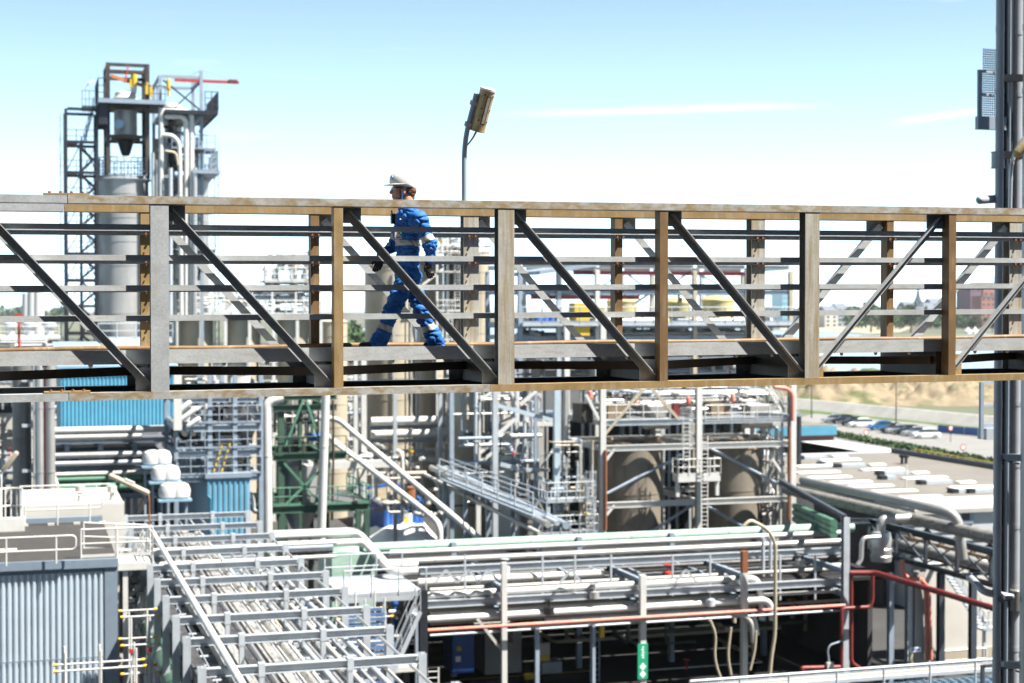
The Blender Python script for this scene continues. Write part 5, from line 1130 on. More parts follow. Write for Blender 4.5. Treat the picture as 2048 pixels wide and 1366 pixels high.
for q in ((xa, xb),): rail(gf, [(q[0], YI - 2, z + .26), (q[1], YI - 2, z + .26), (q[1], YI + 5.8, z + .26)], 1.15, 'paintgreen', .04, 1.1)
z2 = I(600, 913).z + .2; rail(gf, [(I(520, 900).x, YI - .4, z2), (I(690, 900).x, YI - .4, z2)], 1.15, 'green', .04, 1.0); MB().box(I(520, 900).x, I(565, 900).x, YI - .4, YI + 6, z2 - .08, z2).build('deck', G['green'], gf)
for a, e in (((568, 926), (645, 1012)), ((645, 936), (570, 1010)), ((606, 800), (572, 890)), ((612, 800), (645, 900))): brace(gf, I(*a, -.3), I(*e, -.3), 'paintgreen', .15)
ve = thing('process_vessel', 'stainless vessel with conical bottom inside the green frame', 'vessel', I(605, 1060, 2)); a, e = I(569, 970, 1), I(642, 970, 1); r = (e.x - a.x) / 2; c = ((a.x + e.x) / 2, YI + 1 + r, 0)
MB().lathe(c, [(.45, I(605, 1066, 2).z), (r, I(605, 1018, 2).z), (r, I(605, 930, 2).z), (r * .6, I(605, 922, 2).z), (.5, I(605, 918, 2).z)], 36).build('shell', G['stainless'], ve)
MB().box(I(588, 880, 2).x, I(612, 880, 2).x, YI + 2, YI + 4.5, I(600, 912, 2).z, I(600, 884, 2).z).build('gearbox', G['darkbrown'], ve); p = I(616, 875, 1); MB().cyl(p, p + V((.9, 0, 0)), .28).build('motor', G['blue_paint'], ve)
h2 = thing('feed_hopper', 'grey feed hopper at the top of the green frame', 'hopper', I(598, 840, 2)); c = (I(598, 830).x, YI + 3, 0); MB().lathe(c, [(.35, I(600, 850, 2).z), (1.4, I(600, 815, 2).z), (1.4, I(600, 790, 2).z), (.9, I(600, 780, 2).z)], 28).build('shell', G['silo_grey'], h2)
pipework(gf, (I(565, 900).x, I(650, 900).x, YI + .3, YI + 5, z2, I(600, 780).z), 34, 71, ('white', 'green', 'stainless', 'black', 'white_dirty'), (.04, .13))
pipe('riser_pipe', 'thick white riser curving over on the left of the green frame', [I(566, 796, -2.6), I(533, 803, -2.6), I(536, 1095, -2.6)], .3, 'white', 1.8, 7)
pipe('riser_pipe', 'thick white riser in front of the right green column', [I(652, 770, -2.6), I(642, 1095, -2.6)], .28, 'white', None, 8)
pipe('riser_pipe', 'black hose hanging on the right side of the green frame', [I(666, 800, -1), I(667, 900, -1), I(664, 1040, -1)], .08, 'darkbrown')
pipe('riser_pipe', 'small white pipe stepping down left of the green frame', [I(500, 985, -2.4), I(507, 1000, -2.4), I(507, 1022, -2.4), I(524, 1021, -2.4)], .12, 'white')
# ================================================================ OPEN YARD behind the rack: container, tarpaulin
bc = thing('blue_container', 'blue open container filled with sand behind the white slanting pipes', 'container', oz(770, 1070, 0))
A = [V((*oz(x, y, 3.0).xy, 0)) for x, y in ((769, 1010), (846, 1003), (795, 968), (716, 977))]
cz = 3.0; ctr = sum(A, V()) / 4
for i in range(4):
    a, e = A[i], A[(i + 1) % 4]; n = (e - a).normalized().cross(V((0, 0, 1))); nn = n if (a - ctr).dot(n) > 0 else -n
    b = MB(); b.prism(a, e, nn, V((0, 0, 1)), -.1, 0, 0, cz); k = max(3, int((e - a).length / .5))
    for j in range(k): p = a.lerp(e, (j + .5) / k); u = (e - a).normalized(); b.prism(p - u * .1, p + u * .1, nn, V((0, 0, 1)), .002, .08, .1, cz - .15)
    b.prism(a, e, nn, V((0, 0, 1)), -.15, .12, cz + .001, cz + .14); b.build('side_wall', G['blue_paint'], bc)
b = MB(); q = [ctr + (p - ctr) * .94 + V((0, 0, cz - .1)) for p in A]; n = 10
vs = [q[0].lerp(q[1], i / n).lerp(q[3].lerp(q[2], i / n), j / n) + V((0, 0, .18 * noise.noise(V((i * .7, j * .7, 2))))) for j in range(n + 1) for i in range(n + 1)]
b.add(vs, [(j * (n + 1) + i, j * (n + 1) + i + 1, (j + 1) * (n + 1) + i + 1, (j + 1) * (n + 1) + i) for j in range(n) for i in range(n)], True); b.build('sand_fill', G['sand'], bc)
p = A[0] + (A[1] - A[0]) * .55 + V((0, -.2, 1.2)); MB().box(p.x - .5, p.x + .5, p.y - .06, p.y + .02, .4, 2.2).build('notice', G['signwhite'], bc); MB().box(p.x - .22, p.x + .22, p.y - .08, p.y - .065, 1.2, 1.75).build('hazard_mark', G['yellow'], bc)
p = oz(817, 1010, 2.9); tag(MB().lathe((p.x, p.y, 3.1), [(.6, 0), (.6, 1.3), (.65, 1.32), (.65, 1.4), (.1, 1.42)], 18).box(p.x - .7, p.x + .7, p.y - .05, p.y + .05, 2.9, 3.1).build('rusty_drum', G['bolt_rust'], None, (p.x, p.y, 2.9)), 'rusty drum on the edge of the blue container', 'drum')
b = MB(); n = 22; a0, a1, a2, a3 = [oz(x, y, 0) for x, y in ((735, 1110), (905, 1110), (845, 1042), (730, 1020))]
vs = []
for j in range(n + 1):
    for i in range(n + 1):
        p = a0.lerp(a1, i / n).lerp(a3.lerp(a2, i / n), j / n); h = 1.6 * min(1, 4 * min(i, n - i) / n) * min(1, 4 * min(j, n - j) / n) * (.7 + .5 * noise.noise(p * .35)); vs.append((p.x, p.y, .03 + h))
b.add(vs, [(j * (n + 1) + i, j * (n + 1) + i + 1, (j + 1) * (n + 1) + i + 1, (j + 1) * (n + 1) + i) for j in range(n) for i in range(n)], True); tag(b.build('tarpaulin', G['tarp'], None, a0), 'crumpled white tarpaulin heap in the yard before the blue container', 'tarpaulin')
# ================================================================ CLAD BUILDING with felt roof, bottom left (L)
ZR = 10.0
pc = oz(235, 1119, ZR); YL1 = pc.y; XR1 = pc.x; YL2 = oz(205, 1042, ZR).y
cb = thing('clad_building', 'pale blue corrugated building with dark felt roof at the bottom left', 'building', (XR1 - 5, YL1, 0))
MB().box(-30, XR1 - .02, YL1 + .12, YL2, 0, ZR - .02).build('wall', G['clad_trim'], cb)
b = MB(); x = -12.0; pch = .235
while x < XR1 - .55:
    b.add([(x + q, YL1 + y, z) for z in (0, ZR - .45) for q, y in ((0, .1), (pch * .32, .1), (pch * .5, 0), (pch * .86, 0), (pch, .1))], [(k, k + 1, k + 6, k + 5) for k in range(4)]); x += pch
b.build('cladding', G['clad_grey'], cb)
for zz in (2.9, 6.1): MB().box(-12, XR1 - .52, YL1 - .008, YL1 + .02, zz, zz + .03).build('sheet_lap', G['clad_trim'], cb)
MB().box(XR1 - .5, XR1, YL1 - .03, YL1 + .1, 0, ZR - .3).build('corner_trim', G['clad_trim'], cb)
MB().box(-30, XR1 + .03, YL1 - .1, YL1 + .15, ZR - .28, ZR + .06).build('eaves', G['clad_trim'], cb)
MB().box(-30, XR1 - .0, YL1 + .152, YL2, ZR - .015, ZR + .01).build('roof', G['roof_felt'], cb)
MB().box(-30, XR1 - .02, YL2 - .1, YL2 + .25, ZR + .011, ZR + .25).build('parapet', G['clad_trim'], cb)
def hoop(root, pts, h, m='white', r=.035):
    pts = [V(p) for p in pts]; z = V((0, 0, 1)); b = MB(); a, e = pts[0], pts[-1]
    b.tube(bend([a + z * .5 * h, e + z * .5 * h, e + z * h, a + z * h], .18), r, 8)
    n = max(2, round((e - a).length / 1.35))
    for i in range(n): p = a.lerp(e, i / (n - .6)); b.tube([p, p + z * h], r, 8)
    return b.build('railing', G[m], root)
q0 = oz(-90, 1139, ZR); q1 = oz(152, 1127, ZR)
rr_ = thing('roof_railing', 'white front railing along the eaves of the felt roof', 'railing', q0); hoop(rr_, [(q0.x, q0.y + .3, ZR), (q1.x, q0.y + .3, ZR)], 1.1)
q0 = oz(50, 1053, ZR); q1 = oz(205, 1047, ZR); rb = thing('roof_railing', 'white back railing along the far edge of the felt roof', 'railing', q0); hoop(rb, [(q0.x, q0.y, ZR), (q1.x, q0.y, ZR)], 1.5)
for i in range(4): p = q0.lerp(q1, i / 3); MB().box(p.x - .15, p.x + .15, q0.y - .12, q0.y + .12, ZR + .011, ZR + .1).build('foot_block', G['white_dirty'], rb)
ec = thing('exit_cage', 'white caged ladder head at the far left end of the felt roof', 'ladder', oz(22, 1060, ZR))
p = oz(22, 1062, ZR); b = MB()
for i in range(7): a = pi * i / 6; b.tube([p + V((cos(a) * .5, sin(a) * .5, 0)), p + V((cos(a) * .5, sin(a) * .5, 1.9))], .04, 6)
for z in (.4, 1.1, 1.9): b.tube([p + V((cos(pi * i / 6) * .5, sin(pi * i / 6) * .5, z)) for i in range(7)], .04, 6)
b.box(p.x - .6, p.x + .6, p.y - .3, p.y + .3, 0 + ZR + .012, ZR + .6); b.build('cage', G['white'], ec)
p = oz(16, 1104, ZR); tag(MB().box(p.x - .35, p.x + .35, p.y - .3, p.y + .3, ZR + .012, ZR + .1).build('roof_block', G['plaster'], None, p), 'small pale block lying on the felt roof', 'block')
# cream parapet wall and pipes right behind the felt roof
pw = thing('cream_parapet', 'cream parapet wall behind the felt roof', 'wall', (XR1 - 4, YL2 + 1, 0)); a, e = oy(40, 1044, YL2 + 1.2), oy(248, 1008, YL2 + 1.2)
MB().box(a.x, e.x, YL2 + 1.0, YL2 + 9, 0, e.z).build('wall', G['plaster'], pw); MB().box(a.x, e.x, YL2 + 1.0, YL2 + 1.3, e.z + .001, e.z + .12).build('coping', G['white'], pw)
hoop(thing('roof_railing', 'white railing on the cream parapet below the left stack', 'railing', (a.x, YL2 + 1.2, e.z)), [(a.x, YL2 + 1.2, e.z), (e.x - .6, YL2 + 1.2, e.z)], 1.0)
for i, px in enumerate((160, 224)): p = oy(px, 1010, YL2 + 3); tag(MB().lathe((p.x, YL2 + 3, p.z - .3), [(.13, 0), (.13, .9), (.24, .95), (.24, 1.25), (.05, 1.3)], 12).build('roof_vent', G['white_dirty'], None, (p.x, YL2 + 3, p.z)), ('left', 'right')[i] + ' of two small vents on the cream parapet roof', 'vent', 'parapet vents')
# white stair landing to the right of the felt roof
wl2 = thing('stair_landing', 'white railed stair landing at the right edge of the felt roof', 'platform', (XR1, 70, 0))
xa, xb = oy(166, 1100, YL1 + 2).x, oy(300, 1100, YL1 + 2).x; z = ZR - .25
deck(wl2, XR1 + .05, xb, YL1 + .6, YL1 + 3.4, z, 'white', .3); rail(wl2, [(XR1 - 1.4, YL1 + .6, z + .28), (xb, YL1 + .6, z + .28)], 1.15, 'white', .04, 1.2); rail(wl2, [(xb, YL1 + .6, z), (xb, YL1 + 3.4, z), (XR1 - 1.2, YL1 + 3.4, z + .2)], 1.15, 'white', .04, 1.2)
for x in (XR1 + .35, xb - .1):
    for y in (YL1 + .8, YL1 + 3.2): MB().bar((x, y, 0), (x, y, z - .31), .2).build('leg', G['white'], wl2)
for k in range(4): zz = z - 2 - k * 2.2; stairs(wl2, (XR1 + .4, YL1 + (1.2 if k % 2 else 2.8), zz), (xb - .2, YL1 + (1.2 if k % 2 else 2.8), zz + 2.0), .8, 'white', (0, 1, 0))
pipework(wl2, (XR1 + .3, xb, YL1 + 1, YL1 + 4, 3, 9.2), 26, 81, ('white', 'white_dirty', 'lightsteel', 'stainless'), (.04, .11))
# yard lamps on the left
def strip_lamp(label, foot, knee, tip, Z, m, zb=0):
    a, k, e = od(*foot, Z), od(*knee, Z), od(*tip, Z); t = thing('strip_lamp', label, 'lamp', (a.x, a.y, zb)); d = (e - k).normalized()
    MB().tube(bend([(a.x, a.y, zb), (a.x, a.y, k.z - .25), k], .3), .045, 8).build('pole', G[m], t)
    MB().caps(k + d * .05, e, .13, .13, 14).build('housing', G['silo_beige'], t); c = k.lerp(e, .5) + V((0, 0, .13)); MB().bar(c - d * .25, c + d * .25, .2, .14).build('ballast_box', G['white'], t)
strip_lamp('strip lamp on a rusty bent pole above the pipe rack, tilted up to the left', (299, 1110), (296, 986), (222, 952), 76, 'bolt_rust')
strip_lamp('strip lamp tilted up to the right at the left edge near the dark stack', (3, 1050), (6, 940), (32, 907), 80, 'white')
# ================================================================ OPEN PIPE RACK receding at the left (M)
lefts = [(274, 1030), (285, 1052), (296, 1075), (302, 1100), (308, 1129), (317, 1158), (327, 1193), (341, 1233), (355, 1276), (376, 1337)]
rights = [498, 519, 538, 562, 587, 656, 687, 727, 765, 821]
XM0 = sum(oz(x, y, ZR).x for x, y in lefts) / 10
rk = thing('open_pipe_rack', 'grey blue open pipe rack receding from the bottom edge between clad building and shed', 'pipe rack', (XM0, 60, 0))
Ys = [oz(x, y, ZR).y for x, y in lefts]; XRr = [oy(r, l[1] - 20, y).x for r, l, y in zip(rights, lefts, Ys)]
Xn = sum(XRr[5:]) / 5; Xf = sum(XRr[:5]) / 5; Ys = Ys + [Ys[-1] - 3.9, Ys[-1] - 7.8]
for i, y in enumerate(Ys):
    xr = Xf if i < 5 else Xn
    MB().ib((XM0, y, ZR - .15), (xr, y, ZR - .15), .24, .25, .022).build('beam', G['bluegrey2'], rk); MB().ib((XM0 + .2, y, ZR - 1.5), (xr, y, ZR - 1.5), .2, .28).build('lower_beam', G['bluegrey2'], rk)
    MB().ib((XM0, y, ZR - 3.6), (xr, y, ZR - 3.6), .2, .28).build('lower_beam', G['bluegrey2'], rk)
    for x in (XM0 - .12, xr + .12): MB().ib((x, y, 0), (x, y, ZR + .02), .24, .24, .035).build('column', G['bluegrey2'], rk)
    for x in (XM0 + 1.55, XM0 + 4.1): MB().box(x - .07, x + .07, y - .12, y + .12, ZR - 1.36, ZR - .33).build('hanger', G['bluegrey2'], rk); MB().box(x - .09, x + .09, y - .13, y + .13, ZR - .34, ZR + .03).build('clamp', G['lightsteel'], rk)
yA, yZ = Ys[0] + 1.5, Ys[-1] - 2
R2 = random.Random(11)
for i, (dx, r, m, l) in enumerate(((3.10, .06, 'silo_beige', 'thin beige'), (3.22, .08, 'white', 'thin white'), (3.45, .13, 'clad_pipe', 'rightmost pale'))):
    pipe('clad_pipe', l + ' lagged pipe lying along the open pipe rack', [(XM0 + dx, yA, ZR - 1.36 + r), (XM0 + dx, yZ, ZR - 1.36 + r)], r, m, None, 1.9, 16, 'lagged pipes of the open rack')
for i, (o0, o1, m, l) in enumerate(((.05, .5, 'clad_dark', 'leftmost dark'), (1.1, 1.78, 'clad_pipe', 'wide pale mottled'), (1.86, 2.42, 'clad_dark', 'dark mottled'), (2.5, 3.02, 'clad_pipe', 'grey mottled'))):
    z = ZR - 1.34; t_ = MB().box(XM0 + o0, XM0 + o1, yZ, yA, z, z + .3); k = yZ + .8
    while k < yA: t_.box(XM0 + o0 - .012, XM0 + o1 + .012, k, k + .05, z + .01, z + .312); k += 2.4
    tag(t_.build('covered_tray', G[m], None, (XM0 + o0, yZ, z)), l + ' covered cable tray along the open pipe rack', 'cable tray', 'covered trays of the open rack')
for i in range(7):
    x = XM0 + 3.75 + i * .38; yy0 = yA - 12 if i else yA
    m = ('white', 'lightsteel', 'clad_dark', 'white_dirty', 'stainless', 'lightsteel', 'silo_beige')[i]
    pipe('rack_pipe', ('first', 'second', 'third black', 'fourth', 'fifth', 'sixth', 'seventh')[i] + ' thin pipe from the middle on the right half of the open rack', [(x, yy0, ZR - 1.28), (x, yZ, ZR - 1.28)], .05 + .04 * (i % 2), m, None, 4.5, 8, 'thin pipes of the open rack')
tray = thing('cable_tray', 'cable tray with blue and white cables low in the open pipe rack', 'cable tray', (XM0 + 5, 50, ZR - 3.3))
MB().box(XM0 + .4, Xn - .3, yZ, yA - 1, ZR - 3.42, ZR - 3.36).build('tray_bottom', G['dark_grating'], tray)
for i in range(16):
    x = XM0 + .7 + i * .36; MB().tube([(x + .06 * sin(k * 1.3 + i), yA - 1 + (yZ - yA) * k / 9, ZR - 3.24) for k in range(10)], .10, 6).build('cable', G[R2.choice(('white', 'blue_paint', 'silo_beige', 'black', 'stainless', 'white', 'lightsteel', 'white', 'clad_pipe'))], tray)
a, e = od(322, 1100, 62), od(408, 1345, 46.5); pipe('top_pipe', 'white pipe running over the top of the open rack beams', [(XM0 + .62, yA - 9, ZR + .14), (XM0 + .62, yZ, ZR + .14)], .11, 'white', None, 2.2)
a = oz(297, 1250, 7.0); pipe('green_pipe', 'wide dark green pipe left of the open rack at the bottom edge', [(a.x, oz(290, 1245, 7).y, 7), (a.x, yZ - 6, 7.0)], .36, 'green', None, 3)
pipe('green_pipe', 'second dark green pipe under the left end of the open rack', [(XM0 + .6, oz(345, 1260, 7).y, 6.6), (XM0 + .6, yZ - 4, 6.6)], .28, 'green', None, 3)
for i, y in enumerate((1100, 1128)): p, q = oz(300, y, ZR - .4), oz(662, y - 24, ZR - .4); pipe('cross_pipe', ('thin white', 'second white')[i] + ' pipe crossing the open rack just under its beams', [(p.x, p.y, ZR - .42), (q.x, p.y, ZR - .42)], .08, 'white', None, 3)
for i in range(9):
    x = XM0 + (.25, 1.0, 1.85, 2.5, 3.0, 3.6, 4.4, 5.2, 5.9)[i]; z = ZR - .33 - .06 * (i % 2); y0 = yA - (8 if i > 5 else .5)
    MB().tube([(x, y0, z), (x, yZ, z)], .022 + .014 * (i % 3), 6).build('conduit', G[('lightsteel', 'white', 'stainless')[i % 3]], rk)
for i in range(14):
    y = Ys[0] - 1.6 - i * 2.6; MB().bar((XM0 + .2, y, ZR - 1.62), (Xn - .3 if i > 4 else Xf, y, ZR - 1.62), .1, .16).build('lower_beam', G['lightsteel'], rk)
pipework(rk, (XM0 + 3.6, Xf, yZ + 6, yA - 10, ZR - 3, ZR - 1.7), 36, 97, ('white', 'white_dirty', 'lightsteel', 'stainless', 'silo_beige'), (.03, .09))
# scaffolds
def scaffold(label, x0, x1, y0, y1, z0, z1, nx, seed):
    t = thing('scaffold', label, 'scaffold', (x0, y0, z0)); R = random.Random(seed)
    xs_ = [x0 + (x1 - x0) * i / nx for i in range(nx + 1)]; z = z0 + .3; b = MB()
    for x in xs_:
        for y in (y0, y1): MB().tube([(x, y, z0), (x, y, z1)], .04, 6).build('standard', G['white'], t)
    while z < z1:
        for y in (y0, y1):
            MB().tube([(xs_[0] - .3, y, z), (xs_[-1] + .3, y, z)], .035, 6).build('ledger', G['white'], t)
            for x in (xs_[0] - .3, xs_[-1] + .3): b.cyl((x - .06, y, z), (x + .06, y, z), .055, 8)
        z += 1.0
    b.build('end_caps', G['yellow'], t); b = MB()
    for x in xs_: b.box(x - .07, x + .07, y0 - .07, y0 + .07, z1 - 1.3, z1 - 1.15)
    b.build('couplers', G['red'], t); MB().tube([(x0, y0, z0), (x1, y0, z1)], .035, 6).build('diagonal', G['lightsteel'], t)
    MB().box(x0, x1, y0 + .1, y1 - .1, z1 - 2.1, z1 - 2.0).build('boards', G['silo_beige'], t); return t
a = od(262, 1240, 56); e = od(300, 1240, 56); scaffold('narrow scaffold between the clad building and the open rack', a.x, e.x, a.y, a.y + 1.2, 0, od(262, 1232, 56).z, 1, 1)
a = od(130, 1300, 52); e = od(275, 1300, 52); scaffold('low scaffold in front of the clad building at the bottom edge', a.x, e.x, a.y, a.y + 1.0, 0, od(200, 1305, 52).z, 2, 2)
a = od(690, 1210, 66); e = od(775, 1210, 66); sc3 = scaffold('scaffold with blue netting right of the open rack', a.x, e.x, a.y, a.y + 2, 0, od(700, 1200, 66).z, 2, 3)
b = MB(); n = 14
z1 = od(700, 1206, 66).z
for i in range(n):
    for k in range(18): x = a.x + (e.x - a.x) * i / n; z = z1 - 3.8 + k * .2; b.box(x, x + .13, a.y - .06 + .02 * (k % 3), a.y - .05 + .02 * (k % 3), z, z + .14)
b.build('netting', G['blue_net'], sc3)
# pipes linking the open rack with the shed, dropping at an angle
YJ = 82.0
for i, (y, dy, r, m, x1, l) in enumerate(((1066, 0, .19, 'white', 717, 'upper'), (1060, 1.2, .16, 'stainless', 712, 'rear steel'), (1084, -1.5, .2, 'white', 727, 'lower'))):
    p, q = oy(545, y + 8, YJ + dy), oy(x1, y, YJ + dy); q2 = oy(776 + i * 4, 1132 + i * 6, YJ - 3.5 + dy); q3 = oy(835, 1130 + i * 7, YJ - 3.5 + dy)
    pipe('link_pipe', l + ' link pipe that drops at an angle between the open rack and the shed', [(p.x, p.y, q.z), q, q2, (q3.x, q2.y, q2.z)], r, m, .5, 4)
for y in (1097, 1104): p, q = oy(560, y, YJ - 2), oy(665, y - 4, YJ - 2); pipe('link_pipe', ('grey' if y == 1097 else 'dark') + ' short pipe under the link pipes', [(p.x, p.y, q.z), (q.x, p.y, q.z)], .15, 'bluegrey' if y == 1097 else 'clad_dark', None, 3)
gk = thing('green_tank', 'pale green flat tank top under the link pipes', 'tank', oy(700, 1115, 80)); p, q = oy(664, 1100, 80), oy(750, 1112, 80); MB().box(p.x, q.x, 80, 84, 0, p.z - .3).build('wall', G['paleg'], gk); MB().lathe(((p.x + q.x) / 2, 82, p.z - .29), [((q.x - p.x) / 2, 0), ((q.x - p.x) / 2 * .8, .3), (.2, .4)], 24).build('roof', G['paleg'], gk)
dk = thing('grey_platform', 'grey railed platform at the left end of the shed', 'platform', oy(770, 1175, 74)); z = oz(770, 1180, 6).z; YD = 73.0; z = oy(770, 1190, YD).z
deck(dk, oy(688, 1190, YD).x, oy(852, 1190, YD).x, YD, YD + 5, z, 'lightsteel', .3); rail(dk, [(oy(688, 1190, YD).x, YD, z), (oy(852, 1190, YD).x, YD, z)], 1.2, 'lightsteel', .04, 1.2); rail(dk, [(oy(688, 1190, YD).x, YD + 5, z), (oy(852, 1190, YD).x, YD + 5, z)], 1.2, 'lightsteel', .04, 1.2)
for x in (700, 770, 838): MB().bar((oy(x, 1200, YD).x, YD + .3, 0), (oy(x, 1200, YD).x, YD + .3, z - .31), .24).build('leg', G['bluegrey'], dk)
stairs(dk, (oy(760, 1300, YD - 1).x, YD - 1, z - 4.5), (oy(836, 1215, YD - 1).x, YD - 1, z - .6), .9, 'lightsteel'); deck(dk, oy(768, 1300, YD).x, oy(842, 1300, YD).x, YD - 1, YD + 1, z - 3.2, 'white', .25, 'lower_deck')
p = oy(846, 1180, YD - .3); MB().ib((p.x, YD - .3, 0), (p.x, YD - .3, p.z), .38, .38, .05).build('column', G['darksteel'], dk)
pipework(dk, (oy(600, 1200, 76).x, oy(850, 1200, 76).x, 75, 80, 1, 6), 40, 91, ('white', 'white_dirty', 'blue_paint', 'stainless', 'orange', 'lightsteel'), (.05, .16))
# ================================================================ PIPE SHED (O): long pipes over a dark open shed
YO = 74.6; O = lambda x, y, dy=0: oy(x, y, YO + dy)
sh = thing('pipe_shed', 'long dark open shed below the bundle of white pipes', 'shed', O(1285, 1400))
xa, xb = O(848, 1300).x, O(1812, 1200).x
MB().box(xb + .01, xb + .3, YO + 4, YO + 21, 0, 5.6).build('side_wall', G['shedwall'], sh)  # end wall added to keep light out of the shed
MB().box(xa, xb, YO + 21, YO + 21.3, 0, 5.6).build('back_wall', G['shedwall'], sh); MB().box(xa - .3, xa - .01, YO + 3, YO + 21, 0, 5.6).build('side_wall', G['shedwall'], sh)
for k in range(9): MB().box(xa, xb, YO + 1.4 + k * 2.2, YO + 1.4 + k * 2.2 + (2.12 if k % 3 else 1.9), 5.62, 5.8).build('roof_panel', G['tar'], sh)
for px, y0, y1, w_, m in ((1008, 1125, 0, .26, 'white'), (1074, 1245, 0, .2, 'bluegrey'), (1187, 1240, 0, .16, 'bluegrey'), (1285, 1150, 0, .3, 'white'), (1488, 1145, 0, .3, 'white'), (1690, 1034, 0, .34, 'bluegrey2')):
    p = O(px, 1250); zt4 = O(px, y0).z
    q = (MB().bar if px != 1690 else MB().ib)((p.x, YO, .0), (p.x, YO, zt4), w_, w_).build('column', G[m], sh)
    if px in (1008, 1285, 1488, 1690):
        for zz in (5.2, 6.4): MB().ib((p.x, YO + .16, zz), (p.x, YO + 9.5, zz), .2, .3).build('beam', G['bluegrey'], sh)
        MB().bar((p.x, YO + 9.6, 0), (p.x, YO + 9.6, 7.4), .28).build('rear_column', G['bluegrey'], sh)
    if px == 1488: MB().box(p.x - .4, p.x + .4, YO - .4, YO + .4, 0, .9).build('footing', G['plaster'], sh); MB().bar((p.x, YO, zt4 + .001), (p.x, YO, O(px, 1102).z), w_).build('rusty_top', G['bolt_rust'], sh)
for x0, x1, y, dy in ((840, 1690, 1120, 3.5), (853, 1690, 1185, .5), (1100, 1690, 1112, 6)): z = O(1285, y, dy).z; MB().ib((O(x0, y, dy).x, YO + dy, z), (O(x1, y, dy).x, YO + dy, z), .24, .36).build('beam', G['lightsteel'], sh)
for px in (870, 915, 955, 1120, 1350): a, e = O(px, 1165, .2), O(px + 22, 1140, .2); brace(sh, a, e, 'lightsteel', .1); brace(sh, O(px + 22, 1140, .2), O(px + 44, 1165, .2), 'lightsteel', .1)
brace(sh, O(955, 1238, .1), O(1003, 1300, .1), 'white_dirty', .14)
def op(label, pts, dy, r, m, fl=4.0, R=None):
    q = [O(x, y, dy) for x, y in pts]; z = q[0].z
    q = [V((p.x, p.y, z)) if abs(pts[i][1] - (pts[0][1] - (pts[i][0] - pts[0][0]) * .052)) < 14 else p for i, p in enumerate(q)]
    return pipe('shed_pipe', label, q, r, m, R, fl, 14)
op('topmost pale green pipe along the rear of the shed roof', [(742, 1097), (1705, 1047)], 10, .3, 'paleg', 6)
op('white pipe just below the pale green pipe', [(780, 1106), (1690, 1066)], 8.5, .15, 'white', 3)
op('wide grey white pipe third from the top above the shed', [(776, 1126), (1690, 1083)], 5.5, .21, 'clad_pipe2', 5)
op('thick white pipe ending in an upturned elbow left of the middle column', [(836, 1165), (1165, 1148), (1206, 1141)], 1.6, .19, 'white', 3.2)
op('thin white pipe starting behind the upturned elbow pipe', [(1150, 1158), (1690, 1128)], 4, .13, 'white', 3)
op('white pipe bending down at the right before the rusty topped column', [(853, 1191), (1480, 1159), (1514, 1162), (1524, 1200), (1524, 1240)], .7, .17, 'white', 5, 1.0)
op('brownish pipe in the middle of the bundle above the shed', [(853, 1220), (1400, 1192), (1462, 1189), (1468, 1215), (1468, 1245)], 2, .12, 'silo_beige', 3, .8)
op('second pipe from below, white with dark joints, above the shed opening', [(853, 1239), (1285, 1216), (1500, 1204), (1540, 1215), (1545, 1240)], .4, .17, 'white', 3.6, .8)
op('lowest white pipe starting left of the middle column over the opening', [(1036, 1252), (1285, 1240), (1480, 1231), (1505, 1245), (1506, 1285)], -.35, .14, 'white_dirty', 4, .8)
op('second lowest white pipe looping down at the rusty topped column', [(1090, 1240), (1285, 1229), (1465, 1219), (1505, 1225), (1515, 1270)], .9, .13, 'white', 4, .8)
op('thin red pipe along the bottom of the bundle above the dark opening', [(853, 1261), (1690, 1210)], -.5, .085, 'pinkred', 2.4)
for i, y in enumerate((1150, 1170, 1184, 1205, 1228)): op(('grey', 'steel', 'dull white', 'dark', 'pale')[i] + ' thin pipe deep in the bundle above the shed', [(860, y + 20), (1680, y - 22)], 7 - i * .6, .08, ('lightsteel', 'stainless', 'white_dirty', 'clad_dark', 'silo_beige')[i], 3)
op('short run of bright green pipe behind the rusty topped column', [(1275, 1141), (1690, 1120)], 8, .14, 'paintgreen', .6)
for i, (y, dy, r, m, l) in enumerate(((1102, 7.2, .1, 'stainless', 'thin steel pipe between the two upper white pipes of the shed bundle'), (1133, 4.8, .11, 'clad_dark', 'dark lagged pipe behind the beam of the shed bundle'), (1158, 2.6, .1, 'white_dirty', 'thin dull pipe behind the thick elbow pipe'), (1206, .9, .09, 'white', 'thin white pipe between the middle pipes of the shed bundle'), (1249, .2, .06, 'lightsteel', 'thin grey conduit under the lowest white pipe'))):
    op(l, [(860, y + 22), (1685, y - 21)], dy, r, m, 2.6)
for i, px in enumerate((930, 1085, 1150, 1222, 1345, 1420, 1560, 1630)):
    p = O(px, 1200, 1.2); q = O(px, 1110, 1.2); brace(sh, (p.x, YO + 1.2, p.z), (p.x, YO + 1.2, q.z), 'lightsteel', .09)
    p = O(px + 12, 1128, 6.5); brace(sh, (p.x, YO + 3.2, p.z), (p.x, YO + 8.5, p.z), 'bluegrey', .14)
for i, (px, py, dy) in enumerate(((1010, 1140, 2.2), (1188, 1190, .4), (1335, 1150, 3), (1420, 1205, .2), (1098, 1222, .2), (1600, 1125, 3.2))):
    p = O(px, py, dy); v = MB().lathe(p, [(.12, -.2), (.26, -.17), (.26, .17), (.12, .2)], 12); v.cyl(p, p + V((0, 0, .55)), .035, 6); v.lathe(p + V((0, 0, .55)), [(.22, -.02), (.22, .02)], 14); v.build('valve', G[('lightsteel', 'stainless', 'red', 'lightsteel', 'black', 'stainless')[i]], sh)
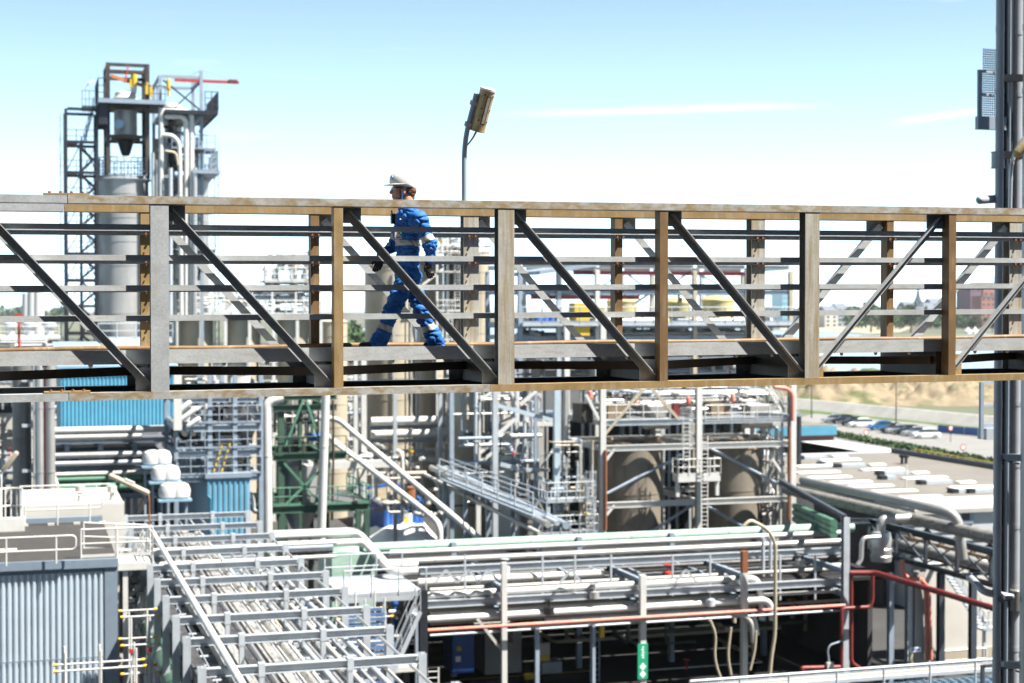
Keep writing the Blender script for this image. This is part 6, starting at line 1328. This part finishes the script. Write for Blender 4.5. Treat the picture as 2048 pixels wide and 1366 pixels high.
for i, (pts, l) in enumerate((([(1488, 1052), (1500, 1040), (1535, 1058), (1551, 1085), (1550, 1270), (1543, 1310), (1538, 1366)], 'long pale hose arching up beside the rusty topped column'), ([(1420, 1240), (1432, 1268), (1428, 1320), (1445, 1366)], 'left pale hose hanging in the shed before the rusty topped column'), ([(1512, 1262), (1510, 1300), (1500, 1340)], 'short pale hose hanging right of the rusty topped column'), ([(1462, 1255), (1455, 1310), (1462, 1350)], 'thin pale hose left of the rusty topped column'))):
    pipe('hose', l, [O(x, y, -1.0) for x, y in pts], .10 if i == 0 else .07, 'silo_beige', .8, 0, 8, None, 'hose')
for i, px in enumerate((1526, 1541)): p = O(px, 1080, 3); pipe('riser_pipe', ('left', 'right')[i] + ' of two short grey risers beside the arching hose', [(p.x, p.y, O(px, 1152, 3).z), (p.x, p.y, O(px, 1075, 3).z)], .1, 'lightsteel')
# escape sign on the column
p = O(1285, 1320, -.17); sg = thing('escape_sign', 'green column sign with white escape arrows', 'sign', p); zc = p.z
MB().box(p.x - .27, p.x + .27, YO - .22, YO - .16, zc - .95, zc + .82).build('plate', G['signgreen'], sg)
b = MB()
for k, z in enumerate((-.7, -.32)):
    b.add([(p.x - .17, YO - .225, zc + z), (p.x, YO - .225, zc + z - .2), (p.x + .17, YO - .225, zc + z), (p.x, YO - .225, zc + z + .2)], [(0, 1, 2, 3)])
for k in range(5): z = zc + .1 + k * .13; b.box(p.x - (.05 + .03 * (k % 2)), p.x + .06, YO - .228, YO - .2215, z, z + .07)
b.build('arrow_marks', G['signwhite'], sg)
MB().box(xa, xb + 2, YO - 3, YO + 20.9, .021, .03).build('floor', G['shade_dark_floor'], sh)  # floor sheet coloured near black in place of the shed's deep shade
# things inside the shed
def inbox(name, label, x0, x1, y0, y1, dy, d, m, cat, extra=()):
    a, e = O(x0, y0, dy), O(x1, y1, dy); t = thing(name, label, cat, (a.x, YO + dy, 0)); MB().box(a.x, e.x, YO + dy, YO + dy + d, max(0, min(a.z, e.z)), max(a.z, e.z)).build('body', G[m], t)
    for nm, q0, q1, r0, r1, mm in extra: a, e = O(q0, r0, dy), O(q1, r1, dy); MB().box(a.x, e.x, YO + dy - .05, YO + dy - .004, e.z, a.z).build(nm, G[mm], t)
    return t
inbox('control_cabin', 'grey brick cabin with a dark window inside the shed', 970, 1043, 1262, 1345, 9, 4, 'concrete', 'cabin', (('window', 985, 1025, 1266, 1285, 'window_dark'),))
inbox('blue_cabinet', 'dark blue cabinet with a yellow warning triangle at the left in the shed', 905, 948, 1258, 1345, 7.5, 2, 'blue_paint', 'cabinet', (('warning_mark', 913, 922, 1293, 1301, 'yellow'), ('round_label', 911, 921, 1313, 1323, 'signwhite')))
inbox('notice_board', 'white notice board with a yellow base inside the shed', 1078, 1100, 1287, 1322, 8, .1, 'plaster', 'board', (('base_panel', 1079, 1099, 1310, 1321, 'yellow'),))
inbox('steel_table', 'low steel table next to the notice board in the shed', 1084, 1124, 1326, 1345, 8.5, 1.2, 'lightsteel', 'table')
inbox('yellow_barrier', 'yellow floor barrier in front of the brick cabin', 1050, 1078, 1349, 1358, 7.6, .3, 'yellow', 'barrier')
inbox('small_gas_box', 'yellow hanging box under the shed roof left of the middle column', 1201, 1209, 1248, 1275, 3, .3, 'yellow', 'box')
b = MB(); p, q = oz(900, 1362, .03), oz(1200, 1344, .03); b.box(p.x, q.x, p.y, p.y + .25, .025, .035); tag(b.build('floor_line', G['yellow'], None, p), 'yellow line painted on the shed floor', 'floor line')
ladr = thing('shed_ladder', 'grey ladder leaning upright in the dark shed', 'ladder', O(1190, 1380, 9)); ladder(ladr, O(1190, 1300, 6).x, YO + 6, 0, 5, 'bluegrey', .5)
ladr = thing('shed_ladder', 'short white step ladder beside the dark corner column of the shed', 'ladder', O(866, 1360, -1)); ladder(ladr, O(866, 1340, -1).x, YO - 1, 0, O(866, 1336, -1).z, 'white', .55)
pipework(sh, (O(1100, 1300, 8).x, O(1680, 1300, 8).x, YO + 6, YO + 16, .3, 4.5), 24, 93, ('lightsteel', 'silo_beige', 'stainless', 'green'), (.04, .12))
# ---------------------------------------------------------------- red fire main at the right column
def rp_(label, pts, dy, r=.11, m='darkred'): return pipe('fire_main', label, [O(x, y, dy) for x, y in pts], r, m, .25, 2.0)
rp_('dark red riser just right of the big rack column', [(1702, 1146), (1702, 1325), (1732, 1345)], -.6); rp_('dark red riser left of the big rack column', [(1683, 1334), (1683, 1217), (1740, 1214), (1745, 1200), (1745, 1146)], -.7, .1); rp_('low red branch on the ground left of the big rack column', [(1680, 1334), (1600, 1336), (1612, 1348)], -.7, .11)
a = O(1700, 1146, -.6); e = oz(1995, 1224, a.z); m_ = oz(1752, 1146, a.z); pipe('fire_main', 'long dark red fire main running to the right pipe tower', [a, m_, (m_.x + .4, 40, a.z)], .15, 'darkred', .4, 2.2)
sp = thing('sprinkler_cabinet', 'small white valve box on a bent grey pole by the red branch', 'valve box', O(1660, 1340, -.7)); p = O(1659, 1334, -.8); MB().box(p.x - .18, p.x + .18, p.y - .12, p.y + .12, p.z - .2, p.z + .25).build('body', G['plaster'], sp); MB().tube(bend([p, O(1655, 1300, -.8), O(1660, 1290, -.8), O(1690, 1280, -.8)], .4), .05, 8).build('pole', G['bluegrey'], sp)
# ================================================================ PIPE BRIDGE on the right (P)
zP = 7.6; aP = oz(1742, 1042, zP); XP = aP.x; yP1 = 34.0; yP0 = aP.y + .3
pb_ = thing('pipe_bridge', 'dark blue steel lattice bridge carrying pipes at the right', 'pipe bridge', (XP, 70, 0))
hP = zP - oz(1742, 1094, zP).z if False else 1.75
for x in (XP, XP + 2.0):
    MB().ib((x, yP0, zP), (x, yP1, zP), .22, .26).build('top_chord', G['darkblue'], pb_); MB().ib((x, yP0, zP - hP), (x, yP1, zP - hP), .22, .26).build('bottom_chord', G['darkblue'], pb_)
    n = 16
    for i in range(n + 1):
        y = yP0 + (yP1 - yP0) * i / n; MB().bar((x, y, zP - hP + .13), (x, y, zP - .13), .16).build('post', G['darkblue'], pb_)
        if i < n: y2 = yP0 + (yP1 - yP0) * (i + 1) / n; brace(pb_, (x, y, zP - .15), (x, y2, zP - hP + .15), 'darkblue', .09); brace(pb_, (x + .06, y2, zP - .15), (x + .06, y, zP - hP + .15), 'darkblue', .06)
for i in range(17): y = yP0 + (yP1 - yP0) * i / 16; MB().bar((XP + .1, y, zP - hP), (XP + 1.9, y, zP - hP), .15).build('cross_beam', G['darkblue'], pb_); MB().bar((XP + .1, y, zP), (XP + 1.9, y, zP), .14).build('cross_beam', G['darkblue'], pb_)
yc = oy(1892, 1200, 60); c = oz(1893, 1140, zP - hP); 
for x in (XP, XP + 2): MB().ib((x, c.y, 0), (x, c.y, zP - hP - .14), .34, .34).build('leg', G['darkblue'], pb_)
p = O(1690, 1036); MB().ib((p.x, YO, p.z - .15), (XP, yP0 - .2, zP), .25, .3).build('head_beam', G['darkblue'], pb_); MB().ib((p.x, YO, p.z + .02), (oy(1588, 1000, 90).x, 92, p.z + .02), .22, .3).build('head_beam', G['darkblue'], pb_)
def yp(label, px, py, z, r, m, y0, y1, fl=2.0): x = oz(px, py, z).x; return pipe('bridge_pipe', label, [(x, y0, z), (x, y1, z)], r, m, None, fl, 18)
yp('wide spotted grey pipe on top of the pipe bridge', 1800, 1032, 8.55, .33, 'spotted', oz(1588, 978, 8.55).y, 36, 1.1)
xq = oz(1700, 981, 9.6).x; e_ = oz(1826, 1016, 9.6); pipe('bridge_pipe', 'smooth grey pipe bending down at the corner of the skylight roof', [(xq, oz(1590, 961, 9.6).y, 9.6), (xq, e_.y, 9.6), (xq + 1.0, e_.y - 1.2, 9.4), (xq + 1.3, e_.y - 1.3, 7.0)], .27, 'silo_grey', 1.0, 5)
yp('wide pipe inside the lattice of the pipe bridge', 1860, 1104, 6.55, .26, 'clad_pipe2', 82, 36, 2.5)
yp('thin rusty pipe inside the lattice of the pipe bridge', 1880, 1092, 6.9, .1, 'rusty', 82, 36, 2.5)
yp('dark pipe at the back of the pipe bridge lattice', 1900, 1085, 7.05, .16, 'clad_dark', 82, 36, 2.5)
pipe('elbow_pipe', 'steel pipe looping up from the lattice beside the big rack column', [O(1715, 1130, .5), O(1722, 1120, .5), O(1724, 1076, .5), O(1760, 1074, .5)], .12, 'stainless', .3, 2)
for i in range(3): y0 = 1010 + i * 10; a, e = od(1590, 1012 + i * 13, 102), od(1668, 1046 + i * 12, 90); pipe('green_pipe', ('upper', 'middle', 'lower')[i] + ' of three bright green pipes under the spotted pipe', [a, e], .22, 'paintgreen', None, 2, 10, 'bright green pipes')
vs_ = thing('expansion_loop', 'steel bellows pipe standing in the pipe bridge lattice', 'pipe', O(1760, 1080, 2)); c = O(1762, 1075, 3); MB().lathe((c.x, c.y, c.z - 1.3), [(.55, 0), (.6, .3), (.55, .35), (.6, .7), (.55, .75), (.6, 1.2), (.5, 1.6), (.2, 1.7)], 20).build('body', G['stainless'], vs_); MB().tube(bend([c + V((0, 0, .3)), c + V((0, 0, 1.0)), c + V((2, 0, 1.0))], .6), .25, 12).build('outlet', G['stainless'], vs_)
# ================================================================ SKYLIGHT BUILDING (Q) and the low roofs behind
zq = 6.7; cQ = oz(1829, 1021, zq); XQ0 = cQ.x; YQ0 = cQ.y; bk = oz(1784, 907, zq); YQ1 = bk.y; XQ1 = bk.x
qb = thing('skylight_hall', 'long grey roofed hall with rows of white skylights at the right', 'building', ((XQ0 + XQ1) / 2, YQ0, 0))
MB().box(XQ0, XQ1, YQ0, YQ1, 0, zq - .02).build('wall', G['clad_wall'], qb); lt_ = thing('shade_slab', 'added dark slab standing in for shade along the side of the skylight hall', 'building', (XQ0 - 1, YQ0 + 4, 0)); MB().box(XQ0 - .9, XQ0 - .01, YQ0 + 2.5, YQ0 + 12.5, 0, zq - .8).build('wall', G['shedwall'], lt_); MB().box(XQ0 - 1.0, XQ0 - .012, YQ0 + 2.4, YQ0 + 12.6, zq - .79, zq - .65).build('roof', G['tar'], lt_); MB().box(XQ0 - .05, XQ1 + .05, YQ0 + 5.2, YQ1 + .05, zq - .015, zq + .08).build('roof', G['roof_grey'], qb)  # dark slab added along the hall wall in place of the pipe shade
MB().box(XQ0 - .05, XQ1 + .05, YQ0 - .1, YQ0 + 5.198, zq - .015, zq + .12).build('white_roof_strip', G['white'], qb); MB().box(XQ1 - .1, XQ1 + .25, YQ0, YQ1, zq + .081, zq + .5).build('gutter', G['darkblue'], qb); MB().box(XQ0 - .15, XQ1, YQ0 - .3, YQ0 - .11, zq - .25, zq + .02).build('fascia', G['concrete'], qb)
a = oy(1932, 1030, YQ0 - .1); b = MB(); MB().box(a.x - .6, a.x + .6, YQ0 - .08, YQ0 - .003, a.z - .6, a.z + .5).build('window_frame', G['clad_trim'], qb); MB().box(a.x - .3, a.x + .3, YQ0 - .1, YQ0 - .081, a.z - .35, a.z + .3).build('window', G['window_dark'], qb)
sk0 = None
def skyl(px, py, L_, l):
    global sk0
    p = oz(px, py, zq + .1); key = L_ > 3
    if sk0 is None:
        sk0 = thing('skylight', l, 'skylight', (0, 0, 0), 'skylights on the hall roof'); b = MB(); n = 7; 
        b.loft([[(x, (.42 - .08 * e) * cos(pi * k / n), .07 + (.10 - .05 * e) * sin(pi * k / n)) for k in range(n + 1)] for x, e in ((0, 1), (.25, 0), (4.75, 0), (5.0, 1))]); b.build('dome', G['skylight'], sk0); MB().box(-.06, 5.06, -.47, .47, 0, .069).build('kerb', G['lightsteel'], sk0); t = sk0
    else: t = dup(sk0)
    t.location = (p.x, p.y, zq + .085); t.scale = (L_ / 5, 1, 1); t['label'] = l
for i, (px, py) in enumerate(((1592, 934), (1594, 947), (1614, 957), (1653, 967), (1694, 975), (1739, 985), (1786, 997))): skyl(px, py, 3.8, ('farthest', 'second farthest', 'third farthest', 'middle', 'third nearest', 'second nearest', 'nearest')[i] + ' long white skylight in the left row on the hall roof')
for i, (px, py) in enumerate(((1640, 922), (1722, 941), (1805, 958), (1899, 977))): skyl(px, py, 3.9, ('farthest', 'second', 'third', 'nearest')[i] + ' long white skylight of the right row on the hall roof, counted from the back')
for i, (px, py) in enumerate(((1664, 914), (1738, 931), (1823, 947), (1914, 966))): skyl(px, py, 1.45, ('farthest', 'second', 'third', 'nearest')[i] + ' short white skylight of the hall roof, counted from the back')
for i, (px, py, L_) in enumerate(((1605, 918, 3), (1680, 934, 3), (1765, 949, 3), (1648, 931, 1), (1770, 958, 1), (1848, 968, 3), (1912, 985, 1), (1945, 985, 3))):
    p = oz(px, py, zq + .1); t = thing('roof_vent_box', ('first', 'second', 'third', 'fourth', 'fifth', 'sixth', 'seventh', 'eighth')[i] + ' grey vent box from the back on the hall roof', 'vent', (p.x, p.y, zq + .09), 'vent boxes on the hall roof')
    MB().box(p.x, p.x + L_ * .75, p.y - .4, p.y + .4, zq + .09, zq + .36).build('body', G['lightsteel'], t); MB().box(p.x - .5, p.x - .01, p.y - .4, p.y + .4, zq + .09, zq + .4).build('motor_box', G['darksteel'], t)
for i, (px, py) in enumerate(((1804, 927), (1812, 928))): p = oz(px, py, zq + .1); tag(MB().lathe((p.x, p.y, zq + .09), [(.12, 0), (.12, .5), (.26, .55), (.26, .75), (.05, .8)], 12).build('roof_cowl', G['darksteel'], None, p), ('left', 'right')[i] + ' of two small dark cowls at the rear of the hall roof', 'vent', 'small dark cowls')
p = oz(1812, 976, zq + .1); tag(MB().tube([(p.x, p.y, zq + .09), (p.x, p.y, zq + 1.9)], .05, 6).build('roof_mast', G['white'], None, p), 'thin white mast standing on the hall roof', 'mast')
for i, (x0, y0, x1, y1, z, l) in enumerate(((1560, 890, 1732, 905, 3.6, 'left white roof with blue fascia beyond the skylight hall'), (1650, 889, 1816, 904, 3.6, 'right white roof with blue fascia beyond the skylight hall'))):
    a, e = oz(x0, y1 + 6, z), oz(x1, y1, z); t = thing('flat_roof_shed', l, 'building', (a.x, e.y, 0)); dy = 17
    MB().box(e.x - 15, e.x, e.y, e.y + dy, 0, z - .3).build('wall', G['darkblue'], t); MB().box(e.x - 15.2, e.x + .2, e.y - .2, e.y + dy + .2, z - .298, z - .01).build('fascia', G['blue_paint'], t); MB().box(e.x - 14.8, e.x - .2, e.y + .2, e.y + dy - .2, z - .008, z + .06).build('roof', G['white'], t)
a = oz(1668, 853, 3.4); t = thing('blue_shed', 'grey roofed shed with a blue corrugated fascia left of the parked cars', 'building', (a.x, a.y, 0)); MB().box(a.x - 22, a.x, a.y, a.y + 18, 0, 2.2).build('wall', G['brick'], t); MB().box(a.x - 22.3, a.x + .3, a.y - .3, a.y + 18.3, 2.202, 3.5).build('fascia', G['blue_clad'], t); MB().box(a.x - 22, a.x, a.y, a.y + 18, 3.502, 3.6).build('roof', G['roof_grey'], t)
# white rendered wall with a steel stair
YW = 80.0; W = lambda x, y, dy=0: oy(x, y, YW + dy)
ww = thing('rendered_annex', 'white rendered annex wall with a steel stair below the pipe bridge', 'building', W(1930, 1300)); a, e = W(1850, 1135), W(2160, 1130)
MB().box(a.x, e.x, YW, YW + 1.5, .62, a.z).build('wall', G['plaster'], ww); MB().box(a.x - .05, e.x, YW - .08, YW + 1.5, 0, .619).build('plinth', G['silo_beige'], ww)
stairs(ww, W(1968, 1255, -1.6), W(1900, 1150, -1.6), .9, 'lightsteel'); deck(ww, W(1962, 1255, -1.6).x, W(2010, 1255, -1.6).x, YW - 2.1, YW - 1.0, W(1968, 1257, -1.6).z, 'lightsteel', .1); rail(ww, [(W(1965, 1255, -2).x, YW - 2.1, W(1968, 1257, -1.6).z), (W(2010, 1255, -2).x, YW - 2.1, W(1968, 1257, -1.6).z)], 1.1, 'lightsteel')
MB().bar((W(1968, 1260, -1.8).x, YW - 1.8, 0), (W(1968, 1260, -1.8).x, YW - 1.8, W(1968, 1258, -1.8).z), .15).build('post', G['lightsteel'], ww)
for px, m, r in ((1818, 'lightsteel', .17), (1834, 'concrete', .3), (1781, 'bluegrey', .14)): p = O(px, 1200, 1); tag(MB().ib((p.x, p.y, 0), (p.x, p.y, 6), r * 2, r * 2).build('steel_column', G[m], None, (p.x, p.y, 0)), {1818: 'pale steel column left of the rendered wall', 1834: 'wide concrete grey column against the rendered wall', 1781: 'slim blue grey column in the dark opening left of the rendered wall'}[px], 'column')
pipe('riser_pipe', 'left pinkish pipe bending down before the rendered wall', [O(1804, 1120, .5), O(1806, 1150, .5), O(1822, 1158, .5), O(1845, 1158, .5), O(1852, 1180, .5), O(1856, 1320, .5)], .12, 'pinkred', .6, 3); pipe('riser_pipe', 'right pinkish pipe bending down before the rendered wall', [O(1842, 1160, .3), O(1858, 1175, .3), O(1862, 1320, .3)], .1, 'pinkred', .6, 3)
p = O(1830, 1299, 0); t = thing('blue_sign', 'small white and blue sign on a post before the rendered wall', 'sign', (p.x, p.y, 0)); MB().box(p.x - .32, p.x + .32, p.y - .05, p.y - .01, p.z - .12, p.z + .12).build('plate', G['signwhite'], t); b = MB()
for k in range(4): b.box(p.x - .24 + k * .13, p.x - .15 + k * .13, p.y - .056, p.y - .0505, p.z - .07, p.z + .07)
b.build('lettering', G['signblue'], t); MB().bar((p.x - .2, p.y + .05, 0), (p.x - .2, p.y + .05, p.z), .16).build('post', G['silo_beige'], t)
wr = thing('low_fence', 'white railing in front of the rendered wall', 'fence', W(1880, 1330, -2)); rail(wr, [(W(1858, 1330, -2.5).x, YW - 2.5, 0), (W(1972, 1330, -2.5).x, YW - 2.5, 0)], 1.15, 'white', .06, 3)
# ================================================================ CABLE BRIDGE along the bottom right
p = od(1992, 1318, 55); YZ = p.y; zZ = p.z
cbz = thing('cable_bridge', 'grey railed cable ladder bridge along the bottom right edge', 'cable bridge', (30, YZ, 0)); x0, x1 = oy(1380, 1366, YZ).x, p.x + 8
b = MB(); b.tube([(x0, YZ, zZ), (x1, YZ, zZ)], .05, 8)
for i in range(12): x = x0 + (x1 - x0) * i / 11; b.tube([(x, YZ, zZ - 1.1), (x, YZ, zZ)], .04, 6)
b.build('railing', G['lightsteel'], cbz)
for k, (dy, dz) in enumerate(((.25, -.42), (.9, -.5), (1.5, -.75))):
    b = MB()
    for s in (0, .5): b.bar((x0, YZ + dy + s, zZ + dz), (x1, YZ + dy + s, zZ + dz), .05, .12)
    x = x0
    while x < x1: b.box(x, x + .12, YZ + dy + .03, YZ + dy + .47, zZ + dz - .04, zZ + dz); x += .32
    b.build('cable_ladder', G['lightsteel'], cbz)
    for q, m in enumerate(('white', 'red', 'silo_beige', 'black')): MB().tube([(x0 + (x1 - x0) * i / 30, YZ + dy + .1 + q * .09 + .015 * sin(i * 1.7 + q), zZ + dz + .03) for i in range(31)], .03, 6).build('cable', G[m], cbz)
MB().box(x0, x1, YZ - .3, YZ + 2.2, zZ - 1.3, zZ - 1.12).build('deck', G['pale_blue'], cbz)
for i in range(4): x = x0 + (x1 - x0) * (i + .5) / 4; MB().bar((x, YZ + 1, 0), (x, YZ + 1, zZ - 1.31), .3).build('leg', G['bluegrey'], cbz)
a = od(1965, 1330, 50); t = thing('frame_stand', 'small dark blue frame stand at the right end of the cable bridge', 'frame', a); [MB().bar((a.x + s, a.y, 0), (a.x + s, a.y, a.z), .1).build('leg', G['darkblue'], t) for s in (0, 1.1)]; MB().bar((a.x, a.y, a.z - .04), (a.x + 1.1, a.y, a.z - .04), .1).build('top_bar', G['darkblue'], t)
# ================================================================ PIPE TOWER at the right edge (D)
ZD = 32.0; D_ = lambda px, py=700, dz=0: od(px, py, ZD + dz)
def vp(label, px, r, m, dz=0, fl=1.25, zt5=48): p = D_(px, 622, dz); return pipe('tower_pipe', label, [(p.x, p.y, 0), (p.x, p.y, zt5)], r, m, None, fl, 22)
vp('slim lagged pipe at the left side of the right hand pipe tower', 1997, .082, 'tower_pipe'); vp('wide lagged pipe second from the left in the pipe tower', 2031, .125, 'tower_pipe', .5); vp('bright steel pipe third from the left in the pipe tower', 2056, .13, 'stainless', -.2)
pt2 = thing('pipe_tower_frame', 'dark steel frame behind the lagged pipes at the right edge', 'steel frame', D_(2020, 1366, .6))
for px, w_, dz in ((2012, .13, .4), (2044, .2, 1.0), (2090, .3, .8)): p = D_(px, 622, dz); MB().ib((p.x, p.y, 0), (p.x, p.y, 48), w_, .2).build('column', G['darksteel'], pt2)
p = D_(2017, 622, .2); MB().tube([(p.x, p.y, 0), (p.x, p.y, 48)], .022, 6).build('conduit', G['bluegrey'], pt2)
for py in (156, 310, 430, 530, 915, 1330): a, e = D_(2003, py, .05), D_(2100, py + 24, .05); MB().prism(a, (e.x, e.y, a.z), V((0, 0, 1)), V((.3, -1, 0)).normalized(), -.07, .07, -.06, .06).build('bracket', G['lightsteel' if py > 800 else 'darksteel'], pt2)
b = MB()
for py in (915, 1330):
    for k in range(3): q = D_(2006 + k * 14, py + 5 + k * 3.3, .05); b.cyl(q + V((-.02, -.1, 0)), q + V((-.02, .02, 0)), .018, 6)
b.build('bolts', G['black'], pt2)
p = D_(1996, 320); MB().lathe((p.x, p.y, p.z), [(.085, -.17), (.145, -.165), (.145, -.15), (.13, -.149), (.13, .149), (.145, .15), (.145, .165), (.085, .17)], 22).build('sleeve', G['tower_pipe'], pt2)
q = D_(2031, 1200, .5); MB().lathe((q.x, q.y, q.z), [(.13, -.22), (.15, -.2), (.15, .2), (.13, .22)], 22).build('sleeve', G['clad_dark2'], pt2)
a, e = D_(1990, 398, .1), D_(1960, 400, -.2); tag(MB().caps(e, a, .085, .085).build('pipe_stub', G['tower_pipe'], None, a), 'short rounded pipe stub left of the pipe tower above the bridge', 'pipe')
a = D_(2006, 1192, 0); pipe('elbow_pipe', 'steel elbow pipe left of the pipe tower below the bridge', [D_(2024, 1195, .3), D_(1968, 1184, .1), D_(1966, 1160, .1) + V((.0, .5, 0))], .075, 'tower_pipe', .15, 0); 
a, e = D_(2002, 1198, -.15), D_(2024, 1196, .2); tag(MB().cyl(a, e, .05).cyl(a - (e - a).normalized() * .03, a, .07, 12).build('branch_valve', G['darksteel'], None, a), 'dark branch fitting on the slim pipe of the tower', 'valve')
pl = thing('tower_platform', 'grey railed platform with perforated panels left of the pipe tower top', 'platform', D_(1972, 262))
za, zb2 = D_(1970, 250).z, D_(1970, 140).z; a, e = D_(1957, 250), D_(1990, 250, .4)
MB().box(a.x, e.x + .1, a.y, a.y + .12, D_(1970, 258).z, D_(1970, 232).z).build('floor_beam', G['bluegrey'], pl)
for x in (a.x, a.x + .045): MB().bar((x, a.y + .0, za - .05), (x, a.y, zb2), .045).build('post', G['bluegrey'], pl)
for py in (142, 188): z = D_(1970, py).z; MB().bar((a.x, a.y, z), (e.x + .1, a.y + .2, z), .05, .05).build('rail', G['bluegrey'], pl)
b = MB(); xx0 = D_(1973, 160, .3).x; y_ = a.y + .35; z0, z1 = D_(1975, 228).z, D_(1975, 90).z
k = 0
while k * .045 < .4: b.bar((xx0 + k * .045, y_, z0), (xx0 + k * .045, y_, z1), .012); k += 1
k = 0
while z0 + k * .045 < z1: b.bar((xx0, y_, z0 + k * .045), (xx0 + .4, y_, z0 + k * .045), .012); k += 1
b.build('mesh_panel', G['lightsteel'], pl)
fr2 = thing('side_frame', 'small blue grey ladder frame left of the pipe tower just below the bridge', 'frame', D_(1965, 880)); a, e = D_(1963, 765, 2), D_(1966, 878, 2)
MB().bar((a.x, a.y, e.z), a, .075).build('post', G['bluegrey'], fr2)
for py, h in ((766, .05), (811, .05), (852, .09)): z = D_(1965, py, 2).z; MB().bar((a.x, a.y, z), (a.x + .5, a.y + .1, z), .05, h).build('bar', G['bluegrey'], fr2)
MB().box(a.x + .1, a.x + .55, a.y - .05, a.y + .3, D_(1965, 880, 2).z, D_(1965, 858, 2).z).build('foot_plate', G['lightsteel'], fr2)
a = D_(2028, 345, -5); tip = D_(2062, 262, -5); ln = thing('tower_lamp', 'curved pole lamp on the pipe tower at the right edge above the bridge', 'lamp', a)
MB().tube(bend([D_(2020, 420, -5), D_(2022, 330, -5), D_(2034, 292, -5), tip], .25), .034, 10).build('pole', G['stainless'], ln); MB().caps(D_(2036, 306, -5.2), D_(2068, 272, -5.2), .085, .085).build('housing', G['lampbody'], ln); MB().tube(bend([D_(2021, 332, -5.1), D_(2026, 322, -5.2), D_(2038, 316, -5.2)], .05), .008, 6).build('cable', G['orange'], ln)
# ================================================================ MORE OF THE PLANT between the yard and the river
R9 = random.Random(77)
dh = thing('shade_backing', 'added dark hall standing in for shade behind the stained tanks', 'building', (T(1400, 1000, 12).x, 124, 0)); xa, xb = oy(1130, 950, 124).x, oy(1590, 950, 124).x
MB().box(xa, xb, 132, 133, 0, 11).build('wall', G['shedwall'], dh); MB().box(xa, xb, 123, 133.2, 11.01, 11.3).build('roof', G['clad_trim'], dh)  # dark wall colour added for the shade between the tanks
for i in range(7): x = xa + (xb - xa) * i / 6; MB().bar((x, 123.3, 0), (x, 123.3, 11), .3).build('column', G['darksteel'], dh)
pipework(dh, (xa, xb, 124, 130, .5, 10), 40, 95, ('darkbrown', 'clad_dark', 'lightsteel', 'silo_beige'), (.08, .25))
for i, (x0, x1, Yq, h, l) in enumerate(((-40, 118, 175, 17.0, 'white plant hall with low vents at the far left behind the stair tower'), (660, 745, 182, 10.5, 'white low plant hall between the pale silos and the big beige silo'), (345, 520, 168, 12, 'pale plant hall behind the equipment frame'), (520, 640, 176, 13, 'white plant hall behind the green frame'), (985, 1060, 150, 14.5, 'pale plant hall behind the centre frame'))):
    a, e = oy(x0, 640, Yq), oy(x1, 640, Yq); t = thing('plant_hall', l, 'building', (a.x, Yq, 0)); MB().box(a.x, e.x, Yq, Yq + 14, 0, h).build('wall', G['white_dirty'], t); MB().box(a.x - .2, e.x + .2, Yq - .2, Yq + 14.2, h + .002, h + .3).build('roof', G['white'], t)
    rail(t, [(a.x, Yq, h + .3), (e.x, Yq, h + .3)], 1.1, 'white', .05, 2); pipework(t, (a.x, e.x, Yq - 5, Yq - .3, 1, h), 34, 100 + i, ('white', 'white_dirty', 'lightsteel', 'stainless', 'silo_beige', 'bluegrey'), (.08, .28))
    for k in range(4): x = a.x + (e.x - a.x) * (k + .5) / 4; MB().lathe((x, Yq + 3, h + .31), [(.5, 0), (.5, .9), (.8, 1.0), (.8, 1.4), (.1, 1.6)], 14).build('roof_vent', G['lightsteel'], t)
    for k in range(5): x = a.x + (e.x - a.x) * (k + .5) / 5; MB().box(x - .9, x + .9, Yq - .06, Yq - .004, h * .55, h * .55 + 1.2).build('window', G['window_dark'], t)
p = oy(38, 640, 165); t = thing('red_pole', 'thin red pole with a small cross head at the far left', 'pole', (p.x, 165, 0)); MB().tube([(p.x, 165, 0), (p.x, 165, oy(38, 632, 165).z)], .14, 8).build('pole', G['red'], t); MB().bar((p.x - .45, 165, oy(38, 630, 165).z), (p.x + .45, 165, oy(38, 630, 165).z), .2).build('cross_head', G['red'], t)
# unseen dark block added behind the camera to cut sky light and deepen shadows
MB().box(-60, 70, -34, -9, 0, 33).build('added_sky_blocker', G['shedwall'], None, (0, -20, 0)); tag(bpy.data.objects['added_sky_blocker'], 'added unseen dark block behind the viewpoint that cuts sky light', 'building')

# ================================================================ AIR
HZ = MB().box(-30500, 30500, -700, 45500, -1, 60).build('haze', G['white'], None, (0, 0, -1)); HZ['kind'] = 'stuff'
hm_ = bpy.data.materials.new('haze'); hm_.use_nodes = True; ht = hm_.node_tree; ht.nodes.remove(ht.nodes['Principled BSDF'])
pv = ht.nodes.new('ShaderNodeVolumePrincipled'); pv.inputs['Color'].default_value = (.86, .93, 1, 1); pv.inputs['Density'].default_value = .00005; pv.inputs['Anisotropy'].default_value = .2
ht.links.new(pv.outputs[0], ht.nodes['Material Output'].inputs['Volume']); HZ.data.materials.clear(); HZ.data.materials.append(hm_)
